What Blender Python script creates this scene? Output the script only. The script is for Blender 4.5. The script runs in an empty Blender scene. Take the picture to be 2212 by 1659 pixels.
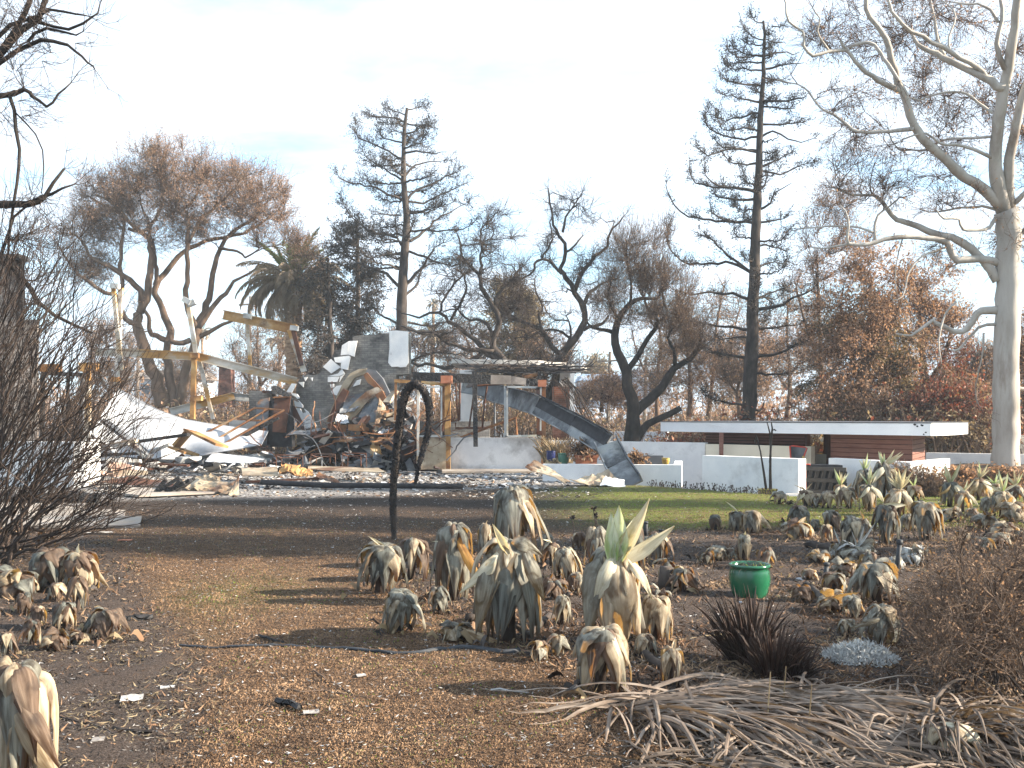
import bpy, math, random
import numpy as np
from mathutils import Vector, Matrix, Euler

sc = bpy.context.scene
COL = sc.collection
R = math.radians
F = 2125.0            # focal length in units of a 2212 px wide picture
CAMZ = 1.6

# ---------------------------------------------------------------- camera
cam = bpy.data.cameras.new('camera')
cam.sensor_width = 36.0
cam.lens = 36.0 * F / 2212.0
cam.shift_y = 73.5 / 2212.0
cam.clip_start = 0.1
cam.clip_end = 4000
camo = bpy.data.objects.new('camera', cam)
camo.location = (0, 0, CAMZ)
camo.rotation_euler = (R(90), 0, 0)
COL.objects.link(camo)
sc.camera = camo

# ---------------------------------------------------------------- light
SUN_EL, SUN_AZ = 23.0, 6.0     # azimuth: degrees from +X towards the camera side
sdir = Vector((math.cos(R(SUN_EL)) * math.cos(R(SUN_AZ)), -math.cos(R(SUN_EL)) * math.sin(R(SUN_AZ)), math.sin(R(SUN_EL))))
sl = bpy.data.lights.new('sun', 'SUN')
sl.energy = 5.0
sl.angle = R(0.55)
sl.color = (1.0, 0.86, 0.69)
so = bpy.data.objects.new('sun', sl)
so.rotation_euler = sdir.to_track_quat('Z', 'Y').to_euler()
so.location = (40, -6, 20)
COL.objects.link(so)

world = bpy.data.worlds.new('World')
sc.world = world
world.use_nodes = True
wn, wl = world.node_tree.nodes, world.node_tree.links
wn.clear()
w_out = wn.new('ShaderNodeOutputWorld')
w_bg = wn.new('ShaderNodeBackground')
w_bg.inputs['Strength'].default_value = 0.078
sky = wn.new('ShaderNodeTexSky')
sky.sky_type = 'NISHITA'
sky.sun_disc = False
sky.sun_elevation = R(SUN_EL)
sky.sun_rotation = R(90 + SUN_AZ)
sky.air_density = 1.0
sky.dust_density = 1.6
sky.ozone_density = 2.0
tc = wn.new('ShaderNodeTexCoord')
sep = wn.new('ShaderNodeSeparateXYZ')
wl.new(tc.outputs['Generated'], sep.inputs[0])
add = wn.new('ShaderNodeMath'); add.operation = 'ADD'; add.inputs[1].default_value = 0.22
wl.new(sep.outputs['Z'], add.inputs[0])
mx = wn.new('ShaderNodeMath'); mx.operation = 'MAXIMUM'; mx.inputs[1].default_value = 0.12
wl.new(add.outputs[0], mx.inputs[0])
dx = wn.new('ShaderNodeMath'); dx.operation = 'DIVIDE'
dy = wn.new('ShaderNodeMath'); dy.operation = 'DIVIDE'
wl.new(sep.outputs['X'], dx.inputs[0]); wl.new(mx.outputs[0], dx.inputs[1])
wl.new(sep.outputs['Y'], dy.inputs[0]); wl.new(mx.outputs[0], dy.inputs[1])
cmb = wn.new('ShaderNodeCombineXYZ')
wl.new(dx.outputs[0], cmb.inputs['X']); wl.new(dy.outputs[0], cmb.inputs['Y'])
mp = wn.new('ShaderNodeMapping')
mp.inputs['Rotation'].default_value = (0, 0, R(14))
mp.inputs['Scale'].default_value = (0.8, 2.0, 1)
mp.inputs['Location'].default_value = (3.1, 7.4, 0)
wl.new(cmb.outputs[0], mp.inputs[0])
cn = wn.new('ShaderNodeTexNoise')
cn.inputs['Scale'].default_value = 1.5
cn.inputs['Detail'].default_value = 7
cn.inputs['Roughness'].default_value = 0.58
cn.inputs['Distortion'].default_value = 0.35
wl.new(mp.outputs[0], cn.inputs['Vector'])
cr = wn.new('ShaderNodeValToRGB')
cr.color_ramp.elements[0].position = 0.34
cr.color_ramp.elements[0].color = (0.42, 0.42, 0.42, 1)
cr.color_ramp.elements[1].position = 0.54
cr.color_ramp.elements[1].color = (0.96, 0.96, 0.96, 1)
wl.new(cn.outputs['Fac'], cr.inputs[0])
# thin veil that thickens towards the horizon
vr = wn.new('ShaderNodeMapRange')
vr.inputs['From Min'].default_value = 0.02
vr.inputs['From Max'].default_value = 0.46
vr.inputs['To Min'].default_value = 0.82
vr.inputs['To Max'].default_value = 0.05
wl.new(sep.outputs['Z'], vr.inputs['Value'])
vm = wn.new('ShaderNodeMath'); vm.operation = 'MAXIMUM'
wl.new(cr.outputs[0], vm.inputs[0]); wl.new(vr.outputs[0], vm.inputs[1])
wm = wn.new('ShaderNodeMix'); wm.data_type = 'RGBA'
wl.new(vm.outputs[0], wm.inputs[0])
tint = wn.new('ShaderNodeMix'); tint.data_type = 'RGBA'; tint.blend_type = 'MULTIPLY'
tint.inputs[0].default_value = 1.0
wl.new(sky.outputs[0], tint.inputs[6])
tint.inputs[7].default_value = (.80, 1.5, 1.7, 1)
wl.new(tint.outputs[2], wm.inputs[6])
wm.inputs[7].default_value = (4.4, 5.0, 5.7, 1)
wl.new(wm.outputs[2], w_bg.inputs['Color'])
wl.new(w_bg.outputs[0], w_out.inputs[0])

sc.view_settings.view_transform = 'Standard'
sc.view_settings.look = 'None'
sc.view_settings.gamma = 1.0
sc.view_settings.use_curve_mapping = False
sc.view_settings.exposure = 1.85
sc.render.engine = 'CYCLES'
cy = sc.cycles
cy.max_bounces = 5
cy.diffuse_bounces = 3
cy.glossy_bounces = 2
cy.transmission_bounces = 3
cy.transparent_max_bounces = 4
cy.use_denoising = True
cy.use_adaptive_sampling = True
cy.adaptive_threshold = 0.02
cy.caustics_reflective = False
cy.caustics_refractive = False
try:
    cy.denoiser = 'OPENIMAGEDENOISE'
    cy.denoising_prefilter = 'ACCURATE'
except Exception:
    pass

# ---------------------------------------------------------------- helpers
def P(u, v, Y):
    """pixel of the 2212 px picture at distance Y -> world point"""
    return np.array(((u - 1106.0) / F * Y, Y, CAMZ - (v - 903.0) / F * Y))

def crop(ox, oy, s):
    f = lambda x, y: ((ox + x * s) * 0.8848, (oy + y * s) * 0.8848)
    f.k = s * .8848          # crop pixels -> picture pixels
    return f
C1 = crop(100, 320, .4098)
C2 = crop(780, 230, .4218)
C3 = crop(1000, 430, .4039)
C4 = crop(1600, 0, .3375)
C5 = crop(1600, 500, .3375)
C6 = crop(1880, 0, .3375)
C7 = crop(1950, 450, .4218)
CL = crop(0, 600, .4219)
CR = crop(500, 700, .3315)
CH = crop(900, 700, .3316)

def sstep(a, b, x):
    t = np.clip((x - a) / (b - a), 0, 1)
    return t * t * (3 - 2 * t)

def vnoise(x, y, seed):
    """smooth value noise on arrays"""
    xi = np.floor(x).astype(np.int64); yi = np.floor(y).astype(np.int64)
    fx = x - xi; fy = y - yi
    fx = fx * fx * (3 - 2 * fx); fy = fy * fy * (3 - 2 * fy)
    def h(a, b):
        n = (a * 374761393 + b * 668265263 + seed * 974711) & 0x7fffffff
        n = ((n ^ (n >> 13)) * 1274126177) & 0x7fffffff
        return ((n ^ (n >> 16)) & 0xffff) / 65535.0
    return (h(xi, yi) * (1 - fx) + h(xi + 1, yi) * fx) * (1 - fy) + (h(xi, yi + 1) * (1 - fx) + h(xi + 1, yi + 1) * fx) * fy

def fbm(x, y, seed, oct=4):
    t = 0; a = .5
    for i in range(oct):
        t = t + a * (vnoise(x, y, seed + i) - .5) * 2
        x = x * 2.03 + 11.3; y = y * 2.03 + 5.7; a *= .5
    return t

CRX = np.array([-99, 1.5, 2.76, 4.93, 6.3, 8.0, 12.0, 99.0])
CRY = np.array([60., 27.0, 23.6, 21.0, 19.6, 19.8, 20.3, 20.3])
def gz0(x, y):
    x = np.asarray(x, float); y = np.asarray(y, float)
    yc = np.interp(x, CRX, CRY)
    amp = .95 * sstep(1.5, 5, x) * (1 - sstep(12.5, 16, x))
    z = -amp * sstep(0, 3.2, y - yc)
    z = z - .10 * sstep(1.0, 4.5, x) * sstep(8, 12, y) * (1 - sstep(15, 18, y)) * 0
    return z
def gz(x, y):
    x = np.asarray(x, float); y = np.asarray(y, float)
    z = gz0(x, y)
    near = 1 - sstep(30, 45, y)
    z = z + near * (.022 * fbm(x * .5, y * .5, 3, 3) + .012 * fbm(x * 2.2, y * 2.2, 9, 2))
    # a little heave under the planting bed
    bx = (x - .35) / 1.5; by = (y - 8.2) / 3.0
    z = z + .05 * np.exp(-(bx * bx + by * by))
    return z
def G(u, v):
    """ground point seen at a pixel (flat part)"""
    Y = CAMZ * F / (v - 903.0)
    x = (u - 1106.0) / F * Y
    return np.array((x, Y, float(gz(x, Y))))

class MB:
    """collects geometry and links it as ONE mesh object"""
    def __init__(s):
        s.V = []; s.n = 0; s.Fs = []; s.uv = None
    def add(s, V, faces, m=0):
        V = np.asarray(V, float).reshape(-1, 3)
        for f in faces:
            f = np.asarray(f, np.int64)
            if f.ndim == 1: f = f[None]
            s.Fs.append((f + s.n, m))
        s.V.append(V); s.n += len(V)
        return s
    def box(s, c, size, rot=None, m=0, jit=0, rng=None):
        h = np.array(size, float) / 2
        V = np.array([(x, y, z) for x in (-1, 1) for y in (-1, 1) for z in (-1, 1)], float) * h
        if jit: V = V + (rng or np.random).normal(0, jit, V.shape)
        if rot is not None: V = V @ np.array(rot).T
        s.add(V + np.array(c, float), [[(0, 1, 3, 2), (4, 6, 7, 5), (0, 4, 5, 1), (2, 3, 7, 6), (0, 2, 6, 4), (1, 5, 7, 3)]], m)
        return s
    def bar(s, a, b, w, h, up=(0, 0, 1), m=0, w2=None, h2=None):
        """rectangular bar from a to b: w across, h along up"""
        a = np.array(a, float); b = np.array(b, float)
        d = b - a; L = np.linalg.norm(d); d = d / L
        up = np.array(up, float); sd = np.cross(d, up)
        if np.linalg.norm(sd) < 1e-4: sd = np.cross(d, (0, 1, 0))
        sd /= np.linalg.norm(sd); u = np.cross(sd, d)
        w2 = w if w2 is None else w2; h2 = h if h2 is None else h2
        V = []
        for (p, ww, hh) in ((a, w, h), (b, w2, h2)):
            for (i, j) in ((-1, -1), (1, -1), (1, 1), (-1, 1)):
                V.append(p + sd * i * ww / 2 + u * j * hh / 2)
        s.add(V, [[(3, 2, 1, 0), (4, 5, 6, 7), (0, 1, 5, 4), (1, 2, 6, 5), (2, 3, 7, 6), (3, 0, 4, 7)]], m)
        return s
    def tube(s, pts, rad, k=6, m=0, cap=True, jit=0, rng=None):
        pts = np.asarray(pts, float); n = len(pts)
        rad = np.broadcast_to(np.asarray(rad, float), (n,))
        t = np.gradient(pts, axis=0); t /= np.linalg.norm(t, axis=1, keepdims=True) + 1e-9
        ref = np.array((0.31, 0.87, 0.38)) if abs(t[:, 1]).mean() < .75 else np.array((.9, .1, .42))
        a = np.cross(t, ref); a /= np.linalg.norm(a, axis=1, keepdims=True) + 1e-9
        b = np.cross(t, a)
        th = np.arange(k) * 2 * np.pi / k
        rr = rad[:, None, None]
        if jit: rr = rr * (1 + (rng or np.random).normal(0, jit, (n, k, 1)))
        V = pts[:, None] + rr * (np.cos(th)[None, :, None] * a[:, None] + np.sin(th)[None, :, None] * b[:, None])
        i = np.arange(n - 1)[:, None] * k; j = np.arange(k)[None]; j2 = (j + 1) % k
        q = np.stack((i + j, i + j2, i + k + j2, i + k + j), -1).reshape(-1, 4)
        fs = [q]
        if cap: fs += [np.arange(k)[::-1], np.arange(k) + (n - 1) * k]
        s.add(V.reshape(-1, 3), fs, m)
        return s
    def segs(s, A, B, ra, rb, m=0):
        """many thin 3-sided twigs at once"""
        A = np.asarray(A, float); B = np.asarray(B, float); N = len(A)
        if not N: return s
        d = B - A; d /= np.linalg.norm(d, axis=1, keepdims=True) + 1e-9
        ref = np.where(np.abs(d[:, 2:3]) > .9, np.array([[1., 0, 0]]), np.array([[0., 0, 1]]))
        a = np.cross(d, ref); a /= np.linalg.norm(a, axis=1, keepdims=True) + 1e-9
        b = np.cross(d, a)
        ra = np.broadcast_to(np.asarray(ra, float), (N,))[:, None]; rb = np.broadcast_to(np.asarray(rb, float), (N,))[:, None]
        V = np.empty((N, 6, 3))
        for i in range(3):
            t = i * 2 * math.pi / 3; o = math.cos(t) * a + math.sin(t) * b
            V[:, i] = A + o * ra; V[:, 3 + i] = B + o * rb
        base = (np.arange(N) * 6)[:, None]
        q = np.concatenate([base + np.array((i, (i + 1) % 3, 3 + (i + 1) % 3, 3 + i)) for i in range(3)])
        s.add(V.reshape(-1, 3), [q], m)
        return s
    def leaves(s, C, size, rng, aspect=.4, droop=0.0, m=0):
        """many small leaf quads (kite shaped) at random angles"""
        C = np.asarray(C, float); N = len(C)
        if not N: return s
        d = rng.normal(0, 1, (N, 3)); d[:, 2] -= droop * 1.6
        d /= np.linalg.norm(d, axis=1, keepdims=True)
        e = np.cross(d, rng.normal(0, 1, (N, 3))); e /= np.linalg.norm(e, axis=1, keepdims=True) + 1e-9
        sz = (size * rng.uniform(.55, 1.25, N))[:, None]
        nrm = np.cross(d, e)
        V = np.stack((C, C + d * sz * .5 + e * sz * aspect * .5 + nrm * sz * .08, C + d * sz, C + d * sz * .5 - e * sz * aspect * .5), 1)
        s.add(V.reshape(-1, 3), [(np.arange(N) * 4)[:, None] + np.arange(4)], m)
        return s
    def prism(s, poly, ext, m=0):
        """flat polygon (3D points) extruded by a vector"""
        p = np.asarray(poly, float); n = len(p); e = np.array(ext, float)
        V = np.concatenate((p, p + e))
        fs = [np.arange(n), np.arange(n)[::-1] + n]
        fs += [np.array([(i, i + n, (i + 1) % n + n, (i + 1) % n) for i in range(n)])]
        s.add(V, fs, m)
        return s
    def lathe(s, prof, c, k=24, m=0, close=True):
        prof = np.asarray(prof, float); n = len(prof)
        th = np.arange(k) * 2 * np.pi / k
        V = np.stack((prof[:, 0:1] * np.cos(th), prof[:, 0:1] * np.sin(th), np.repeat(prof[:, 1:2], k, 1)), -1) + np.array(c, float)
        i = np.arange(n - 1)[:, None] * k; j = np.arange(k)[None]; j2 = (j + 1) % k
        s.add(V.reshape(-1, 3), [np.stack((i + j, i + j2, i + k + j2, i + k + j), -1).reshape(-1, 4)], m)
        return s
    def sheet(s, A, B, Cc, D, nu, nv, amp, seed, th=.012, m=0, fold=0.0, freq=1.4, bow=0.0):
        """crumpled thin sheet between four corners (A-B bottom, D-C top), with thickness"""
        rng = np.random.default_rng(seed)
        A, B, Cc, D = [np.asarray(p, float) for p in (A, B, Cc, D)]
        u = np.linspace(0, 1, nu + 1); v = np.linspace(0, 1, nv + 1)
        U, Vv = np.meshgrid(u, v)
        p = ((1 - U) * (1 - Vv))[..., None] * A + (U * (1 - Vv))[..., None] * B + (U * Vv)[..., None] * Cc + ((1 - U) * Vv)[..., None] * D
        nrm = np.cross(B - A, D - A); nrm /= np.linalg.norm(nrm) + 1e-9
        LA = np.linalg.norm(B - A); LB = np.linalg.norm(D - A)
        n1 = fbm(U * LA * freq, Vv * LB * freq, seed * 7 + 1, 3)
        n1 = np.abs(n1) * 1.6 - .3          # ridged folds
        p = p + (amp * n1 + fold * np.sin(U * 7 + rng.uniform(0, 6)) * np.sin(Vv * 3 + 1) + bow * 4 * U * (1 - U))[..., None] * nrm
        p = p + rng.normal(0, amp * .12, p.shape)
        W = nu + 1
        top = p.reshape(-1, 3); bot = top - nrm * th
        i = np.arange(nv)[:, None] * W + np.arange(nu)[None]
        q = np.stack((i, i + 1, i + W + 1, i + W), -1).reshape(-1, 4)
        Nn = len(top)
        edge = list(range(0, nu)) + [k * W + nu for k in range(nv)] + [nv * W + nu - k for k in range(nu)] + [(nv - k) * W for k in range(nv)]
        eq = np.array([(edge[k], edge[k] + Nn, edge[(k + 1) % len(edge)] + Nn, edge[(k + 1) % len(edge)]) for k in range(len(edge))])
        s.add(np.concatenate((top, bot)), [q, q[:, ::-1] + Nn, eq], m)
        return s
    def mesh(s, name, mats, smooth=False):
        me = bpy.data.meshes.new(name)
        V = np.concatenate(s.V) if s.V else np.zeros((0, 3))
        me.vertices.add(len(V)); me.vertices.foreach_set('co', V.ravel())
        loops = np.concatenate([f.ravel() for f, m in s.Fs]); 
        cnt = np.concatenate([np.full(len(f), f.shape[1]) for f, m in s.Fs])
        mi = np.concatenate([np.full(len(f), m) for f, m in s.Fs])
        me.loops.add(len(loops)); me.loops.foreach_set('vertex_index', loops.astype(np.int32))
        me.polygons.add(len(cnt))
        st = np.concatenate(([0], np.cumsum(cnt)[:-1])).astype(np.int32)
        me.polygons.foreach_set('loop_start', st)
        try: me.polygons.foreach_set('loop_total', cnt.astype(np.int32))
        except Exception: pass
        if not isinstance(mats, (list, tuple)): mats = [mats]
        for m in mats: me.materials.append(m)
        me.polygons.foreach_set('material_index', mi.astype(np.int32))
        me.polygons.foreach_set('use_smooth', np.full(len(cnt), bool(smooth)))
        me.update(calc_edges=True)
        me.validate()
        return me
    def build(s, name, mats, parent=None, smooth=False):
        """geometry is in world coordinates; under a parent it is shifted to the parent's space"""
        o = bpy.data.objects.new(name, s.mesh(name, mats, smooth))
        COL.objects.link(o)
        if parent is not None:
            o.parent = parent
            off = Vector((0, 0, 0)); q = parent
            while q is not None:
                off += q.location; q = q.parent
            o.location = -off
        return o

def tag(o, label=None, cat=None, group=None, kind=None):
    if label: o['label'] = label
    if cat: o['category'] = cat
    if group: o['group'] = group
    if kind: o['kind'] = kind
    return o
def thing(name, label, cat, loc, group=None):
    o = bpy.data.objects.new(name, None)
    o.empty_display_size = .2
    COL.objects.link(o)
    o.location = [float(c) for c in loc]
    return tag(o, label, cat, group)
def recenter(o):
    """put a one-mesh thing's origin at the bottom centre of its mesh"""
    me = o.data; n = len(me.vertices)
    co = np.empty(n * 3); me.vertices.foreach_get('co', co); co = co.reshape(-1, 3)
    c = np.array(((co[:, 0].min() + co[:, 0].max()) / 2, (co[:, 1].min() + co[:, 1].max()) / 2, co[:, 2].min()))
    me.vertices.foreach_set('co', (co - c).ravel()); me.update()
    o.location = c
    return o
def solo(mb, name, mat, label, cat, group=None, smooth=False):
    return tag(recenter(mb.build(name, mat, None, smooth)), label, cat, group)
def yrot(a): c, s_ = math.cos(a), math.sin(a); return np.array(((c, 0, s_), (0, 1, 0), (-s_, 0, c)))
def zrot(a): c, s_ = math.cos(a), math.sin(a); return np.array(((c, -s_, 0), (s_, c, 0), (0, 0, 1)))
def xrot(a): c, s_ = math.cos(a), math.sin(a); return np.array(((1, 0, 0), (0, c, -s_), (0, s_, c)))

# ---------------------------------------------------------------- materials
def M(name, stops, scale=4.0, detail=6.0, rough=.8, bump=.0, bscale=None, spec=.25, stretch=(1, 1, 1), rand=0.0,
      transl=None, metal=0.0, stain=None, stain_scale=1.0, stain_pos=(.5, .62), distort=0.0, crack=None, rgh=.6):
    """noise -> ramp base colour; optional big stain layer, per-object value shift, translucency, cracks"""
    m = bpy.data.materials.new(name); m.use_nodes = True
    n, l = m.node_tree.nodes, m.node_tree.links
    n.clear()
    out = n.new('ShaderNodeOutputMaterial'); b = n.new('ShaderNodeBsdfPrincipled')
    b.inputs['Roughness'].default_value = rough
    b.inputs['Metallic'].default_value = metal
    b.inputs['Specular IOR Level'].default_value = spec
    t = n.new('ShaderNodeTexCoord'); mpn = n.new('ShaderNodeMapping'); mpn.inputs['Scale'].default_value = stretch
    l.new(t.outputs['Object'], mpn.inputs[0])
    oi = n.new('ShaderNodeObjectInfo')
    no = n.new('ShaderNodeTexNoise'); no.noise_dimensions = '4D'
    no.inputs['Scale'].default_value = scale; no.inputs['Detail'].default_value = detail; no.inputs['Distortion'].default_value = distort
    no.inputs['Roughness'].default_value = rgh
    wmul = n.new('ShaderNodeMath'); wmul.operation = 'MULTIPLY'; wmul.inputs[1].default_value = 17.0
    l.new(oi.outputs['Random'], wmul.inputs[0]); l.new(wmul.outputs[0], no.inputs['W'])
    l.new(mpn.outputs[0], no.inputs['Vector'])
    rp = n.new('ShaderNodeValToRGB'); e = rp.color_ramp.elements
    while len(e) < len(stops): e.new(.5)
    for i, (p_, c_) in enumerate(stops):
        e[i].position = p_; e[i].color = (*c_, 1)
    l.new(no.outputs['Fac'], rp.inputs[0])
    colr = rp.outputs[0]
    if stain is not None:
        n2 = n.new('ShaderNodeTexNoise'); n2.noise_dimensions = '4D'
        n2.inputs['Scale'].default_value = stain_scale; n2.inputs['Detail'].default_value = 7; n2.inputs['Roughness'].default_value = .65
        l.new(wmul.outputs[0], n2.inputs['W']); l.new(mpn.outputs[0], n2.inputs['Vector'])
        r2 = n.new('ShaderNodeMapRange'); r2.inputs['From Min'].default_value = stain_pos[0]; r2.inputs['From Max'].default_value = stain_pos[1]
        l.new(n2.outputs['Fac'], r2.inputs['Value'])
        mxn = n.new('ShaderNodeMix'); mxn.data_type = 'RGBA'
        l.new(r2.outputs[0], mxn.inputs[0]); l.new(colr, mxn.inputs[6]); mxn.inputs[7].default_value = (*stain, 1)
        colr = mxn.outputs[2]
    hgt = no.outputs['Fac']
    if crack is not None:
        vo = n.new('ShaderNodeTexVoronoi'); vo.feature = 'DISTANCE_TO_EDGE'; vo.inputs['Scale'].default_value = crack
        l.new(mpn.outputs[0], vo.inputs['Vector'])
        r3 = n.new('ShaderNodeMapRange'); r3.inputs['From Max'].default_value = .09
        l.new(vo.outputs['Distance'], r3.inputs['Value'])
        mm = n.new('ShaderNodeMix'); mm.data_type = 'RGBA'; mm.blend_type = 'MULTIPLY'; mm.inputs[0].default_value = .75
        l.new(colr, mm.inputs[6]); l.new(r3.outputs[0], mm.inputs[7]); colr = mm.outputs[2]
        hgt = r3.outputs[0]
    if rand:
        hs = n.new('ShaderNodeHueSaturation')
        mr = n.new('ShaderNodeMapRange'); mr.inputs['To Min'].default_value = 1 - rand; mr.inputs['To Max'].default_value = 1 + rand
        l.new(oi.outputs['Random'], mr.inputs['Value']); l.new(mr.outputs[0], hs.inputs['Value'])
        l.new(colr, hs.inputs['Color']); colr = hs.outputs[0]
    l.new(colr, b.inputs['Base Color'])
    if bump:
        bp = n.new('ShaderNodeBump'); bp.inputs['Strength'].default_value = bump; bp.inputs['Distance'].default_value = .02
        if bscale:
            n3 = n.new('ShaderNodeTexNoise'); n3.inputs['Scale'].default_value = bscale; n3.inputs['Detail'].default_value = 5
            l.new(mpn.outputs[0], n3.inputs['Vector']); l.new(n3.outputs['Fac'], bp.inputs['Height'])
        else: l.new(hgt, bp.inputs['Height'])
        l.new(bp.outputs[0], b.inputs['Normal'])
    if transl is not None:
        tr = n.new('ShaderNodeBsdfTranslucent'); tr.inputs[0].default_value = (*transl[0], 1)
        ms = n.new('ShaderNodeMixShader'); ms.inputs[0].default_value = transl[1]
        l.new(b.outputs[0], ms.inputs[1]); l.new(tr.outputs[0], ms.inputs[2]); l.new(ms.outputs[0], out.inputs[0])
    else: l.new(b.outputs[0], out.inputs[0])
    return m

def leaf_mat(name, cols, dark, tr, trf, rand=.25, green=None, edge=None, dpos=(.48, .68), dmax=.85):
    """agave leaf: streaks along the leaf (UV.y), scorch patches, browned tip and rim"""
    m = bpy.data.materials.new(name); m.use_nodes = True
    n, l = m.node_tree.nodes, m.node_tree.links; n.clear()
    out = n.new('ShaderNodeOutputMaterial'); b = n.new('ShaderNodeBsdfPrincipled')
    b.inputs['Roughness'].default_value = .62; b.inputs['Specular IOR Level'].default_value = .25
    uv = n.new('ShaderNodeUVMap'); oi = n.new('ShaderNodeObjectInfo')
    wmul = n.new('ShaderNodeMath'); wmul.operation = 'MULTIPLY'; wmul.inputs[1].default_value = 41.0
    l.new(oi.outputs['Random'], wmul.inputs[0])
    def noise(sx, sy, det, dist=0.):
        mp_ = n.new('ShaderNodeMapping'); mp_.inputs['Scale'].default_value = (sx, sy, 1)
        l.new(uv.outputs[0], mp_.inputs[0])
        no = n.new('ShaderNodeTexNoise'); no.noise_dimensions = '4D'; no.inputs['Scale'].default_value = 1
        no.inputs['Detail'].default_value = det; no.inputs['Distortion'].default_value = dist
        l.new(mp_.outputs[0], no.inputs['Vector']); l.new(wmul.outputs[0], no.inputs['W'])
        return no.outputs['Fac']
    rp = n.new('ShaderNodeValToRGB'); e = rp.color_ramp.elements
    while len(e) < len(cols): e.new(.5)
    for i, c in enumerate(cols):
        e[i].position = .28 + .44 * i / (len(cols) - 1); e[i].color = (*c, 1)
    l.new(noise(9, 2.2, 5), rp.inputs[0]); col = rp.outputs[0]
    mr = n.new('ShaderNodeMapRange'); mr.inputs['From Min'].default_value = dpos[0]; mr.inputs['From Max'].default_value = dpos[1]
    mr.inputs['To Max'].default_value = dmax
    l.new(noise(2.6, 4.5, 6, .6), mr.inputs['Value'])
    mx_ = n.new('ShaderNodeMix'); mx_.data_type = 'RGBA'; l.new(mr.outputs[0], mx_.inputs[0]); l.new(col, mx_.inputs[6]); mx_.inputs[7].default_value = (*dark, 1)
    col = mx_.outputs[2]
    sp = n.new('ShaderNodeSeparateXYZ'); l.new(uv.outputs[0], sp.inputs[0])
    if green is not None:
        g = n.new('ShaderNodeMapRange'); g.inputs['From Min'].default_value = .55; g.inputs['From Max'].default_value = .12
        l.new(sp.outputs['Y'], g.inputs['Value'])
        a_ = n.new('ShaderNodeMath'); a_.operation = 'MULTIPLY'
        gm = n.new('ShaderNodeMapRange'); gm.inputs['From Min'].default_value = .36; gm.inputs['From Max'].default_value = .52
        l.new(noise(2.0, 2.5, 2), gm.inputs['Value'])
        l.new(g.outputs[0], a_.inputs[0]); l.new(gm.outputs[0], a_.inputs[1])
        mg = n.new('ShaderNodeMix'); mg.data_type = 'RGBA'; l.new(a_.outputs[0], mg.inputs[0]); l.new(col, mg.inputs[6]); mg.inputs[7].default_value = (*green, 1)
        col = mg.outputs[2]
    # browned rim: |2x-1| near 1
    ab = n.new('ShaderNodeMath'); ab.operation = 'MULTIPLY_ADD'; ab.inputs[1].default_value = 2; ab.inputs[2].default_value = -1
    l.new(sp.outputs['X'], ab.inputs[0])
    ab2 = n.new('ShaderNodeMath'); ab2.operation = 'ABSOLUTE'; l.new(ab.outputs[0], ab2.inputs[0])
    er = n.new('ShaderNodeMapRange'); er.inputs['From Min'].default_value = .8; er.inputs['From Max'].default_value = 1.0; er.inputs['To Max'].default_value = .55
    l.new(ab2.outputs[0], er.inputs['Value'])
    tp = n.new('ShaderNodeMapRange'); tp.inputs['From Min'].default_value = .86; tp.inputs['From Max'].default_value = 1.0; tp.inputs['To Max'].default_value = .7
    l.new(sp.outputs['Y'], tp.inputs['Value'])
    em = n.new('ShaderNodeMath'); em.operation = 'MAXIMUM'; l.new(er.outputs[0], em.inputs[0]); l.new(tp.outputs[0], em.inputs[1])
    me_ = n.new('ShaderNodeMix'); me_.data_type = 'RGBA'; l.new(em.outputs[0], me_.inputs[0]); l.new(col, me_.inputs[6]); me_.inputs[7].default_value = (*(edge or dark), 1)
    col = me_.outputs[2]
    hs = n.new('ShaderNodeHueSaturation')
    vr_ = n.new('ShaderNodeMapRange'); vr_.inputs['To Min'].default_value = 1 - rand; vr_.inputs['To Max'].default_value = 1 + rand
    l.new(oi.outputs['Random'], vr_.inputs['Value']); l.new(vr_.outputs[0], hs.inputs['Value'])
    l.new(col, hs.inputs['Color']); col = hs.outputs[0]
    l.new(col, b.inputs['Base Color'])
    bp = n.new('ShaderNodeBump'); bp.inputs['Strength'].default_value = .35; bp.inputs['Distance'].default_value = .006
    l.new(noise(26, 1.5, 4), bp.inputs['Height']); l.new(bp.outputs[0], b.inputs['Normal'])
    trn = n.new('ShaderNodeBsdfTranslucent'); trn.inputs[0].default_value = (*tr, 1)
    ms = n.new('ShaderNodeMixShader'); ms.inputs[0].default_value = trf
    l.new(b.outputs[0], ms.inputs[1]); l.new(trn.outputs[0], ms.inputs[2]); l.new(ms.outputs[0], out.inputs[0])
    return m

MT = {}
MT['grey'] = leaf_mat('agave_grey', [(0.114, 0.117, 0.096), (0.229, 0.226, 0.186), (0.381, 0.365, 0.298)], (.035, .032, .028), (.60, .33, .09), .22, dpos=(.44, .62))
MT['dark'] = leaf_mat('agave_charcoal', [(0.050, 0.055, 0.049), (0.122, 0.130, 0.113), (0.230, 0.223, 0.187)], (.02, .019, .018), (.45, .24, .07), .18, dpos=(.44, .62))
MT['tan'] = leaf_mat('agave_tan', [(0.195, 0.161, 0.110), (0.374, 0.314, 0.219), (0.538, 0.459, 0.344)], (.075, .052, .033), (.72, .40, .10), .26, dpos=(.47, .66))
MT['brown'] = leaf_mat('agave_brown', [(0.051, 0.037, 0.027), (0.118, 0.082, 0.059), (0.221, 0.168, 0.120)], (.025, .019, .016), (.6, .28, .07), .22, dpos=(.44, .62))
MT['cream'] = leaf_mat('agave_cream', [(.42, .38, .27), (.58, .54, .42), (.70, .67, .56)], (.28, .21, .11), (.80, .66, .34), .28, rand=.12, dpos=(.54, .74))
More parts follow.
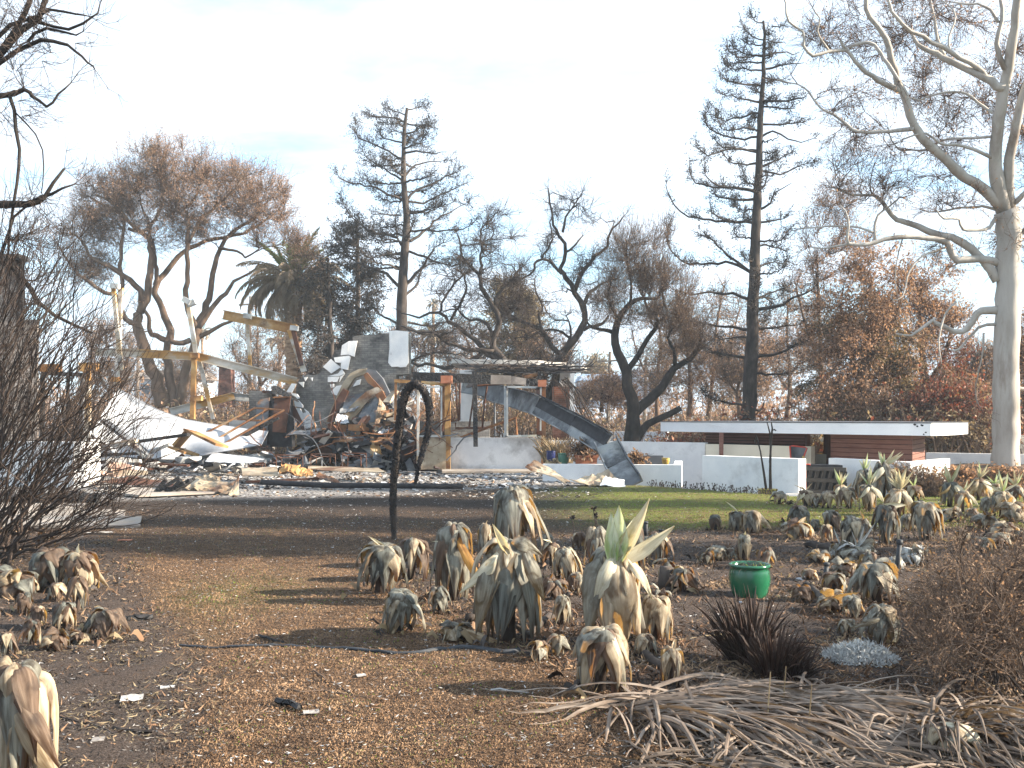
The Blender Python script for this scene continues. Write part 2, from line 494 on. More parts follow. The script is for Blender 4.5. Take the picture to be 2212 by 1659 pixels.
MT['green'] = leaf_mat('agave_green', [(.52, .51, .38), (.66, .64, .52), (.74, .72, .62)], (.36, .29, .15), (.62, .72, .25), .28, rand=.10, green=(.17, .33, .08), dpos=(.58, .78))
MT['ashen'] = leaf_mat('agave_ashen', [(.22, .23, .22), (.42, .43, .42), (.58, .58, .56)], (.08, .08, .08), (.5, .4, .25), .15)

MT['char'] = M('charred_wood', [(.35, (.010, .010, .011)), (.6, (.035, .034, .036)), (.8, (.10, .10, .105))], 9, rough=.7, bump=.9, crack=9, spec=.35)
MT['black'] = M('black_soot', [(.3, (.010, .010, .012)), (.7, (.04, .04, .045))], 6, rough=.65, bump=.4)
MT['bark_dark'] = M('bark_charred', [(.3, (.02, .017, .016)), (.55, (.06, .048, .041)), (.75, (.135, .11, .092))], 5, rough=.9, bump=.8, stretch=(1, 1, .35), rand=.1)
MT['bark_black'] = M('bark_black', [(.3, (.010, .009, .008)), (.6, (.035, .028, .024)), (.8, (.09, .07, .055))], 6, rough=.85, bump=.8, stretch=(1, 1, .4))
MT['bark_brown'] = M('bark_brown', [(.3, (.06, .04, .028)), (.55, (.15, .10, .07)), (.75, (.27, .20, .145))], 4, rough=.9, bump=.7, stretch=(1, 1, .4), rand=.1)
MT['bark_pale'] = M('bark_pale', [(.28, (.24, .21, .175)), (.5, (.39, .36, .32)), (.72, (.48, .45, .41))], 1.8, rough=.75, bump=.25, bscale=9, stretch=(1, 1, .22), stain=(.19, .145, .11), stain_scale=1.3, stain_pos=(.52, .68))
MT['twig'] = M('twig_brown', [(.3, (.07, .048, .035)), (.7, (.18, .125, .09))], 3, rough=.9)
MT['twig_dark'] = M('twig_dark', [(.3, (.022, .017, .016)), (.7, (.085, .062, .05))], 3, rough=.85)
MT['twig_red'] = M('twig_redbrown', [(.3, (.05, .03, .024)), (.7, (.15, .09, .06))], 3, rough=.85)
MT['leaf_rust'] = M('leaf_rust', [(.3, (.17, .10, .065)), (.5, (.33, .21, .145)), (.7, (.48, .345, .25))], 1.2, detail=3, rough=.8, transl=((.6, .34, .17), .35))
MT['leaf_brown'] = M('leaf_brown', [(.3, (.10, .065, .045)), (.5, (.23, .155, .105)), (.7, (.38, .27, .19))], 1.0, detail=3, rough=.8, transl=((.45, .26, .13), .3))
MT['leaf_red'] = M('leaf_maroon', [(.3, (.06, .028, .024)), (.5, (.14, .062, .045)), (.64, (.25, .11, .065)), (.76, (.36, .20, .11))], 0.9, detail=3, rough=.6, transl=((.5, .12, .05), .25))
MT['leaf_straw'] = M('leaf_straw', [(.3, (.14, .10, .06)), (.5, (.27, .21, .13)), (.7, (.42, .34, .22))], 1.2, detail=3, rough=.8, transl=((.5, .35, .15), .25))
MT['needle'] = M('needle_dark', [(.3, (.02, .019, .019)), (.55, (.055, .048, .042)), (.75, (.13, .105, .08))], .8, detail=3, rough=.85)
MT['needle_olive'] = M('needle_olive', [(.3, (.10, .075, .045)), (.55, (.21, .16, .095)), (.75, (.33, .26, .165))], .8, detail=3, rough=.85, transl=((.35, .25, .1), .2))
MT['white'] = M('white_stucco', [(.3, (.66, .67, .68)), (.7, (.80, .80, .79))], 2.0, rough=.85, bump=.15, bscale=40, stain=(.36, .35, .34), stain_scale=1.1, stain_pos=(.54, .78))
MT['white_sooty'] = M('white_stucco_sooty', [(.3, (.60, .60, .61)), (.7, (.78, .78, .77))], 1.6, rough=.85, bump=.2, bscale=30, stain=(.20, .19, .185), stain_scale=.9, stain_pos=(.44, .66))
MT['cream_and_warm_bounce'] = M('cream_stucco_and_warm_bounce', [(.3, (.66, .60, .48)), (.7, (.76, .70, .57))], 1.5, rough=.85, bump=.15, bscale=40)  # cream walls, and warm bounce light painted onto the white back wall
MT['fascia'] = M('fascia_white', [(.3, (.66, .68, .70)), (.7, (.78, .79, .80))], 1.2, rough=.6, bump=.12, bscale=12, stain=(.5, .5, .5), stain_scale=1.5, stain_pos=(.66, .8))
MT['plank'] = M('plank_brown', [(.3, (.17, .078, .060)), (.7, (.27, .135, .105))], 2.5, rough=.6, bump=.25, stretch=(.5, 1, 8), rand=.14)
MT['siding'] = M('siding_weathered', [(.3, (.17, .14, .12)), (.55, (.33, .28, .24)), (.75, (.46, .42, .38))], 1.6, rough=.85, bump=.3, stain=(.05, .045, .045), stain_scale=.5, stain_pos=(.5, .66), rand=.12)
MT['rust'] = M('rust', [(.28, (.05, .028, .02)), (.46, (.17, .075, .035)), (.58, (.30, .155, .07)), (.70, (.36, .26, .16)), (.8, (.45, .42, .38))], 2.2, rough=.85, bump=.3, stain=(.045, .035, .032), stain_scale=1.1, stain_pos=(.50, .64))
MT['rust_dark'] = M('rust_dark', [(.3, (.03, .017, .015)), (.55, (.10, .042, .025)), (.78, (.24, .12, .06))], 2.0, rough=.8, bump=.3, stain=(.05, .05, .055), stain_scale=.9, stain_pos=(.52, .64))
MT['rust_paint'] = M('rust_and_paint', [(.30, (.22, .11, .035)), (.42, (.42, .24, .08)), (.48, (.40, .34, .26)), (.58, (.56, .54, .50)), (.70, (.34, .34, .35)), (.8, (.12, .11, .11))], .9, detail=6, rough=.75, bump=.2, stretch=(.6, 1, 1.4), stain=(.05, .042, .04), stain_scale=.8, stain_pos=(.54, .66))
MT['rust_yellow'] = M('rust_yellow', [(.3, (.08, .04, .022)), (.44, (.29, .15, .055)), (.56, (.42, .26, .105)), (.72, (.48, .41, .31))], 1.4, detail=7, rough=.75, bump=.25, stain=(.12, .06, .035), stain_scale=1.2, stain_pos=(.50, .66))
MT['steel_pale'] = M('steel_pale', [(.28, (.10, .10, .105)), (.42, (.28, .30, .315)), (.56, (.43, .44, .43)), (.68, (.50, .48, .40)), (.8, (.34, .23, .12))], 1.1, detail=7, rough=.6, bump=.2, metal=.1, stain=(.045, .045, .05), stain_scale=.7, stain_pos=(.52, .66))
MT['steel_blue'] = M('steel_burnt', [(.3, (.05, .055, .065)), (.55, (.14, .15, .165)), (.75, (.30, .31, .31))], 1.5, rough=.6, bump=.2, metal=.2, stain=(.26, .13, .06), stain_scale=1.3, stain_pos=(.58, .7))
MT['beam_steel'] = M('beam_steel', [(.28, (.05, .052, .058)), (.45, (.14, .15, .16)), (.58, (.27, .285, .29)), (.7, (.36, .36, .33)), (.8, (.28, .19, .10))], 1.1, detail=8, rough=.6, bump=.3, metal=.1, stain=(.03, .03, .034), stain_scale=.8, stain_pos=(.48, .62))
MT['tin'] = M('tin_buff', [(.3, (.12, .09, .06)), (.48, (.30, .24, .165)), (.62, (.42, .36, .27)), (.76, (.52, .49, .44))], 1.4, detail=7, rough=.55, bump=.2, metal=.1, stain=(.13, .065, .035), stain_scale=1.2, stain_pos=(.48, .64))
MT['ashsheet'] = M('ash_sheet', [(.3, (.30, .32, .35)), (.7, (.52, .535, .56))], 1.6, detail=7, rough=.8, bump=.2, bscale=8, stain=(.17, .18, .20), stain_scale=1.5, stain_pos=(.56, .68))
MT['plaster'] = M('plaster_white', [(.3, (.66, .66, .66)), (.7, (.82, .81, .79))], 3, rough=.85, bump=.2, stain=(.40, .40, .42), stain_scale=1.2, stain_pos=(.58, .75))
MT['concrete'] = M('concrete', [(.3, (.30, .29, .28)), (.7, (.48, .46, .43))], 5, rough=.9, bump=.3, stain=(.16, .15, .14), stain_scale=.8, stain_pos=(.55, .75))
MT['slab'] = M('slab_tan', [(.3, (.20, .165, .13)), (.55, (.33, .29, .25)), (.75, (.46, .43, .40))], 2.2, detail=8, rough=.85, bump=.3, stain=(.13, .115, .11), stain_scale=1.1, stain_pos=(.50, .68), rand=.15)
MT['terracotta'] = M('terracotta', [(.3, (.30, .11, .06)), (.7, (.44, .185, .105))], 4, rough=.8, bump=.1)
MT['glaze_green'] = M('green_glaze', [(.3, (.008, .07, .036)), (.7, (.02, .135, .065))], 3, rough=.16, spec=.6, bump=.06, stain=(.16, .15, .10), stain_scale=2.2, stain_pos=(.66, .78))
MT['glaze_teal'] = M('dull_green_glaze', [(.3, (.03, .10, .075)), (.7, (.07, .17, .12))], 3, rough=.3)
MT['glaze_yellow'] = M('yellow_glaze', [(.3, (.20, .22, .05)), (.55, (.42, .30, .07)), (.75, (.30, .14, .05))], 3, rough=.3, stretch=(1, 1, 3))
MT['glaze_blue'] = M('blue_glaze', [(.3, (.012, .016, .06)), (.7, (.03, .04, .12))], 3, rough=.25)
MT['soil'] = M('potting_soil', [(.3, (.02, .016, .012)), (.7, (.08, .06, .045))], 20, rough=.95, bump=.6)
MT['red_paint'] = M('red_paint', [(.3, (.42, .05, .035)), (.7, (.55, .09, .06))], 4, rough=.45)
MT['yellow_paint'] = M('yellow_wood', [(.3, (.45, .30, .08)), (.7, (.58, .42, .16))], 4, rough=.6)
MT['block'] = M('vent_block', [(.3, (.05, .044, .04)), (.7, (.09, .08, .07))], 8, rough=.9, bump=.3)
MT['strap'] = M('strap_leaf', [(.3, (.065, .048, .038)), (.5, (.15, .115, .09)), (.72, (.27, .225, .185))], 5, rough=.7, spec=.25, rand=.45, bump=.2, transl=((.40, .26, .13), .10))
MT['strap_dark'] = M('strap_charred', [(.3, (.018, .013, .012)), (.6, (.06, .035, .026)), (.8, (.16, .075, .04))], 3, rough=.6, rand=.3)
MT['ash_plant'] = M('ash_plant', [(.3, (.30, .31, .31)), (.6, (.50, .51, .50)), (.8, (.62, .62, .58))], 6, rough=.9)
MT['litter_pale'] = M('litter_pale', [(.35, (.17, .15, .135)), (.5, (.33, .31, .29)), (.66, (.52, .52, .52))], 2.7, detail=1, rough=.8)
MT['litter_brown'] = M('litter_brown', [(.35, (.07, .045, .03)), (.5, (.17, .10, .06)), (.68, (.30, .21, .13))], 1.7, detail=1, rough=.85)
MT['litter_dark'] = M('litter_dark', [(.35, (.018, .016, .016)), (.68, (.07, .06, .055))], 1.7, detail=1, rough=.85)
MT['stubble'] = M('burnt_stubble', [(.32, (.045, .028, .019)), (.5, (.19, .115, .066)), (.66, (.38, .25, .15))], 3.2, detail=6, rough=.95, rgh=.75)
MT['sprout'] = M('green_sprout', [(.3, (.07, .10, .018)), (.55, (.15, .20, .035)), (.75, (.26, .31, .07))], 4, rough=.7, transl=((.3, .42, .06), .3))
MT['pipe_dark'] = M('pipe_dark', [(.3, (.022, .024, .028)), (.7, (.06, .065, .072))], 8, rough=.6, bump=.3)
MT['palm_trunk'] = M('palm_trunk', [(.3, (.15, .09, .055)), (.55, (.36, .24, .15)), (.75, (.52, .38, .25))], 2.2, rough=.9, bump=.8, stretch=(1, 1, 4))
MT['palm_grey'] = M('palm_frond_grey', [(.3, (.15, .12, .09)), (.55, (.34, .275, .20)), (.75, (.52, .44, .34))], .9, detail=3, rough=.7, transl=((.5, .38, .2), .25))
MT['palm_green'] = M('palm_frond_green', [(.3, (.10, .11, .04)), (.55, (.19, .21, .085)), (.75, (.32, .30, .15))], .9, detail=3, rough=.6, transl=((.35, .4, .1), .25))
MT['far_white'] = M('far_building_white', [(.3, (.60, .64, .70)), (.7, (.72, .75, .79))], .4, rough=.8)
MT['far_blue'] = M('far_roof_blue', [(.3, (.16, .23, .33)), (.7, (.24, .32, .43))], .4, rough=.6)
MT['glass'] = M('window_glass', [(.3, (.03, .045, .06)), (.7, (.07, .10, .13))], 1, rough=.12, spec=.6)
MT['pole'] = M('utility_pole', [(.3, (.12, .10, .085)), (.7, (.24, .21, .18))], 3, rough=.9)
MT['aluminium'] = M('grey_panel', [(.3, (.06, .065, .075)), (.7, (.12, .125, .135))], 2, rough=.5)
MT['skirt_brown'] = M('litter_root', [(.3, (.03, .02, .014)), (.6, (.09, .058, .038)), (.8, (.20, .14, .09))], 6, rough=.95)

def brick_mat(name, c1, c2, mortar, scale, stain=None):
    m = bpy.data.materials.new(name); m.use_nodes = True
    n, l = m.node_tree.nodes, m.node_tree.links
    b = n['Principled BSDF']; b.inputs['Roughness'].default_value = .9
    t = n.new('ShaderNodeTexCoord'); mp_ = n.new('ShaderNodeMapping'); mp_.inputs['Rotation'].default_value = (R(90), 0, 0)
    l.new(t.outputs['Object'], mp_.inputs[0])
    br = n.new('ShaderNodeTexBrick'); br.inputs['Scale'].default_value = scale
    br.inputs['Color1'].default_value = (*c1, 1); br.inputs['Color2'].default_value = (*c2, 1); br.inputs['Mortar'].default_value = (*mortar, 1)
    br.inputs['Mortar Size'].default_value = .018; br.inputs['Bias'].default_value = 0.0
    br.inputs['Brick Width'].default_value = .5; br.inputs['Row Height'].default_value = .18
    l.new(mp_.outputs[0], br.inputs['Vector'])
    no = n.new('ShaderNodeTexNoise'); no.inputs['Scale'].default_value = 1.1; no.inputs['Detail'].default_value = 8; no.inputs['Roughness'].default_value = .65
    l.new(t.outputs['Object'], no.inputs['Vector'])
    rp = n.new('ShaderNodeValToRGB'); e = rp.color_ramp.elements
    e[0].position = .36; e[0].color = (.22, .21, .21, 1); e[1].position = .66; e[1].color = (1.45, 1.4, 1.3, 1)
    l.new(no.outputs['Fac'], rp.inputs[0])
    mm = n.new('ShaderNodeMix'); mm.data_type = 'RGBA'; mm.blend_type = 'MULTIPLY'; mm.inputs[0].default_value = 1
    l.new(br.outputs['Color'], mm.inputs[6]); l.new(rp.outputs[0], mm.inputs[7]); l.new(mm.outputs[2], b.inputs['Base Color'])
    bp = n.new('ShaderNodeBump'); bp.inputs['Strength'].default_value = .6; bp.inputs['Distance'].default_value = .012; bp.invert = True
    l.new(br.outputs['Fac'], bp.inputs['Height']); l.new(bp.outputs[0], b.inputs['Normal'])
    return m
MT['brick_grey'] = brick_mat('brick_sooty', (.14, .135, .135), (.235, .225, .215), (.12, .117, .113), 2.5)
MT['brick_red'] = brick_mat('brick_red', (.22, .085, .06), (.30, .13, .09), (.22, .17, .14), 2.2)
# ================================================================ GROUND
def zones(x, y):
    """soft masks of what covers the ground: green regrowth, ash, bed soil"""
    wob = .9 * fbm(x * .35, y * .35, 21, 3)
    # ash and rubble apron round the ruin
    front = np.interp(x, [-30, -9, -6.5, -3.0, 0.5, 3.2, 4.5, 9, 30], [17.5, 18.2, 19.6, 20.6, 23.2, 24.0, 30, 40, 46])
    ash = sstep(-.9, .9, y - front + wob)
    ash = ash * (1 - sstep(46, 62, y))
    # green moss toward the crest of the lawn
    g = sstep(13.2, 16.2, y + .55 * (x - 1.0) + wob * .9) * sstep(-.3, 2.6, x + wob * .4) * (1 - sstep(24, 26, y)) * (1 - ash)
    g2 = np.exp(-(((x + 2.55) / .55) ** 2 + ((y - 9.0) / .9) ** 2)) * .42
    g3 = .30 * sstep(.15, .6, fbm(x * .8, y * .45, 33, 3)) * (1 - sstep(13, 16, y))
    # bed soil (dark): central clump and everything right of it
    edge = np.interp(y, [3, 4.6, 5.6, 6.6, 8, 9.5, 11.5, 13.0, 14.2, 16, 18], [1.0, .85, .55, .05, -.6, -1.15, -1.4, .4, 2.4, 4.4, 9])
    bed = sstep(-.22, .22, x - edge + wob * .22) * (1 - sstep(13.3, 14.6, y - .05 * x + wob * .3))
    left = sstep(.25, -.25, x - np.interp(y, [3, 5, 6.2, 7.2, 9, 10.5, 12, 14], [-1.15, -1.6, -1.95, -2.5, -3.4, -4.0, -4.9, -6]) + wob * .2) * (1 - sstep(12.5, 14, y))
    bed = np.maximum(bed, left)
    g = np.clip(np.maximum(np.maximum(g, g2), g3) * (1 - bed), 0, 1)
    # burnt black lawn: far/left part is blackest
    burnt = sstep(10.0, 17.5, y + wob * 1.2) * (1 - sstep(1.0, 3.4, x)) * (1 - ash)
    return g, ash, bed, burnt

def grid_axis(stops):
    a = []
    for (s0, s1, st) in stops:
        a += list(np.arange(s0, s1, st))
    return np.array(a + [stops[-1][1]])
ys = grid_axis([(1.0, 3.5, .12), (3.5, 13, .055), (13, 26, .13), (26, 50, .5), (50, 120, 4), (120, 400, 25), (400, 1600, 150)])
ys = np.concatenate((np.array([-60, -20, -6, -1]), ys))
xa = grid_axis([(0, 5, .06), (5, 12, .14), (12, 30, .8), (30, 120, 8), (120, 1600, 160)])
xs = np.concatenate((-xa[::-1][:-1], xa))
XX, YY = np.meshgrid(xs, ys)
ZZ = gz(XX, YY)
zg, za, zb, zk = zones(XX, YY)
nearw = (1 - sstep(16, 26, YY)) * (YY > 1)
ZZ = ZZ + nearw * (.010 * fbm(XX * 6, YY * 6, 5, 3) + .011 * zb * fbm(XX * 9, YY * 9, 8, 3) + np.abs(fbm(XX * 2.6, YY * 2.6, 81, 3)) * .03 * zb)
gm = MB()
nx = len(xs); ny = len(ys)
ii = np.arange(ny - 1)[:, None] * nx + np.arange(nx - 1)[None]
gm.add(np.stack((XX, YY, ZZ), -1).reshape(-1, 3), [np.stack((ii, ii + 1, ii + nx + 1, ii + nx), -1).reshape(-1, 4)])

def ground_mat():
    m = bpy.data.materials.new('burnt_ground'); m.use_nodes = True
    n, l = m.node_tree.nodes, m.node_tree.links
    b = n['Principled BSDF']; b.inputs['Roughness'].default_value = .95; b.inputs['Specular IOR Level'].default_value = .15
    t = n.new('ShaderNodeTexCoord')
    def noise(sc_, det, rg=.6):
        no = n.new('ShaderNodeTexNoise'); no.inputs['Scale'].default_value = sc_; no.inputs['Detail'].default_value = det; no.inputs['Roughness'].default_value = rg
        l.new(t.outputs['Object'], no.inputs['Vector']); return no.outputs['Fac']
    def ramp(src, stops):
        rp = n.new('ShaderNodeValToRGB'); e = rp.color_ramp.elements
        while len(e) < len(stops): e.new(.5)
        for i, (p_, c_) in enumerate(stops): e[i].position = p_; e[i].color = (*c_, 1)
        l.new(src, rp.inputs[0]); return rp.outputs[0]
    def mix(f, a, c):
        k = n.new('ShaderNodeMix'); k.data_type = 'RGBA'; l.new(f, k.inputs[0]); l.new(a, k.inputs[6]); l.new(c, k.inputs[7]); return k.outputs[2]
    def mul(a, c):
        k = n.new('ShaderNodeMath'); k.operation = 'MULTIPLY'; k.use_clamp = True; l.new(a, k.inputs[0])
        if isinstance(c, float): k.inputs[1].default_value = c
        else: l.new(c, k.inputs[1])
        return k.outputs[0]
    z = n.new('ShaderNodeVertexColor'); z.layer_name = 'cover'
    sp = n.new('ShaderNodeSeparateColor'); l.new(z.outputs['Color'], sp.inputs[0])
    fine = noise(85, 5, .75); mid = noise(7, 7, .65); big = noise(1.2, 6)
    lawn = ramp(fine, [(.40, (.017, .013, .012)), (.48, (.085, .052, .034)), (.57, (.23, .145, .088)), (.68, (.40, .29, .19))])
    burnt = ramp(fine, [(.40, (.010, .0095, .0095)), (.53, (.035, .027, .023)), (.64, (.11, .082, .062)), (.74, (.26, .24, .23))])
    fb = n.new('ShaderNodeMapRange'); fb.inputs['From Min'].default_value = .50; fb.inputs['From Max'].default_value = .66
    l.new(mid, fb.inputs['Value'])
    c = mix(mul(fb.outputs[0], .75), lawn, burnt)
    c = mix(mul(z.outputs['Alpha'], .92), c, burnt)
    green = ramp(fine, [(.34, (.045, .05, .012)), (.52, (.13, .155, .03)), (.7, (.24, .25, .065))])
    fg = n.new('ShaderNodeMapRange'); fg.inputs['From Min'].default_value = .40; fg.inputs['From Max'].default_value = .58
    l.new(mid, fg.inputs['Value'])
    gk = n.new('ShaderNodeMath'); gk.operation = 'MULTIPLY_ADD'; gk.inputs[1].default_value = .75; gk.inputs[2].default_value = .25; l.new(fg.outputs[0], gk.inputs[0])
    c = mix(mul(sp.outputs[0], gk.outputs[0]), c, green)
    soil = ramp(fine, [(.35, (.02, .016, .014)), (.5, (.075, .057, .048)), (.64, (.15, .115, .095)), (.78, (.28, .235, .205))])
    c = mix(sp.outputs[2], c, soil)
    ash = ramp(noise(14, 8, .72), [(.36, (.045, .042, .042)), (.48, (.17, .16, .155)), (.58, (.40, .385, .37)), (.7, (.62, .60, .58))])
    c = mix(sp.outputs[1], c, ash)
    l.new(c, b.inputs['Base Color'])
    bp = n.new('ShaderNodeBump'); bp.inputs['Strength'].default_value = 1.0; bp.inputs['Distance'].default_value = .03
    a2 = n.new('ShaderNodeMath'); a2.operation = 'ADD'; l.new(fine, a2.inputs[0]); l.new(mid, a2.inputs[1])
    l.new(a2.outputs[0], bp.inputs['Height']); l.new(bp.outputs[0], b.inputs['Normal'])
    return m
go = gm.build('ground', ground_mat(), None, True)
tag(go, kind='structure', label='scorched lawn, bed soil and ash strewn yard reaching to the horizon')
ca = go.data.color_attributes.new('cover', 'FLOAT_COLOR', 'POINT')
ca.data.foreach_set('color', np.stack((zg, za, zb, zk), -1).reshape(-1).astype(np.float32))

# ================================================================ CARPORT (low white-roofed shelter)
def wallbox(mb, a, b, z0, z1, th, m=0):
    """upright wall along a->b (xy), front face on that line, thickness going away from the camera"""
    a = np.array(a, float); b = np.array(b, float); d = (b - a) / np.linalg.norm(b - a)
    nrm = np.array((-d[1], d[0]))
    if nrm[1] < 0: nrm = -nrm
    q = [a, b, b + nrm * th, a + nrm * th]
    mb.prism([(p[0], p[1], z0) for p in q], (0, 0, z1 - z0), m)
    return mb
def XY(u, Y): return np.array(((u - 1106) / F * Y, Y))
def ZV(v, Y): return CAMZ - (v - 903.0) / F * Y

cp = thing('carport', 'low carport with flat white roof slab and brown boarded store rooms', 'carport', (7.5, 28, -.95))
A_, B_, C_, D_ = XY(1427, 32), XY(2011, 24), XY(2062, 25.2), XY(2091, 27.0)
E_, F_ = np.array((13.2, 33.5)), np.array((9.0, 39.5))
rf = MB().prism([(*p, 1.165) for p in (A_, B_, C_, D_, E_, F_)], (0, 0, .30))
rfo = rf.build('roof', MT['fascia'], cp)
mb = MB()
dAB = (B_ - A_) / np.linalg.norm(B_ - A_); nAB = np.array((-dAB[1], dAB[0])) * -1
nAB = nAB if nAB[1] < 0 else -nAB
# thin metal drip edge, 3 mm proud of the slab's top
mb.prism([(*(p + (p - np.array((9, 32))) / np.linalg.norm(p - np.array((9, 32))) * .02), 1.468) for p in (A_, B_, C_, D_, E_, F_)], (0, 0, .025))
mb.build('drip_edge', MT['aluminium'], cp)
# flaked paint patches on the fascia and the small mark
rng = np.random.default_rng(4)
mb = MB()
def on_fascia(t, z): p = A_ + (B_ - A_) * t; return np.array((p[0], p[1], z))
f3 = np.array((nAB[0], nAB[1], 0))
for k in range(26):
    t = rng.uniform(.1, .42) if k < 18 else rng.uniform(.5, .98); z = rng.uniform(1.19, 1.44)
    s_ = rng.uniform(.03, .09); c0 = on_fascia(t, z) + f3 * .001
    ex = np.array((dAB[0], dAB[1], 0)) * s_ * 1.7; ez = np.array((0, 0, s_ * .28))
    mb.prism([c0 - ex, c0 - ez, c0 + ex, c0 + ez + ex * .2], f3 * .007)
mb.build('paint_blister', MT['fascia'], cp)['kind'] = 'stuff'
mb = MB()
for (t, z, s_) in ((.492, 1.27, .05), (.497, 1.245, .04), (.487, 1.25, .03), (.955, 1.43, .05), (.975, 1.42, .05), (.962, 1.40, .04), (.985, 1.25, .035), (.98, 1.2, .03)):
    c0 = on_fascia(t, z) + f3 * .001
    a_ = [rng.uniform(.5, 1.2) * s_ for _ in range(6)]
    mb.prism([c0 + np.array((dAB[0], dAB[1], 0)) * math.cos(k * 1.047) * a_[k] + np.array((0, 0, math.sin(k * 1.047) * a_[k] * .6)) for k in range(6)], f3 * .004)
mb.build('scorch_mark', MT['black'], cp)['kind'] = 'stuff'

def planks(par, a, b, z0, z1, n, mat=None, th=.03, name='plank'):
    h = (z1 - z0) / n
    for k in range(n):
        wallbox(MB(), a + (b - a) * .001, b, z0 + k * h + .012, z0 + (k + 1) * h - .006, th).build(name, mat or MT['plank'], par)
def offs(p, d): return p + nAB * d
# left recessed boarded band
a1, b1 = XY(1523, 32.4), XY(1741, 29.2)
w = MB(); wallbox(w, offs(a1, -.031), offs(b1, -.031), -.95, 1.163, .12); w.build('wall_core', MT['rust_dark'], cp)
planks(cp, a1, b1, .795, 1.155, 4)
jm = MB(); jm.bar((*XY(1745, 29.1), -.95), (*XY(1745, 29.1), 1.164), .12, .12, (0, 1, 0)); jm.build('jamb', MT['plank'], cp)
# steel post
pm = MB(); pm.bar((*XY(1558, 29.4), -.95), (*XY(1558, 29.4), 1.164), .11, .11, (0, 1, 0)); pm.build('post', MT['plank'], cp)
# right boarded room with a lit return
a2, b2 = XY(1794, 27.6), XY(1971, 25.3); c2 = XY(1998, 27.4)
wc = MB(); wc.prism([(*(a2 - nAB * .04), -.95), (*(b2 - nAB * .04 + np.array((-.02, .03))), -.95), (*(c2 + np.array((-.04, 0))), -.95), (*(c2 - nAB * -0 + np.array((-2.0, 2.6))), -.95)], (0, 0, 2.114)); wc.build('wall_core', MT['rust_dark'], cp)
planks(cp, a2, b2 - dAB * .02, .405, 1.155, 6)
planks(cp, b2, c2, .405, 1.155, 6)

# white garden walls around it
def gwall(label, a, b, z1, th=.22, mat='white', ret=None, z0=-1.05):
    w = MB(); wallbox(w, a, b, z0, z1, th)
    if ret is not None: wallbox(w, np.array(b) + np.array((.003, .003)), ret, z0, z1 - .003, .2)
    return solo(w, 'garden_wall', MT[mat], label, 'wall')
gwall('long white garden wall running behind the planters into the carport', XY(1180, 33.5), XY(1523, 30.2), .84)
gwall('cream low wall under the left boarded panel of the carport', XY(1524, 30.2), XY(1752, 27.6), .80, mat='cream_and_warm_bounce')  # same white wall carried on; cream colour stands in for warm light under the roof
gwall('short cream wall inside the carport gap behind the wheelbarrow', XY(1735, 29.8), XY(1800, 28.9), .52, mat='cream_and_warm_bounce')
gwall('freestanding low white wall in front of the carport beside the glazed pot', XY(1517, 24.6), XY(1725, 22.5), .665, .30)
gwall('low white wall below the right boarded room of the carport', XY(1790, 25.2), XY(1967, 22.8), .575, .25, ret=XY(2052, 25.0))
gwall('white planter wall below the fallen steel beam', XY(1172, 25.0), XY(1472, 24.5), .43, .2, ret=XY(1474, 27))
gwall('pale boundary wall behind the big grey trunk', XY(2000, 35.5), XY(2260, 33.5), .35, .25, mat='white')
w = MB(); wallbox(w, XY(1730, 37.5), XY(2330, 37.0), -.9, .95, .3); solo(w, 'boundary_wall', MT['cream_and_warm_bounce'], 'cream boundary wall seen under the roof end of the carport', 'wall')
# pale concrete step strip left of the agave row
s_ = MB(); s_.prism([(*XY(1690, 21.6), -.62), (*XY(1790, 20.8), -.62), (*XY(1800, 21.8), -.62), (*XY(1700, 22.6), -.62)], (0, 0, .5)); solo(s_, 'garden_step', MT['concrete'], 'pale concrete step edge at the foot of the white wall', 'step')

# vented block planter, hand truck, wheelbarrow
vb = thing('vent_block', 'dark brown vented block unit with slanted slots in the wall gap', 'block', (*XY(1770, 24.2), -.4))
c = P(1772, 1033, 24.2); ex = np.array((.86, -.5, 0))
core = MB(); core.prism([c + ex * k1 * .62 + np.array((0, .08, k2 * .33)) for (k1, k2) in ((-1, -1), (1, -1), (.9, 1), (-.9, 1))], (.0, .35, 0)); core.build('core', MT['black'], vb)
for row in range(3):
    f = MB()
    z = -.33 + row * .28
    f.bar(c + ex * -.62 + np.array((0, 0, z)), c + ex * .62 + np.array((0, 0, z)), .07, .09)
    f.build('rail', MT['block'], vb)
for row in range(2):
    for k in range(8):
        f = MB(); x0 = -.60 + k * .165
        f.bar(c + ex * x0 + np.array((0, .01, -.33 + row * .28 + .045)), c + ex * (x0 + .05) + np.array((0, .01, -.33 + row * .28 + .235)), .075, .07, (0, 1, 0))
        f.build('web', MT['block'], vb)
ht = thing('hand_truck', 'red tubular hand truck leaning in the gap between the white walls', 'hand truck', (*XY(1736, 24.4), -.3))
q = lambda u, v: P(u, v, 24.4)
MB().tube([q(1731, 1062), q(1731, 1022), q(1733, 1006), q(1737, 1003), q(1749, 1003), q(1753, 1008), q(1752, 1016)], .017, 6).build('handle', MT['red_paint'], ht)
MB().tube([q(1742, 1060), q(1741, 1016), q(1746, 1014), q(1752, 1016)], .015, 6).build('rail', MT['red_paint'], ht)
for v in (1020, 1034, 1048): MB().tube([q(1731, v), q(1742, v)], .012, 5).build('crossbar', MT['red_paint'], ht)
b_ = MB(); b_.tube([q(1728, 1058) + np.array((0, -.06, 0)), q(1728, 1058) + np.array((0, .02, 0))], .09, 14); b_.build('wheel', MT['black'], ht)
wb = thing('wheelbarrow', 'upended wheelbarrow with dark tray and yellow handles against cream wall', 'wheelbarrow', (*XY(1720, 27.4), .5))
q = lambda u, v, d=0: P(u, v, 27.4 - d)
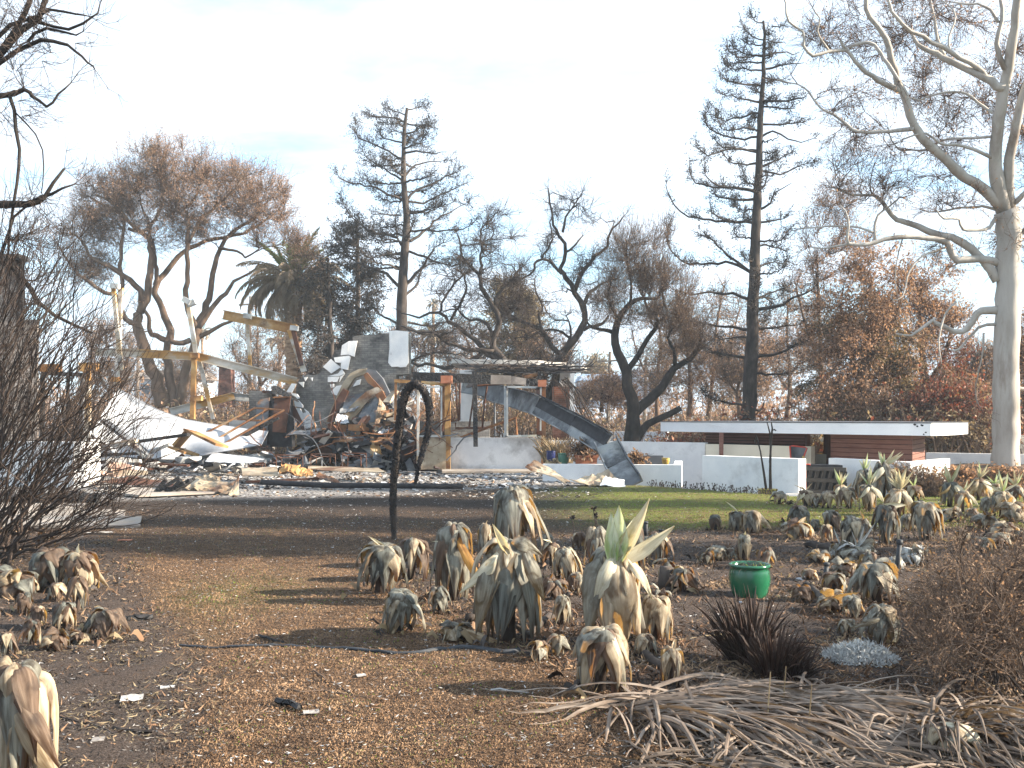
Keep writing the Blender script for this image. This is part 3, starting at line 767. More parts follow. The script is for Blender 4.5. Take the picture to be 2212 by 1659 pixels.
t_ = MB(); t_.sheet(q(1709, 998), q(1732, 998), q(1742, 967), q(1706, 964), 6, 6, .03, 5, th=.03, bow=-.12); t_.build('tray', MT['steel_blue'], wb)
MB().tube([q(1709, 998, .05), q(1706, 964, .05), q(1712, 963, .05), q(1738, 966, .05), q(1743, 968, .05), q(1732, 999, .05)], .022, 6).build('rim', MT['red_paint'], wb)
MB().bar(q(1733, 1015, .05), q(1735, 985, .05), .045, .04, (0, 1, 0)).build('handle', MT['yellow_paint'], wb)
MB().bar(q(1725, 1015, .05), q(1727, 992, .05), .045, .04, (0, 1, 0)).build('handle', MT['yellow_paint'], wb)

# ================================================================ PLANTERS near the fallen beam
def pot(name, label, u, vb_, w_px, h_px, Y, mat, prof=None, plant=True, lab_cat='pot'):
    b = P(u, vb_, Y); r = w_px / 2 / F * Y; h = h_px / F * Y
    t = thing(name, label, lab_cat, b)
    prof = prof or [(0, 0), (.70, 0), (.74, .03), (.92, .35), (1.0, .65), (.94, .88), (.93, .90), (1.04, .92), (1.06, .96), (1.02, 1.0), (.93, .99), (.88, .93), (.86, .80), (0, .80)]
    pf = [(a_ * r, z_ * h) for a_, z_ in prof]
    MB().lathe(pf, b, 32).build('body', mat, t, True)
    MB().lathe([(0, .835 * h), (r * .5, .85 * h), (r * .87, .82 * h)], b, 24).build('soil', MT['soil'], t, True)
    return t, b, r, h
tr = thing('planter_trough', 'terracotta trough planter standing on the white ledge', 'planter', P(1266, 1008, 25.9))
q = lambda u, v, d=0: P(u, v, 25.9 + d)
tm = MB(); tm.prism([q(1246, 1010), q(1288, 1010), q(1291, 986), q(1243, 986)], (0, .42, 0)); tm.build('body', MT['terracotta'], tr)
tm = MB(); tm.prism([q(1242, 989, -.02), q(1292, 989, -.02), q(1292, 984, -.02), q(1242, 984, -.02)], (0, .46, 0)); tm.build('rim', MT['terracotta'], tr)
pot('flower_pot', 'dull green pot on the ledge left of the terracotta trough', 1217, 1003, 24, 24, 26.3, MT['glaze_teal'])
pot('flower_pot', 'dark blue pot tucked against the end of the sooty white wall', 1190, 998, 20, 24, 26.6, MT['glaze_blue'])
pot('flower_pot', 'dark green bowl of shrivelled plant beside the fallen beam', 1342, 1006, 26, 20, 25.6, MT['glaze_teal'])
pot('flower_pot', 'small yellow green pot at the end of the white planter wall', 1438, 1003, 17, 14, 26.0, MT['glaze_yellow'])
tp_, tb_, tr_, th_ = pot('flower_pot', 'mustard and green glazed pot holding tall bare stalks', 1658, 1082, 42, 26, 21.6, MT['glaze_yellow'])
g_ = MB(); g_.prism([P(1372, 984, 26.6), P(1372, 1006, 26.6), P(1437, 1006, 26.6), P(1432, 984, 26.6)], (0, .1, 0)); solo(g_, 'metal_sheet', MT['aluminium'], 'dark grey metal panel lying behind the white planter wall', 'panel')
st = thing('dead_stalks', 'tall bare split stalks rising from the glazed pot by the wall', 'dead plant', P(1658, 1064, 21.6))
for (pts) in ([(1664, 1066), (1664, 1020), (1665, 960), (1663, 935), (1657, 912)], [(1656, 1066), (1650, 1020), (1643, 975), (1635, 945), (1632, 940)], [(1664, 1000), (1666, 950), (1668, 925), (1666, 912)], [(1634, 945), (1631, 952), (1633, 960)]):
    p3 = [P(u, v, 21.6) for u, v in pts]
    MB().tube(p3, np.linspace(.032, .010, len(p3)), 6, jit=.15, rng=rng).build('stalk', MT['twig_dark'], st)
# ================================================================ RUIN: left side
tw = thing('burnt_chimney_tower', 'tall burnt clapboard tower behind the bare shrub at the lawn edge', 'building', (-12.4, 24.5, 0))
q = lambda u, v, Y=24.5: P(u, v, Y)
mb = MB(); mb.prism([q(-150, 1050), q(44, 1050), q(44, 560), q(-150, 556)], (-1.3, 2.4, 0)); mb.build('wall', MT['siding'], tw)
for k in range(48):
    v = 1040 - k * 10.0
    if v < 566: break
    up = v < 690
    MB().bar(q(-150, v, 24.46), q(44, v - .5, 24.46), .035, .105, (0, 0, 1)).build('board', MT['siding'], tw)
MB().bar(q(44.5, 1048, 24.4), q(44.5, 566, 24.4), .14, .12, (0, 1, 0)).build('corner_post', MT['char'], tw)
MB().bar(q(-150, 560, 24.3), q(52, 557, 24.3), .5, .12).build('eave', MT['char'], tw)
tw2 = thing('burnt_lean_to', 'pale clapboard lean-to wall beside the burnt tower', 'building', (-11.5, 23.6, 0))
mb = MB(); mb.prism([q(-150, 1050, 23.7), q(82, 1050, 23.7), q(84, 690, 23.7), q(52, 690, 23.7), q(-150, 700, 23.7)], (-.34, .6, 0)); mb.build('wall', MT['siding'], tw2)
for k in range(33):
    v = 1040 - k * 10.4
    if v < 700: break
    MB().bar(q(-150, v, 23.66), q(82, v, 23.66), .035, .10, (0, 0, 1)).build('board', MT['siding'], tw2)

w = MB(); wallbox(w, XY(-140, 23.6), XY(160, 22.6), -.05, 1.05, .28); wallbox(w, XY(161, 22.61), XY(199, 25.6), -.05, 1.047, .2)
solo(w, 'house_wall', MT['white'], 'white stub wall of the ruin behind the bare shrub', 'wall')
fr = thing('door_frame', 'burnt door frame with cream and black posts left of the white sheet', 'door frame', (*XY(150, 25.4), 0))
q = lambda u, v, Y=25.4: P(u, v, Y)
MB().bar(q(188, 1030), q(188, 792), .16, .14, (0, 1, 0)).build('post', MT['rust_paint'], fr)
MB().bar(q(176, 1020, 25.3), q(178, 806, 25.3), .10, .10, (0, 1, 0)).build('jamb', MT['steel_blue'], fr)
MB().bar(q(90, 806, 25.3), q(186, 810, 25.3), .10, .10).build('lintel', MT['steel_blue'], fr)
MB().bar(q(145, 1000, 25.35), q(147, 806, 25.35), .07, .07, (0, 1, 0)).build('mullion', MT['char'], fr)
MB().bar(q(92, 1000, 25.35), q(92, 806, 25.35), .09, .08, (0, 1, 0)).build('jamb', MT['char'], fr)
MB().box(q(192, 793, 25.2), (.45, .2, .22)).build('bracket', MT['rust_yellow'], fr)
MB().box(q(110, 795, 25.2), (.5, .2, .20)).build('bracket', MT['rust_yellow'], fr)

# charred log and pale slabs in front
lg = MB(); n_ = 40
pts = [P(u, 1078 + 2 * math.sin(u * .03), 18.6) for u in np.linspace(-160, 214, n_)]
lg.tube(pts, .125 + .02 * np.sin(np.arange(n_) * .8), 16, jit=.07, rng=np.random.default_rng(2))
solo(lg, 'charred_log', MT['char'], 'thick charred log with alligator cracks lying at the lawn edge', 'log', smooth=False)
def slab(label, pts, th=.04, mat='slab', z=.0, name='paving_slab'):
    b = MB(); b.prism([(p[0], p[1], float(gz0(p[0], p[1])) + .02 + z) for p in pts], (0, 0, th)); return solo(b, name, MT[mat], label, 'slab')
def GP(u, v): Y = CAMZ * F / (v - 903.0); return np.array(((u - 1106) / F * Y, Y))
sl_ = thing('paving', 'pale scorched paving strip pointing into the lawn below the charred log', 'paving', (*GP(100, 1115), 0))
for row in range(3):
    for k in range(7):
        u0 = -180 + k * 73 - row * 12
        va, vb2 = (1091, 1104, 1120)[row], (1103.6, 1119.6, 1141)[row]
        mxu = (190, 272, 330)[row]
        u1 = min(u0 + 72, mxu)
        if u1 - u0 < 12: continue
        pp = [GP(u0 + 5, va), GP(u1, va + (2 if u1 == mxu else 0)), GP(u1 - (40 if (u1 == mxu and row == 2) else 4), vb2), GP(u0, vb2)]
        b = MB(); zz = .012 + .016 * ((k * 7 + row * 3) % 5) / 5; b.prism([(p[0], p[1], .0) for p in pp], (0, 0, .02 + zz)); b.build('slab', MT['slab'], sl_)
slab('tan slab of paving under the crumpled tin at the edge of the ruin', [GP(225, 1066), GP(300, 1076), GP(480, 1068), GP(470, 1058), GP(330, 1050)])
slab('pale floor slab in the ash before the brick ruin', [GP(300, 1000), GP(470, 1012), GP(690, 1003), GP(640, 993), GP(420, 990)], mat='concrete')

# steel frame: beams, posts and brackets
def ibeam(mb, a, b, w, h):
    a = np.array(a, float); b = np.array(b, float)
    d = (b - a) / np.linalg.norm(b - a); sd = np.cross(d, (0, 0, 1)); sd /= np.linalg.norm(sd); u = np.cross(sd, d)
    t = h * .10
    mb.bar(a, b, w * .12, h - 2 * t)
    for s__ in (-1, 1): mb.bar(a + u * s__ * (h / 2 - t / 2), b + u * s__ * (h / 2 - t / 2), w, t)
    return mb
fa = thing('steelwork', 'leaning rust and white steel frame of posts carrying a long sagging beam', 'steel frame', (*XY(400, 33), 0))
q = lambda u, v, Y=33: P(u, v, Y)
def chain(pts, w, h, name, mat, par, q=q):
    for k in range(len(pts) - 1):
        b = MB(); ibeam(b, q(*pts[k]), q(*pts[k + 1]), w, h); b.build(name, mat, par)
chain([(205, 760, 34), (262, 761, 33.5), (425, 770, 33), (640, 824, 33.5)], .2, .28, 'beam', MT['rust_paint'], fa)
chain([(483, 680, 35), (640, 712, 34.5)], .22, .34, 'beam', MT['rust_yellow'], fa)
for (u0, v0, u1, v1, w_, mname, Y) in ((245, 622, 262, 800, .12, 'rust_paint', 33.2), (262, 622, 252, 830, .14, 'rust_paint', 33.4), (405, 648, 424, 768, .13, 'rust_paint', 32.9), (420, 765, 416, 905, .15, 'rust_yellow', 32.9), (430, 775, 460, 905, .11, 'rust_paint', 33.3), (533, 690, 541, 792, .10, 'rust_paint', 34.9), (626, 712, 657, 803, .18, 'rust_paint', 34.3), (634, 714, 652, 790, .14, 'rust_dark', 34.2)):
    MB().bar(q(u0, v0, Y), q(u1, v1, Y), w_, w_, (0, 1, 0)).build('post', MT[mname], fa)
for (u, v, a, Y) in ((249, 618, .1, 33.1), (404, 650, .5, 32.7), (414, 655, -.4, 32.8), (535, 683, .15, 34.6), (636, 709, .1, 34.2), (428, 860, 0, 32.7), (250, 820, 0, 33.0), (421, 768, 0, 32.8)):
    MB().box(q(u, v, Y), (.27, .22, .17), yrot(a)).build('bracket', MT['steel_pale'] if v < 720 else MT['rust_yellow'], fa)
def loose_beam(label, a, b, w, h, mat, name='fallen_beam', cat='beam', kind='i'):
    m_ = MB(); (ibeam(m_, a, b, w, h) if kind == 'i' else m_.bar(a, b, w, h)); return solo(m_, name, MT[mat], label, cat)
loose_beam('cream painted beam sloping behind the curved white sheet', q(368, 890, 33.5), q(506, 855, 34), .16, .26, 'rust_paint')
loose_beam('white beam lying level behind the burnt brick pier', q(500, 857, 34), q(608, 864, 34.4), .16, .26, 'steel_pale')
loose_beam('rusty orange strut leaning beside the burnt brick pier', q(606, 862, 33.6), q(572, 938, 33.2), .12, .14, 'rust_yellow', kind='b')
loose_beam('cream block end of a fallen beam behind the white sheet', q(498, 920, 33), q(556, 922, 33), .4, .38, 'concrete', kind='b')

# big curved white roof sheet, sagging to the right
cs = MB(); nu, nv = 28, 12
top = [(256, 838), (300, 862), (345, 886), (400, 905), (450, 914), (520, 923), (580, 930)]
bot = [(196, 935), (255, 985), (320, 990), (375, 992), (430, 985), (500, 972), (565, 960)]
tu = np.linspace(0, 1, nu + 1)
ti = np.linspace(0, 1, 7)
TP = np.stack((np.interp(tu, ti, [a[0] for a in top]), np.interp(tu, ti, [a[1] for a in top])), -1)
BP = np.stack((np.interp(tu, ti, [a[0] for a in bot]), np.interp(tu, ti, [a[1] for a in bot])), -1)
V = []
for j in range(nv + 1):
    f = j / nv
    for i in range(nu + 1):
        uv_ = TP[i] * (1 - f) + BP[i] * f
        Yd = 32.6 - 2.3 * f - .5 * math.sin(f * 3.14) + .25 * math.sin(i * .5) * f
        V.append(P(uv_[0], uv_[1], Yd))
V = np.array(V); Wn = nu + 1
i_ = np.arange(nv)[:, None] * Wn + np.arange(nu)[None]
q_ = np.stack((i_, i_ + 1, i_ + Wn + 1, i_ + Wn), -1).reshape(-1, 4)
nrm = np.array((-.2, .9, -.5)) * .05; N_ = len(V)
edge = list(range(0, nu)) + [k * Wn + nu for k in range(nv)] + [nv * Wn + nu - k for k in range(nu)] + [(nv - k) * Wn for k in range(nv)]
eq = np.array([(edge[k], edge[k] + N_, edge[(k + 1) % len(edge)] + N_, edge[(k + 1) % len(edge)]) for k in range(len(edge))])
cs.add(np.concatenate((V, V + nrm)), [q_[:, ::-1], q_ + N_, eq])
solo(cs, 'roof_sheet', MT['ashsheet'], 'big curved white roof sheet slumped to the ground left of the brick ruin', 'sheet', smooth=True)

# ================================================================ brick ruin
ch = thing('brick_ruin', 'tall sooty brick chimney wall with stepped broken edge', 'chimney', (*XY(870, 34), 0))
def poly(par, name, pts, Y, th, mat, cv=CR, tilt=0.0, smooth=False):
    pp = [P(*cv(x, y), Y) for x, y in pts]
    zc = np.mean([p[2] for p in pp])
    pp = [p + np.array((0, tilt * (p[2] - zc), 0)) for p in pp]
    b = MB(); b.prism(pp, (0, th, 0)); return b.build(name, mat, par)
poly(ch, 'wall', [(680, 1180), (672, 740), (690, 690), (720, 665), (760, 645), (800, 655), (850, 635), (870, 590), (935, 530), (955, 470), (1000, 460), (1040, 425), (1090, 400), (1088, 370), (1115, 360), (1360, 343), (1500, 345), (1500, 640), (1410, 650), (1412, 1180)], 34, .9, MT['brick_grey'])
poly(ch, 'plaster_panel', [(1358, 326), (1410, 322), (1498, 330), (1497, 470), (1500, 560), (1480, 590), (1440, 594), (1420, 588), (1375, 590), (1350, 560), (1360, 450)], 33.93, .068, MT['plaster'])
poly(ch, 'plaster_panel', [(1360, 328), (1376, 328), (1378, 500), (1362, 500)], 33.90, .028, MT['plaster'])
pieces = [[(1060, 400), (1122, 398), (1100, 515), (1055, 500)], [(1010, 432), (1058, 402), (1052, 500), (1000, 505)], [(950, 522), (1058, 507), (1075, 515), (1040, 545), (1000, 560), (960, 556)],
 [(870, 590), (928, 532), (958, 560), (1000, 592), (930, 638)], [(1003, 562), (1072, 520), (1052, 612), (1000, 602)], [(910, 658), (980, 640), (1010, 604), (1030, 640), (990, 658)], [(905, 664), (950, 662), (990, 662), (975, 702), (905, 702)], [(996, 662), (1028, 644), (1012, 664), (990, 700)],
 [(920, 720), (950, 715), (950, 740), (930, 745)], [(940, 760), (970, 730), (1005, 725), (1005, 760), (975, 803), (935, 785)], [(690, 705), (730, 700), (725, 740)], [(728, 668), (755, 665), (740, 695)], [(778, 670), (795, 668), (790, 695)],
 [(600, 775), (640, 712), (672, 715), (640, 780)], [(635, 782), (680, 790), (697, 820), (670, 832)], [(655, 835), (690, 837), (720, 872), (720, 890), (665, 882)], [(665, 892), (700, 895), (745, 990), (720, 1000)], [(732, 900), (760, 920), (825, 1030), (800, 1020)], [(715, 932), (745, 925), (770, 975), (730, 985)], [(732, 990), (772, 980), (795, 1030), (750, 1045), (735, 1040)], [(1120, 690), (1150, 680), (1140, 720), (1090, 735)], [(930, 770), (945, 765), (940, 790)]]
rng = np.random.default_rng(11)
for k, pc in enumerate(pieces):
    poly(ch, 'plaster_fragment', pc, (33.90 if k < 13 or k > 19 else 33.2) - rng.uniform(0, .03), .09, MT['plaster'], tilt=rng.uniform(-.06, .06))
bp_ = thing('burnt_brick_pier', 'low blackened brick pier left of the chimney wall', 'wall', (*XY(580, 33.4), 0))
poly(bp_, 'wall', [(325, 765), (420, 768), (500, 772), (495, 1200), (328, 1200)], 33.4, .5, MT['brick_grey'])
poly(bp_, 'coping', [(420, 762), (600, 772), (640, 792), (600, 800), (420, 780)], 33.1, .7, MT['rust_dark'])
def plate(name, label, cat, pts, Y, th, mat, tilt=0.0, cv=CR):
    o = poly(None, name, pts, Y, th, MT[mat], cv, tilt); return tag(recenter(o), label, cat)
ck = thing('metal_cabinet', 'grey burnt metal cabinet door standing before the brick pier', 'cabinet', (*XY(645, 32.4), 0))
poly(ck, 'door', [(372, 1160), (380, 860), (410, 830), (475, 815), (470, 900), (455, 1165)], 32.5, .06, MT['steel_blue'], tilt=.05)
poly(ck, 'side_panel', [(455, 1165), (470, 900), (475, 815), (498, 830), (490, 1165)], 32.7, .5, MT['black'])
poly(ck, 'rusted_base', [(372, 1165), (374, 1060), (452, 1040), (450, 1165)], 32.46, .035, MT['rust'])
ck = thing('metal_cabinet', 'dark red rusted cabinet standing upright beside the broken plaster', 'cabinet', (*XY(690, 32.4), 0))
poly(ck, 'door', [(498, 1070), (512, 815), (630, 812), (628, 830), (598, 1075)], 32.4, .05, MT['rust_dark'], tilt=.03)
poly(ck, 'rim', [(498, 818), (512, 808), (632, 806), (632, 816), (514, 820)], 32.35, .09, MT['rust'])
poly(ck, 'carcass', [(480, 1180), (495, 830), (625, 825), (640, 1180)], 32.5, .5, MT['black'])
plate('scorched_sheet', 'brown scorched panel leaning beside the falling plaster', 'panel', [(625, 860), (660, 880), (745, 1050), (720, 1060), (615, 905)], 32.9, .08, 'rust_dark')
plate('charred_board', 'charred roof board lying on top of the rusted cabinet', 'board', [(483, 735), (520, 728), (590, 770), (660, 810), (690, 850), (640, 830), (560, 800), (500, 790)], 32.7, .25, 'char', tilt=.3)
plate('charred_board', 'black charred plank slanting below the rusty tube ladder', 'board', [(30, 1230), (60, 1215), (330, 1050), (540, 960), (545, 975), (350, 1080), (150, 1180)], 31.2, .12, 'char')
plate('burnt_shelf', 'black burnt shelf unit behind the pale upright tin sheet', 'shelf', [(1330, 790), (1400, 790), (1400, 1060), (1330, 1060)], 33.4, .3, 'black')
bs = thing('burnt_shelf_rack', 'dark shelf rack with a few teal bottles beside the tin sheet', 'shelf', (*XY(1050, 33), 0))
for y in (830, 885, 940, 1000): MB().bar(P(*CR(1330, y), 33.1), P(*CR(1395, y), 33.1), .3, .035).build('shelf', MT['steel_blue'], bs)
for x in (1332, 1393): MB().bar(P(*CR(x, 780), 33.0), P(*CR(x, 1060), 33.0), .05, .05, (0, 1, 0)).build('upright', MT['char'], bs)
bt = bpy.data.meshes
for k, x in enumerate((1356, 1366, 1376, 1385)):
    p = P(*CR(x, 882), 33.05); b = MB(); b.lathe([(0, 0), (.035, 0), (.035, .15), (.015, .19), (.015, .24), (0, .24)], p, 8)
    o = solo(b, 'bottle', MT['glaze_teal'], ('teal bottle at the left end of the dark rack', 'second teal bottle along the dark rack shelf', 'third teal bottle along the dark rack shelf', 'teal bottle at the right end of the dark rack')[k], 'bottle', 'bottles on the burnt rack')

# bent arch of roofing tin and what it covers
ar = thing('collapsed_arch', 'bent arch of rusted sheet beams slumped against the chimney', 'wreckage', (*XY(860, 33), 0))
def strip(par, pts, w, dep, mat, name, Y, seed=0):
    p = np.array([P(*CR(x, y), Y) for x, y in pts])
    r_ = np.random.default_rng(seed)
    t = np.gradient(p, axis=0); t /= np.linalg.norm(t, axis=1, keepdims=True)
    sd = np.cross(t, (0, 1, 0)); sd /= np.linalg.norm(sd, axis=1, keepdims=True)
    V = []
    for k in range(len(p)):
        ww = w * r_.uniform(.8, 1.2); dd = dep * r_.uniform(.8, 1.2)
        V += [p[k] - sd[k] * ww, p[k] + sd[k] * ww, p[k] + sd[k] * ww * .9 + np.array((0, dd, 0)), p[k] - sd[k] * ww * .9 + np.array((0, dd, 0))]
    fs = []
    for k in range(len(p) - 1):
        a = k * 4
        fs += [(a, a + 1, a + 5, a + 4), (a + 1, a + 2, a + 6, a + 5), (a + 2, a + 3, a + 7, a + 6), (a + 3, a, a + 4, a + 7)]
    n4 = (len(p) - 1) * 4
    b = MB(); b.add(V, [np.array(fs), np.array([(3, 2, 1, 0)]), np.array([(n4, n4 + 1, n4 + 2, n4 + 3)])]); return b.build(name, mat, par)
strip(ar, [(915, 1000), (955, 890), (1000, 790), (1045, 710), (1085, 655), (1140, 630), (1195, 622)], .10, .5, MT['tin'], 'rib', 32.6, 1)
strip(ar, [(1190, 625), (1240, 640), (1285, 690), (1320, 750), (1350, 815)], .12, .5, MT['steel_blue'], 'rib', 32.5, 2)
strip(ar, [(1180, 640), (1215, 690), (1260, 730), (1310, 800)], .09, .4, MT['rust'], 'rib', 32.3, 3)
strip(ar, [(1045, 960), (1120, 880), (1200, 800), (1270, 770), (1290, 790)], .13, .4, MT['tin'], 'rib', 32.0, 4)
strip(ar, [(1280, 780), (1310, 830), (1340, 870), (1390, 920)], .12, .3, MT['rust'], 'rib', 31.9, 5)
strip(ar, [(920, 1000), (945, 940), (1000, 830), (1040, 760)], .1, .3, MT['rust_dark'], 'rib', 32.2, 6)
def csheet(name, label, cat, c4, Y4, amp, seed, mat, nu=9, nv=7, cv=CR, fold=0.0, freq=1.2, bow=0.0, smooth=False):
    pts = [P(*cv(*p), y) for p, y in zip(c4, Y4 if isinstance(Y4, (list, tuple)) else [Y4] * 4)]
    b = MB(); b.sheet(*pts, nu, nv, amp, seed, fold=fold, freq=freq, bow=bow); return solo(b, name, MT[mat], label, cat, smooth=smooth)
csheet('roofing_sheet', 'blue grey roofing sheet sagging under the bent arch', 'sheet', [(990, 930), (1130, 900), (1230, 770), (1060, 790)], [31.8, 31.9, 32.6, 32.8], .12, 1, 'steel_blue')
csheet('roofing_sheet', 'dark soot covered sheet hanging below the bent arch', 'sheet', [(1110, 1000), (1260, 990), (1290, 810), (1190, 850)], [31.7, 31.8, 32, 32.2], .12, 2, 'steel_blue')
csheet('roofing_sheet', 'pale rusted tin sheet standing upright at the right of the bent arch', 'sheet', [(1235, 1095), (1330, 1040), (1332, 880), (1285, 815)], [31.2, 31.4, 31.8, 31.8], .07, 3, 'tin', freq=2)
csheet('roofing_sheet', 'long curled rust coloured strip below the hanging sheets', 'sheet', [(1080, 985), (1200, 1080), (1210, 1050), (1090, 960)], [31.3, 31.2, 31.4, 31.5], .08, 4, 'rust_dark', bow=.12)
csheet('roofing_sheet', 'orange rust sheet propped against the white appliance', 'sheet', [(1218, 1250), (1310, 1250), (1270, 1120), (1218, 1098)], [30.0, 30.0, 30.4, 30.4], .05, 5, 'rust_yellow', freq=2)
csheet('roofing_sheet', 'white scraps of board spilling at the centre of the wreck pile', 'sheet', [(960, 1000), (1060, 1005), (1050, 945), (975, 930)], [31.2, 31.2, 31.6, 31.6], .12, 6, 'ashsheet', freq=2)
csheet('roofing_sheet', 'crumpled blue black sheet at the foot of the wreck pile', 'sheet', [(1030, 1200), (1220, 1240), (1200, 1090), (1040, 1110)], [30.2, 30.2, 30.8, 30.8], .16, 7, 'steel_blue', freq=1.8)
csheet('roofing_sheet', 'flat black sheet lying over the middle of the wreck', 'sheet', [(620, 1090), (820, 1085), (850, 1040), (640, 1070)], [30.6, 30.6, 31.6, 31.6], .06, 8, 'steel_blue')
ap = thing('burnt_appliance', 'whitened burnt appliance box with rust side at the edge of the wreck', 'appliance', (*XY(1045, 30.6), 0))
poly(ap, 'body', [(1320, 1250), (1418, 1245), (1420, 1075), (1318, 1085)], 30.6, .8, MT['concrete'])
poly(ap, 'front_panel', [(1326, 1246), (1412, 1240), (1412, 1090), (1326, 1096)], 30.57, .028, MT['steel_pale'])
csheet('ash_heap', 'white ash and scraps heaped on top of the burnt appliance', 'debris', [(1280, 1090), (1420, 1078), (1400, 1045), (1300, 1050)], [30.4, 30.4, 31.2, 31.2], .16, 9, 'ashsheet', freq=3)
bo = MB(); p0, p1 = P(*CR(790, 1175), 30.6), P(*CR(955, 1165), 30.9)
bo.tube([p0, p0 + (p1 - p0) * .05, p0 + (p1 - p0) * .5, p1], [.38, .46, .47, .40], 18, jit=.03, rng=rng)
solo(bo, 'water_heater', MT['rust_dark'], 'purple brown rusted tank lying on its side in the wreck pile', 'tank', smooth=True)
bo = MB(); bo.tube([P(*CR(950, 1150), 30.3), P(*CR(990, 1148), 30.4)], [.34, .30], 14); solo(bo, 'steel_drum', MT['steel_blue'], 'grey drum end poking out right of the rusted tank', 'tank')

# heap of unsortable wreckage in and around: one mass
def debris(name, region, N, hmax, size, mats, seed, kind='stuff', flat=.5):
    """region: list of (u,v) ground pixels polygon as (u0,u1,v0,v1)"""
    r_ = np.random.default_rng(seed); b = MB()
    for k in range(N):
        u = r_.uniform(region[0], region[1]); v = r_.uniform(region[2], region[3])
        Y = CAMZ * F / (v - 903.0); x = (u - 1106) / F * Y
        tu_ = (u - region[0]) / (region[1] - region[0])
        h = hmax * max(0, math.sin(math.pi * tu_)) ** .6 * r_.uniform(0, 1) ** 1.6 if hmax else 0
        s_ = size * r_.uniform(.3, 1.2) ** 1.3
        dims = (s_, s_ * r_.uniform(.25, .9), s_ * r_.uniform(.04, .25 if flat < .7 else .12))
        rot = zrot(r_.uniform(0, 6.3)) @ xrot(r_.normal(0, flat)) @ yrot(r_.normal(0, flat))
        b.box((x, Y, float(gz0(x, Y)) + h + dims[2] * .4), dims, rot, m=int(r_.integers(len(mats))), jit=s_ * .05, rng=r_)
    o = b.build(name, [MT[m_] for m_ in mats]); return tag(recenter(o), kind=kind)
o = debris('wreck_heap', (610, 960, 1011, 1018), 300, 1.5, .55, ['steel_blue', 'black', 'rust_dark', 'concrete', 'rust', 'char', 'black'], 5, flat=.7); tag(o, 'heap of blackened wreckage below the brick chimney')
o = debris('wreck_heap', (800, 905, 1008, 1014), 150, 2.4, .5, ['steel_blue', 'black', 'tin', 'steel_blue', 'rust', 'concrete', 'char'], 55, flat=.9); tag(o, 'crumpled metal heaped under the bent arch')
rd_ = MB(); r_ = np.random.default_rng(57)
for k in range(70):
    p = P(r_.uniform(560, 980), 985, r_.uniform(28.5, 31.5)); p[2] = r_.uniform(.1, 1.3); d = unit3 = np.array((r_.normal(0, 1), r_.normal(0, .6), r_.normal(.25, .5))); pts = [p]
    for j in range(6): d = d / np.linalg.norm(d) + r_.normal(0, .22, 3); pts.append(pts[-1] + d * r_.uniform(.12, .3))
    pts = np.array(pts); pts[:, 2] = np.maximum(pts[:, 2], .03); rd_.tube(pts, r_.uniform(.008, .022), 4, m=int(r_.integers(3)))
tag(recenter(rd_.build('bent_rods', [MT['rust_dark'], MT['steel_blue'], MT['rust']])), 'tangle of bent rods and wire through the wreckage', kind='stuff')
o = debris('wreck_heap', (215, 640, 1004, 1022), 230, .45, .6, ['steel_pale', 'char', 'ashsheet', 'rust_dark', 'steel_blue', 'concrete'], 6, flat=.3); tag(o, 'strewn boards and metal in front of the curved white sheet')
o = debris('rubble', (180, 1180, 1012, 1058), 2600, 0, .13, ['ashsheet', 'concrete', 'litter_dark', 'litter_pale', 'litter_brown', 'slab', 'black', 'litter_dark'], 7, flat=.25); tag(o, 'ash, chips and small rubble over the ruin floor')
o = debris('rubble', (120, 1300, 1022, 1075), 2600, 0, .07, ['concrete', 'slab', 'litter_dark', 'litter_pale', 'litter_brown', 'litter_dark', 'litter_dark'], 8, flat=.25); tag(o, 'finer ash chips scattered at the lawn edge')
# loose pinkish bricks by the door frame
rng = np.random.default_rng(31)
proto = None
for k in range(26):
    u = rng.uniform(208, 300); v = rng.uniform(1010, 1032); p = G(u, v); st_ = .17 * rng.integers(0, 3) if 225 < u < 275 else 0
    if proto is None:
        b = MB(); b.box((0, 0, 0), (.26, .13, .11), jit=.008, rng=rng); proto = b.mesh('brick', [M('brick_pinkish', [(.3, (.36, .22, .17)), (.7, (.52, .38, .31))], 6, rough=.9, bump=.3, rand=.15)])
    o = bpy.data.objects.new('brick', proto); COL.objects.link(o); o.location = (p[0], p[1], .05 + st_ * .6)
    o.rotation_euler = (rng.normal(0, .5), rng.normal(0, .4), rng.uniform(0, 6.3)); o.scale = [float(rng.uniform(.8, 1.4))] * 3
    tag(o, 'loose pinkish brick in the tumbled pile by the cream door post', 'brick', 'loose bricks by the door post')

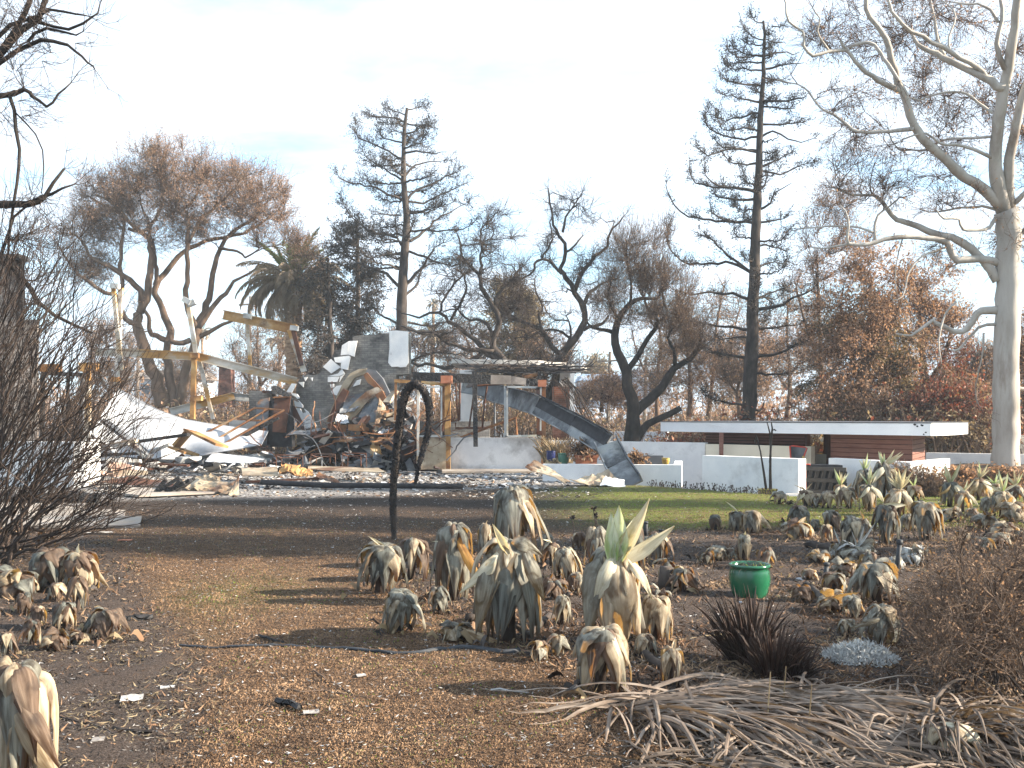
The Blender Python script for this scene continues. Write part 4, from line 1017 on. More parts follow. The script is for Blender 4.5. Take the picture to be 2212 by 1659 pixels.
# rusty tubular ladder frame and chairs
def tubes(name, label, cat, lines, Y, rad, mat, cv=CR, group=None, part_name='tube'):
    pts0 = [P(*cv(*l[0][:2]), Y) for l in lines]
    t = thing(name, label, cat, np.min(pts0, axis=0), group)
    for l in lines:
        pl = [P(*cv(p[0], p[1]), Y + (p[2] if len(p) > 2 else 0)) for p in l]
        MB().tube(pl, rad, 6).build(part_name, MT[mat], t)
    return t
tubes('tube_frame', 'rusted tubular frame like a ladder slanting over the strewn boards', 'frame', [[(10, 1230, -.6), (585, 908, 0)], [(60, 1140, 0), (475, 898, .6)], [(-60, 1110, .6), (372, 892, .9)], [(370, 893, .9), (475, 900, .6), (580, 910, 0)], [(240, 968, .8), (330, 985, .5), (412, 985, 0)]], 31.0, .035, 'rust')
for k, (x0, x1, y0, y1, lab) in enumerate(((525, 722, 1240, 1320, 'rusted chair frame standing before the ash, nearest the white floor sheets'), (780, 962, 1232, 1312, 'rusted chair frame in the ash below the tank'), (1012, 1190, 1226, 1328, 'rusted chair frame in the ash below the burnt appliance'))):
    tubes('chair_frame', lab, 'chair frame', [[(x0, y1), (x0 + 2, y0), (x1 - 2, y0 + 2), (x1, y1)], [(x0 + 40, y1 - 8, .5), (x0 + 42, y0 + 20, .5), (x1 - 40, y0 + 20, .5), (x1 - 40, y1 - 6, .5)], [(x0 + 2, y0 + 6), (x0 + 42, y0 + 22, .5)], [(x1 - 2, y0 + 8), (x1 - 40, y0 + 22, .5)]], 27.0, .018, 'rust_dark', group='burnt chair frames in the ash')
tubes('chair_frame', 'low rusted stool frame beside the flat buff panels', 'chair frame', [[(295, 1328), (297, 1298), (445, 1302), (447, 1328)], [(320, 1330, .3), (322, 1300, .3)], [(420, 1330, .3), (420, 1300, .3)]], 27.0, .02, 'rust_dark', group='burnt chair frames in the ash')
tubes('hanging_wire', 'loose grey wire curling over the burnt appliance', 'wire', [[(1240, 1250), (1250, 1210), (1290, 1190), (1330, 1185), (1420, 1130)], [(1310, 1240), (1325, 1170), (1325, 1090)]], 30.2, .014, 'steel_pale', part_name='strand')

# floor sheets and crumpled tin lying toward the camera
csheet('floor_sheet', 'white floor sheets lying flat before the tube frame', 'sheet', [(0, 1290), (330, 1296), (440, 1262), (60, 1215)], [26.7, 26.6, 27.6, 29.8], .05, 21, 'ashsheet', freq=1)
csheet('buff_panel', 'flat buff panel lying on the ash left of the yellow crumpled tin', 'panel', [(280, 1390), (540, 1394), (535, 1325), (268, 1335)], [23.8, 23.6, 25.6, 25.4], .035, 23, 'tin', freq=.8)
csheet('buff_panel', 'long flat buff panel right of the yellow crumpled tin', 'panel', [(760, 1345), (1330, 1368), (1280, 1335), (760, 1315)], [25.2, 24.4, 25.4, 25.9], .035, 24, 'tin', freq=.8)
csheet('crumpled_tin', 'crumpled yellow rust sheet with sharp folds in front of the chair frames', 'sheet', [(538, 1385), (690, 1415), (700, 1320), (560, 1300)], [23.6, 23.2, 24.4, 24.4], .16, 25, 'rust_yellow', freq=2.2)
csheet('crumpled_tin', 'yellow rust sheet folded over beside the larger crumpled one', 'sheet', [(690, 1390), (800, 1385), (790, 1340), (700, 1320)], [23.6, 23.6, 24.4, 24.4], .10, 26, 'rust_yellow', freq=2.2)
csheet('crumpled_tin', 'rust striped corrugated sheet trailing right of the yellow tin', 'sheet', [(815, 1400), (1000, 1448), (985, 1425), (840, 1368)], [23.0, 22.3, 22.8, 23.6], .05, 27, 'rust', freq=5)
csheet('crumpled_tin', 'long crumpled buff tin sheet with turned up end at the lawn edge', 'sheet', [(1010, 1390), (1330, 1448), (1370, 1360), (1000, 1345)], [20.9, 20.4, 21.0, 21.6], .14, 28, 'tin', cv=CL, freq=1.5, nu=14, nv=8)
csheet('crumpled_tin', 'turned up tin corner standing at the end of the long crumpled sheet', 'sheet', [(1320, 1448), (1378, 1445), (1385, 1320), (1340, 1400)], [20.3, 20.5, 20.9, 20.7], .04, 29, 'tin', cv=CL, freq=2)
csheet('crumpled_tin', 'folded brown tin behind the long crumpled sheet', 'sheet', [(1090, 1385), (1290, 1372), (1240, 1330), (1150, 1330)], [21.4, 21.2, 21.9, 21.9], .15, 30, 'tin', cv=CL, freq=1.8)
csheet('crumpled_tin', 'rusty flat strips left of the long crumpled sheet', 'sheet', [(560, 1365), (1000, 1400), (1010, 1370), (770, 1335)], [22.2, 21.6, 21.9, 22.8], .05, 31, 'rust_dark', cv=CL, freq=2)
bx_ = thing('bent_channel', 'upturned brown metal channel bent like an open box in the strewn boards', 'channel', P(*CL(1100, 1205), 29.6))
for (p0_, p1_, y0_, y1_) in (((1015, 1165), (1092, 1076), 29.9, 30.0), ((1098, 1070), (1285, 1158), 30.0, 29.3), ((1015, 1170), (1110, 1205), 29.9, 29.4)):
    MB().bar(P(*CL(*p0_), y0_), P(*CL(*p1_), y1_), .55, .07, (0, .2, 1)).build('flange', MT['rust_yellow'], bx_)
csheet('brown_box', 'long buff board with rust end lying by the tumbled bricks', 'sheet', [(655, 1330), (860, 1325), (850, 1300), (660, 1298)], [24.2, 24.2, 24.4, 24.4], .02, 33, 'tin', cv=CL)
rng = np.random.default_rng(77)
labs = ['charred rafter lying across the foot of the curved white sheet', 'grey board sloping from the door frame into the wreck', 'pale board lying flat below the curved sheet', 'narrow grey lath below the charred rafter', 'dark board propped on the strewn floor sheets', 'weathered board at the bottom of the white sheet', 'pale corrugated strip leaning on the sheet foot']
ln = [((785, 1135), (1090, 1092), 'char', .16), ((600, 1010), (870, 1220), 'steel_blue', .3), ((530, 1170), (790, 1130), 'tin', .2), ((800, 1225), (980, 1150), 'steel_pale', .07), ((530, 1215), (830, 1200), 'char', .08), ((560, 1165), (760, 1145), 'concrete', .25), ((740, 1120), (860, 1220), 'steel_pale', .36)]
for (a, b, m_, w_), lab in zip(ln, labs):
    loose_beam(lab, P(*CL(*a), 29.6), P(*CL(*b), 29.2), w_, .09, m_, 'loose_board', 'board', 'b')
loose_beam('rusted red steel strip lying in the ash behind the flat buff panels', P(*CL(920, 1262), 27), P(*CL(1090, 1272), 26.8), .16, .05, 'rust_dark', 'loose_board', 'board', 'b')
loose_beam('black iron lath at the lawn edge under the yellow crumpled tin', P(*CR(300, 1437), 22.6), P(*CR(840, 1412), 23.2), .06, .05, 'rust_dark', 'loose_board', 'board', 'b')
pm = MB(); pl = [P(*CR(x, y), Y) for x, y, Y in ((420, 1440, 22.6), (700, 1452, 22.2), (900, 1462, 21.9), (1200, 1463, 21.8), (1500, 1466, 21.8), (1900, 1472, 21.7))]
pm.tube(pl, .065, 8, jit=.05, rng=rng); solo(pm, 'black_pipe', MT['black'], 'long black pipe lying along the lawn edge behind the hooked stalk', 'pipe', smooth=True)
cm = MB()
for k in range(7):
    a = P(*CL(900 + 20 * k, 1425 - 8 * (k % 3)), 20.6); cm.bar(a, a + np.array((rng.uniform(.2, .5), rng.uniform(-.2, .2), rng.uniform(.0, .3))), .07, .07)
solo(cm, 'charred_stick_pile', MT['char'], 'small heap of charred sticks left of the long crumpled tin', 'sticks')

# ================================================================ front of the house: frames and wall
hf = thing('house_front', 'burnt house front of rusted posts carrying a charred beam', 'house frame', (*XY(1070, 29.8), 0))
q = lambda x, y, Y=29.6: P(*CH(x, y), Y)
MB().bar(q(582, 1350), q(582, 690), .17, .2, (0, 1, 0)).build('post', MT['rust_yellow'], hf)
MB().bar(q(552, 1110, 29.66), q(552, 700, 29.66), .22, .16, (0, 1, 0)).build('post', MT['rust'], hf)
MB().box(q(574, 684, 29.45), (.33, .26, .23)).build('bracket', MT['terracotta'], hf)
MB().bar(q(1288, 1340), q(1286, 700), .14, .2, (0, 1, 0)).build('post', MT['rust'], hf)
MB().box(q(1277, 712, 29.45), (.25, .26, .20)).build('bracket', MT['terracotta'], hf)
bm = MB(); pts = [q(330, 660, 29.9), q(560, 668, 29.8), q(720, 676, 29.8), q(900, 684, 29.8), q(1050, 688, 29.8), q(1160, 700, 29.8), q(1255, 704, 29.8)]
for k in range(len(pts) - 1):
    e_ = (pts[k + 1] - pts[k]) * .01
    MB().bar(pts[k], pts[k + 1] - e_, .26, (.26, .27, .27, .28, .24, .19)[k], h2=(.27, .27, .28, .26, .19, .22)[k]).build('charred_beam', MT['char'] if k not in (3, 4) else MT['siding'], hf)
MB().bar(q(1150, 668, 30.2), q(1255, 640, 30.2), .08, .1).build('brace', MT['rust'], hf)
MB().bar(q(1258, 700, 30.1), q(1258, 630, 30.1), .12, .14, (0, 1, 0)).build('stub', MT['char'], hf)
MB().bar(q(788, 1178, 29.3), q(780, 626, 29.3), .13, .12, (0, 1, 0), w2=.15).build('charred_stud', MT['char'], hf)
MB().sheet(q(720, 745, 29.4), q(800, 735, 29.4), q(800, 708, 29.5), q(735, 712, 29.5), 4, 2, .02, 3).build('hanging_plate', MT['black'], hf)
dr = thing('door_frame', 'rusted door frame with a buff metal lower panel beside the hooked stalk', 'door', (*XY(920, 29.4), 0))
q2 = lambda x, y, Y=29.4: P(*CH(x, y), Y)
MB().sheet(q2(362, 1345), q2(570, 1348), q2(568, 1108), q2(356, 1108), 8, 8, .015, 8, freq=1.0).build('panel', MT['tin'], dr)
MB().bar(q2(362, 1350, 29.35), q2(366, 715, 29.35), .07, .06, (0, 1, 0)).build('jamb', MT['rust_paint'], dr)
MB().bar(q2(196, 985, 29.5), q2(200, 690, 29.5), .07, .06, (0, 1, 0)).build('jamb', MT['rust'], dr)
MB().bar(q2(190, 692, 29.5), q2(560, 718, 29.45), .08, .10).build('head', MT['rust_yellow'], dr)
MB().bar(q2(536, 1100, 29.36), q2(536, 735, 29.36), .05, .05, (0, 1, 0)).build('stile', MT['steel_pale'], dr)
MB().bar(q2(366, 738, 29.36), q2(536, 738, 29.36), .05, .05).build('rail', MT['steel_pale'], dr)
MB().bar(q2(366, 1100, 29.36), q2(536, 1100, 29.36), .05, .05).build('rail', MT['steel_pale'], dr)
MB().box(q2(545, 1040, 29.3), (.06, .1, .2)).build('latch', MT['rust_dark'], dr)
wf = thing('window_frame', 'empty rust and white window frame standing on the sooty white wall', 'window frame', (*XY(1125, 29.5), 0))
MB().bar(q2(1010, 1105, 29.5), q2(1008, 732, 29.5), .10, .08, (0, 1, 0)).build('stile', MT['steel_pale'], wf)
MB().bar(q2(1022, 1100, 29.45), q2(1020, 745, 29.45), .05, .05, (0, 1, 0)).build('inner_stile', MT['rust_paint'], wf)
MB().bar(q2(1256, 1100, 29.5), q2(1254, 740, 29.5), .16, .08, (0, 1, 0)).build('stile', MT['rust_dark'], wf)
MB().bar(q2(1266, 1060, 29.42), q2(1268, 740, 29.42), .05, .04, (0, 1, 0)).build('inner_stile', MT['steel_pale'], wf)
MB().bar(q2(1005, 737, 29.5), q2(1272, 742, 29.5), .08, .06).build('rail', MT['steel_pale'], wf)
MB().bar(q2(1005, 1102, 29.5), q2(1272, 1096, 29.5), .08, .06).build('sill', MT['steel_pale'], wf)
w = MB(); a, b = XY(CH(578, 0)[0], 29.8), XY(CH(1308, 0)[0], 29.7); wallbox(w, a, b, -.05, ZV(CH(0, 1113)[1], 29.6), .25)
solo(w, 'house_wall', MT['white_sooty'], 'soot stained white stucco wall under the empty window frame', 'wall')
fl = MB(); fl.prism([(*XY(CH(540, 0)[0], 28.2), .02), (*XY(CH(1330, 0)[0], 28.6), .02), (*XY(CH(1330, 0)[0], 29.6), .02), (*XY(CH(540, 0)[0], 29.6), .02)], (0, 0, .05)); solo(fl, 'paving_slab', MT['slab'], 'scorched paving strip along the foot of the white stucco wall', 'slab')
bw = MB(); bw.prism([q(210, 1115, 33), q(890, 1112, 33), q(895, 992, 33), q(210, 990, 33)], (0, .3, 0)); bw_o = solo(bw, 'brick_wall', MT['brick_grey'], 'low scorched brick wall seen through the empty front frames', 'wall')
tubes('window_frame', 'thin rusted window frame hanging crooked behind the charred stud', 'window frame', [[(640, 700), (650, 860), (662, 985), (595, 992)], [(672, 700), (670, 985)], [(640, 1000), (640, 1040), (836, 1042), (836, 960)], [(740, 1030), (762, 880), (782, 730)], [(838, 1040), (852, 870), (872, 730)], [(720, 735), (990, 715)]], 30.4, .03, 'rust_dark', cv=CH)
tubes('tube_frame', 'rusted tube leaning diagonally across the empty window', 'frame', [[(678, 1112), (880, 1035), (1085, 965), (1090, 1090)]], 30.0, .045, 'rust', cv=CH)
tubes('iron_post', 'thin iron post with small cap behind the empty front frames', 'post', [[(930, 1100), (928, 850)], [(910, 851), (950, 851)]], 36.0, .04, 'steel_blue', cv=CH)

# fallen steel channel beam, kinked at the right
fb = thing('fallen_beam', 'long bent steel channel beam slumped from the roof down to the lawn', 'beam', (*XY(1330, 25), 0))
bp3 = [P(*CH(690, 735), 35), P(*CH(860, 765), 34), P(*CH(1010, 805), 32.5), P(*CH(1240, 875), 29.0), P(*CH(1500, 1010), 27), P(*CH(1755, 1160), 25.2), P(*CH(1830, 1310), 24.4), P(*CH(1935, 1470), 23.4)]
for k in range(len(bp3) - 1):
    a, b = bp3[k], bp3[k + 1]; d = (b - a) / np.linalg.norm(b - a)
    sd = np.array((0, 1, 0)) - d * d[1]; sd /= np.linalg.norm(sd); u = np.cross(sd, d); u = u if u[2] > 0 else -u
    H = .56 if k > 0 else .4; e_ = d * .004
    MB().bar(a + e_, b - e_, .04, H, u).build('web', MT['beam_steel'], fb)
    for s_, m_ in ((1, 'black' if 2 < k < 5 else 'steel_blue'), (-1, 'beam_steel')):
        o3 = u * s_ * (H / 2 + .012) + sd * (-.10)
        MB().bar(a + o3 + e_, b + o3 - e_, .24, .03, u).build('flange', MT[m_], fb)
    if k in (3, 4):
        MB().bar(a + u * .10 - sd * .032, b + u * .08 - sd * .032, .02, .3, u).build('soot_plate', MT['black'], fb)
csheet('crumpled_tin', 'buff tin sheet peeled up against the sooty white wall corner', 'sheet', [(1150, 1332), (1440, 1440), (1485, 1430), (1222, 1265)], [23.6, 22.9, 23.3, 23.8], .09, 41, 'tin', cv=CH, freq=1.5, nu=12)
csheet('crumpled_tin', 'torn tin sheet crumpled round the foot of the fallen beam', 'sheet', [(1480, 1440), (1900, 1475), (1760, 1358), (1560, 1405)], [23.0, 22.9, 23.6, 23.8], .10, 42, 'tin', cv=CH, freq=1.6, nu=12)
csheet('crumpled_tin', 'small pale tin flap under the foot of the fallen beam', 'sheet', [(1700, 1462), (1890, 1474), (1880, 1420), (1745, 1395)], [22.8, 22.8, 23.1, 23.2], .06, 43, 'plaster', cv=CH, freq=2)

# remaining flat roof behind with its columns
rf_ = thing('flat_roof_remnant', 'pale flat roof remnant on thin columns behind the charred beam', 'roof', (*XY(1200, 38), 0))
q3 = lambda x, y, Y: P(*CH(x, y), Y)
rp_ = [q3(610, 745, 35), q3(1250, 668, 36), q3(1500, 640, 38), q3(1605, 618, 41), q3(1340, 626, 44), q3(900, 640, 42), q3(640, 700, 38)]
zt = 3.55
MB().prism([(p[0], p[1], zt) for p in rp_], (0, 0, .16)).build('slab', MT['concrete'], rf_)
MB().bar((rp_[2][0], 38.2, -.3), (rp_[2][0], 38.2, zt), .16, .16, (0, 1, 0)).build('column', MT['plaster'], rf_)
x_ = P(*CH(1458, 800), 41)[0]
MB().bar((x_, 41, -.3), (x_, 41, zt), .55, .4, (0, 1, 0)).build('column', MT['plaster'], rf_)
x_ = P(*CH(1415, 800), 40.9)[0]
bwc = MB().bar((x_, 40.9, -.3), (x_, 40.9, 2.9), .7, .5, (0, 1, 0)).build('brick_column', MT['brick_red'], rf_)
x_ = P(*CH(725, 900), 40)[0]
MB().bar((x_, 40, -.3), (x_, 40, zt), .6, .4, (0, 1, 0)).build('column', MT['plaster'], rf_)
# tangle of scorched vine on the roof edge
vn = thing('scorched_vine', 'black tangle of scorched vine sprawled over the roof edge', 'vine', P(*CH(1200, 660), 33))
r_ = np.random.default_rng(6); b = MB(); b2_ = MB()
for k in range(150):
    p = q3(r_.uniform(830, 1500), r_.uniform(600, 675) + 10, r_.uniform(30.5, 36)); d = np.array((r_.normal(0, 1), r_.normal(0, .6), r_.normal(0, .35)))
    pts = [p]
    for j in range(7):
        d = d + r_.normal(0, .5, 3) * np.array((1, .7, .6)); d /= np.linalg.norm(d); pts.append(pts[-1] + d * .22)
    pts = np.array(pts); pts[:, 2] = np.clip(pts[:, 2], 3.25, 4.6)
    (b if k < 60 else b2_).tube(pts, np.linspace(.028 if k < 60 else .015, .006, 8), 4, cap=False)
for k in range(26):
    p = q3(r_.uniform(1330, 1480), r_.uniform(660, 700), r_.uniform(34, 36)); pts = [p]; d = np.array((r_.uniform(.1, .6), 0, -.3))
    for j in range(9):
        d = d + np.array((r_.normal(0, .12), r_.normal(0, .1), -.16)); d /= np.linalg.norm(d); pts.append(pts[-1] + d * .36)
    b2_.tube(pts, np.linspace(.016, .006, 10), 4, cap=False)
b.build('stem', MT['black'], vn); b2_.build('runners', MT['twig_dark'], vn)

# ================================================================ far neighbours
fh = thing('far_house', 'blue white two storey house far beyond the burnt shrubs', 'house', P(1320, 860, 95))
q = lambda u, v, Y=95: P(u, v, Y)
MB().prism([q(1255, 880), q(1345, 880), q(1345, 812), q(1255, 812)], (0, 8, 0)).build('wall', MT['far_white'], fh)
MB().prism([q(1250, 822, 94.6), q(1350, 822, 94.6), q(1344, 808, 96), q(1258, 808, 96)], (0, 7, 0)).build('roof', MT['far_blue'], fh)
for u in (1262, 1278, 1296, 1316, 1332): MB().prism([q(u, 846, 94.8), q(u + 9, 846, 94.8), q(u + 9, 832, 94.8), q(u, 832, 94.8)], (0, .15, 0)).build('window', MT['glass'], fh)
fh = thing('far_house', 'tall pale block house far behind the black forked trunk', 'house', P(1400, 860, 90))
q = lambda u, v, Y=90: P(u, v, Y)
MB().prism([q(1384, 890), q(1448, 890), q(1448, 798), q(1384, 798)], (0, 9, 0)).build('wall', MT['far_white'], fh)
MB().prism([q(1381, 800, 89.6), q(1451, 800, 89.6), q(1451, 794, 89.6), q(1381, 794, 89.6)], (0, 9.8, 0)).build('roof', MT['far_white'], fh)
for (u, v) in ((1403, 806), (1424, 806), (1403, 832), (1424, 832)): MB().prism([q(u, v + 16, 89.8), q(u + 13, v + 16, 89.8), q(u + 13, v, 89.8), q(u, v, 89.8)], (0, .15, 0)).build('window', MT['glass'], fh)
fh = thing('far_house', 'low white burnt out house behind the spreading tree', 'house', P(330, 800, 88))
q = lambda u, v, Y=88: P(u, v, Y)
MB().prism([q(290, 880), q(420, 880), q(420, 815), q(290, 815)], (0, 6, 0)).build('wall', MT['far_white'], fh)
MB().prism([q(282, 818, 87.5), q(430, 818, 87.5), q(420, 800, 90), q(296, 800, 90)], (0, 6, 0)).build('roof', MT['siding'], fh)
for u in (306, 340, 380): MB().prism([q(u, 852, 87.8), q(u + 16, 852, 87.8), q(u + 16, 830, 87.8), q(u, 830, 87.8)], (0, .15, 0)).build('window', MT['glass'], fh)
cb = MB(); cb.prism([P(470, 880, 62), P(500, 880, 62), P(498, 790, 62), P(473, 790, 62)], (0, .9, 0)); cb.prism([P(468, 793, 61.9), P(502, 793, 61.9), P(502, 786, 61.9), P(468, 786, 61.9)], (0, 1.1, 0)); solo(cb, 'far_chimney', MT['brick_red'], 'red brick chimney standing alone beyond the steel frame', 'chimney')
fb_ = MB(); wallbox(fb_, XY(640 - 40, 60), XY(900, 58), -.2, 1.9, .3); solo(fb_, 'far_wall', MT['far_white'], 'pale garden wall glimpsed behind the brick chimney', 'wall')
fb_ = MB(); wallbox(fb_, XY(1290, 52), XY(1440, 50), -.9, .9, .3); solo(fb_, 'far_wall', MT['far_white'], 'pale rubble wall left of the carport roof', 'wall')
for (u, v0, Y, lab) in ((1318, 760, 70, 'slim leaning utility pole left of the black forked trunk'), (1396, 770, 75, 'slim utility pole behind the black forked trunk'), (300, 700, 80, 'slim utility pole behind the spreading tree'), (1222, 740, 72, 'slim utility pole behind the twisted oaks'), (541, 640, 78, 'slim utility pole behind the hanging steel post')):
    p = P(u, v0, Y); up_ = thing('utility_pole', lab, 'pole', (p[0], Y, 0), 'distant utility poles')
    MB().tube([(p[0] - .2, Y, -.3), (p[0], Y, p[2])], [.16, .11], 7).build('pole', MT['pole'], up_)
    MB().bar((p[0] - .9, Y - .1, p[2] - .7), (p[0] + .9, Y - .1, p[2] - .6), .1, .12).build('crossarm', MT['pole'], up_)
# ================================================================ TREES
def resample(pts, step, jit, rng):
    """smooth a polyline (Catmull-Rom) and add a little gnarl"""
    p = np.asarray(pts, float)
    q = np.concatenate((p[:1] * 2 - p[1:2], p, p[-1:] * 2 - p[-2:-1]))
    out = []
    for i in range(len(p) - 1):
        n = max(2, int(np.linalg.norm(p[i + 1] - p[i]) / step))
        t = np.linspace(0, 1, n, endpoint=False)[:, None]
        a, b, c, d = q[i], q[i + 1], q[i + 2], q[i + 3]
        out.append(.5 * (2 * b + (c - a) * t + (2 * a - 5 * b + 4 * c - d) * t * t + (3 * b - a - 3 * c + d) * t ** 3))
    out = np.concatenate(out + [p[-1:]])
    j = rng.normal(0, jit, out.shape); j[0] = 0
    return out + j

def unit(a): return a / (np.linalg.norm(a, axis=-1, keepdims=True) + 1e-9)

def spray(mb, S, D, L, r, rng, kids=3, levels=2, up=.15, curl=.35, spread=.7):
    """twigs from points S along D, each forking into finer ones; returns the tip points"""
    tips = []
    for lv in range(levels):
        N = len(S)
        if not N: break
        l = (L * rng.uniform(.5, 1.3, N))[:, None]
        mid = S + D * l * .5 + rng.normal(0, curl * .2, (N, 3)) * l
        D2 = unit(D + rng.normal(0, curl, (N, 3)) + np.array((0, 0, up)))
        end = mid + D2 * l * .5
        mb.segs(S, mid, r, r * .8); mb.segs(mid, end, r * .8, r * .5)
        tips += [mid, end]
        if lv < levels - 1:
            f = rng.uniform(.15, 1, (N, kids, 1))
            S2 = np.where(f < .5, S[:, None] + (mid - S)[:, None] * f * 2, mid[:, None] + (end - mid)[:, None] * (f * 2 - 1))
            D3 = unit(D2[:, None] + rng.normal(0, spread, (N, kids, 3)) + np.array((0, 0, up)))
            S = S2.reshape(-1, 3); D = D3.reshape(-1, 3); L = L * .6; r = r * .6
    return np.concatenate(tips) if tips else np.zeros((0, 3))

def tree(name, label, Y, limbs, blobs, nt, seed, base=None, cat='tree', group=None, bark='bark_brown', twigm='twig', leafm=None,
         leaf=(0, .1, .4, .2), sp=(6, .9, .012, 3, 2), up=.2, gn=.05, dr=1.0, cv=None, minr=.012, gn2=.35, drift=.25, tscale=1.0, leaf_parts=None, curl=.35):
    """limbs: [(pts px, r0 px, r1 px)]; blobs: [(u,v,ru,rv)] envelope of the fine crown in px"""
    rng = np.random.default_rng(seed)
    cv = cv or (lambda x, y: (x, y))
    nodes = []; nrad = []; limb_end = []
    trunk = MB()
    pxn = None; off = None
    for k, lm in enumerate(limbs):
        rk = getattr(cv, 'k', 1.0) * (((.86 if k else 1.0) if bark == 'bark_pale' else 1.2) if getattr(cv, 'k', 0) else 1)
        pts = lm[0]; r0, r1 = lm[1] * rk, lm[2] * rk
        px = np.array([cv(*p) for p in pts], float)
        seg = np.concatenate(([0], np.cumsum(np.linalg.norm(np.diff(px, axis=0), axis=1)))) / F * Y
        if pxn is None: d0 = 0.0
        else:
            i = np.argmin(((pxn - px[0]) ** 2).sum(1)); d0 = off[i]
        dr_ = lm[3] if len(lm) > 3 else (0 if k == 0 else rng.uniform(-1, 1) * .9)
        d = d0 + dr_ * drift * seg * (1.8 if k else .3)
        p3 = np.array([P(u, v, Y + dd) for (u, v), dd in zip(px, d)])
        r = np.linspace(1, 0, len(p3)) ** .8
        step = .35 if seg[-1] > 3 else .22
        c = resample(p3, step, gn * .5 * step, rng)
        rr = (r1 + (r0 - r1) * np.linspace(1, 0, len(c)) ** .9) / F * Y
        if k == 0 and len(c) > 4: rr[:3] *= np.array((1.35, 1.15, 1.05))
        trunk.tube(c, rr, 10 if rr[0] > .12 else 6, jit=.05, rng=rng)
        nodes.append(c); nrad.append(rr)
        t = np.linspace(0, 1, 30); sg = seg / (seg[-1] + 1e-9)
        pp = np.stack((np.interp(t, sg, px[:, 0]), np.interp(t, sg, px[:, 1])), -1); oo = np.interp(t, sg, d)
        pxn = pp if pxn is None else np.concatenate((pxn, pp)); off = oo if off is None else np.concatenate((off, oo))
        limb_end.append((c[-1], unit(c[-1] - c[-3 if len(c) > 2 else 0])))
    nodes = np.concatenate(nodes); nrad = np.concatenate(nrad)
    ndir = unit(np.gradient(nodes, axis=0))
    crown = MB(); tipS = []; tipD = []
    if blobs:
        w = np.array([b[2] * b[3] for b in blobs], float); w /= w.sum()
        T = []
        for k in rng.choice(len(blobs), nt, p=w):
            u, v, ru, rv = blobs[k]
            x = unit(rng.normal(0, 1, 3)) * rng.uniform(.25, 1) ** .5
            cpt = P(u, v, Y)
            T.append(cpt + x * np.array((ru, min(ru, rv * 1.6) * dr, rv)) / F * Y)
        T = np.array(T)
        d = np.min(np.linalg.norm(T[:, None] - nodes[None, ::3], axis=2), axis=1)
        T = T[np.argsort(d)]
        root_z = nodes[0, 2]
        for t in T:
            dist = np.linalg.norm(nodes - t, axis=1)
            cost = dist + np.where(nodes[:, 2] > t[2] + .3, 1.2, 0) + np.where(nrad < minr * 1.3, .8, 0)
            i = int(np.argmin(cost)); s0 = nodes[i]; L = dist[i]
            if L < .25: tipS.append(t); tipD.append(unit(rng.normal(0, 1, 3))); continue
            m1 = s0 + ndir[i] * L * .35 + np.array((0, 0, up * L * .3)); m2 = t - (t - s0) * .3 + rng.normal(0, .12 * L, 3) - np.array((0, 0, up * L * .25))
            n = max(4, int(L / .35)); tt = np.linspace(0, 1, n + 1)[:, None]
            c = (1 - tt) ** 3 * s0 + 3 * (1 - tt) ** 2 * tt * m1 + 3 * (1 - tt) * tt ** 2 * m2 + tt ** 3 * t
            c[1:] += rng.normal(0, gn2 * .12, c[1:].shape) * min(1, L)
            r0 = min(nrad[i] * .75, minr + .016 * L); r1 = minr * .55
            rr = np.linspace(r0, r1, len(c))
            crown.tube(c, rr, 5 if r0 > .03 else 4, cap=False)
            nodes = np.concatenate((nodes, c[1:])); nrad = np.concatenate((nrad, rr[1:])); ndir = np.concatenate((ndir, unit(np.gradient(c, axis=0))[1:]))
            for j in ([len(c) - 1] + list(range(len(c) // 3, len(c) - 1, 2))): tipS.append(c[j]); tipD.append(unit(c[j] - c[j - 1]))
    for e, dd in limb_end: tipS.append(e); tipD.append(dd)
    tipS = np.array(tipS); tipD = np.array(tipD)
    n, L, r, kids, lv = sp
    S = np.repeat(tipS, n, 0); D = unit(np.repeat(tipD, n, 0) + rng.normal(0, .65, (len(S), 3)) + np.array((0, 0, up)))
    tips = spray(crown, S, D, L, r, rng, kids, lv, up, curl)
    b = base if base is not None else nodes[0]
    root = thing(name, label, cat, (b[0], b[1], b[2]), group)
    trunk.build('trunk', MT[bark], root, True)
    crown.build('crown', MT[twigm], root)
    if leafm:
        fr, size, asp, droop = leaf
        lms = leafm if isinstance(leafm, (list, tuple)) else [leafm]
        N = int(len(tips) * fr); idx = rng.integers(0, len(tips), N)
        C = tips[idx] + rng.normal(0, size * .6, (N, 3))
        f = MB()
        # patches of one colour keep together
        sel = (fbm(C[:, 0] * .45 + C[:, 1] * .3, C[:, 2] * .45, seed + 3, 2) + rng.normal(0, .12, N) + .5) * len(lms)
        sel = np.clip(sel, 0, len(lms) - .01).astype(int)
        for k in range(len(lms)): f.leaves(C[sel == k], size, rng, asp, droop, m=k)
        f.build('foliage', [MT[m_] for m_ in lms], root)
    return root

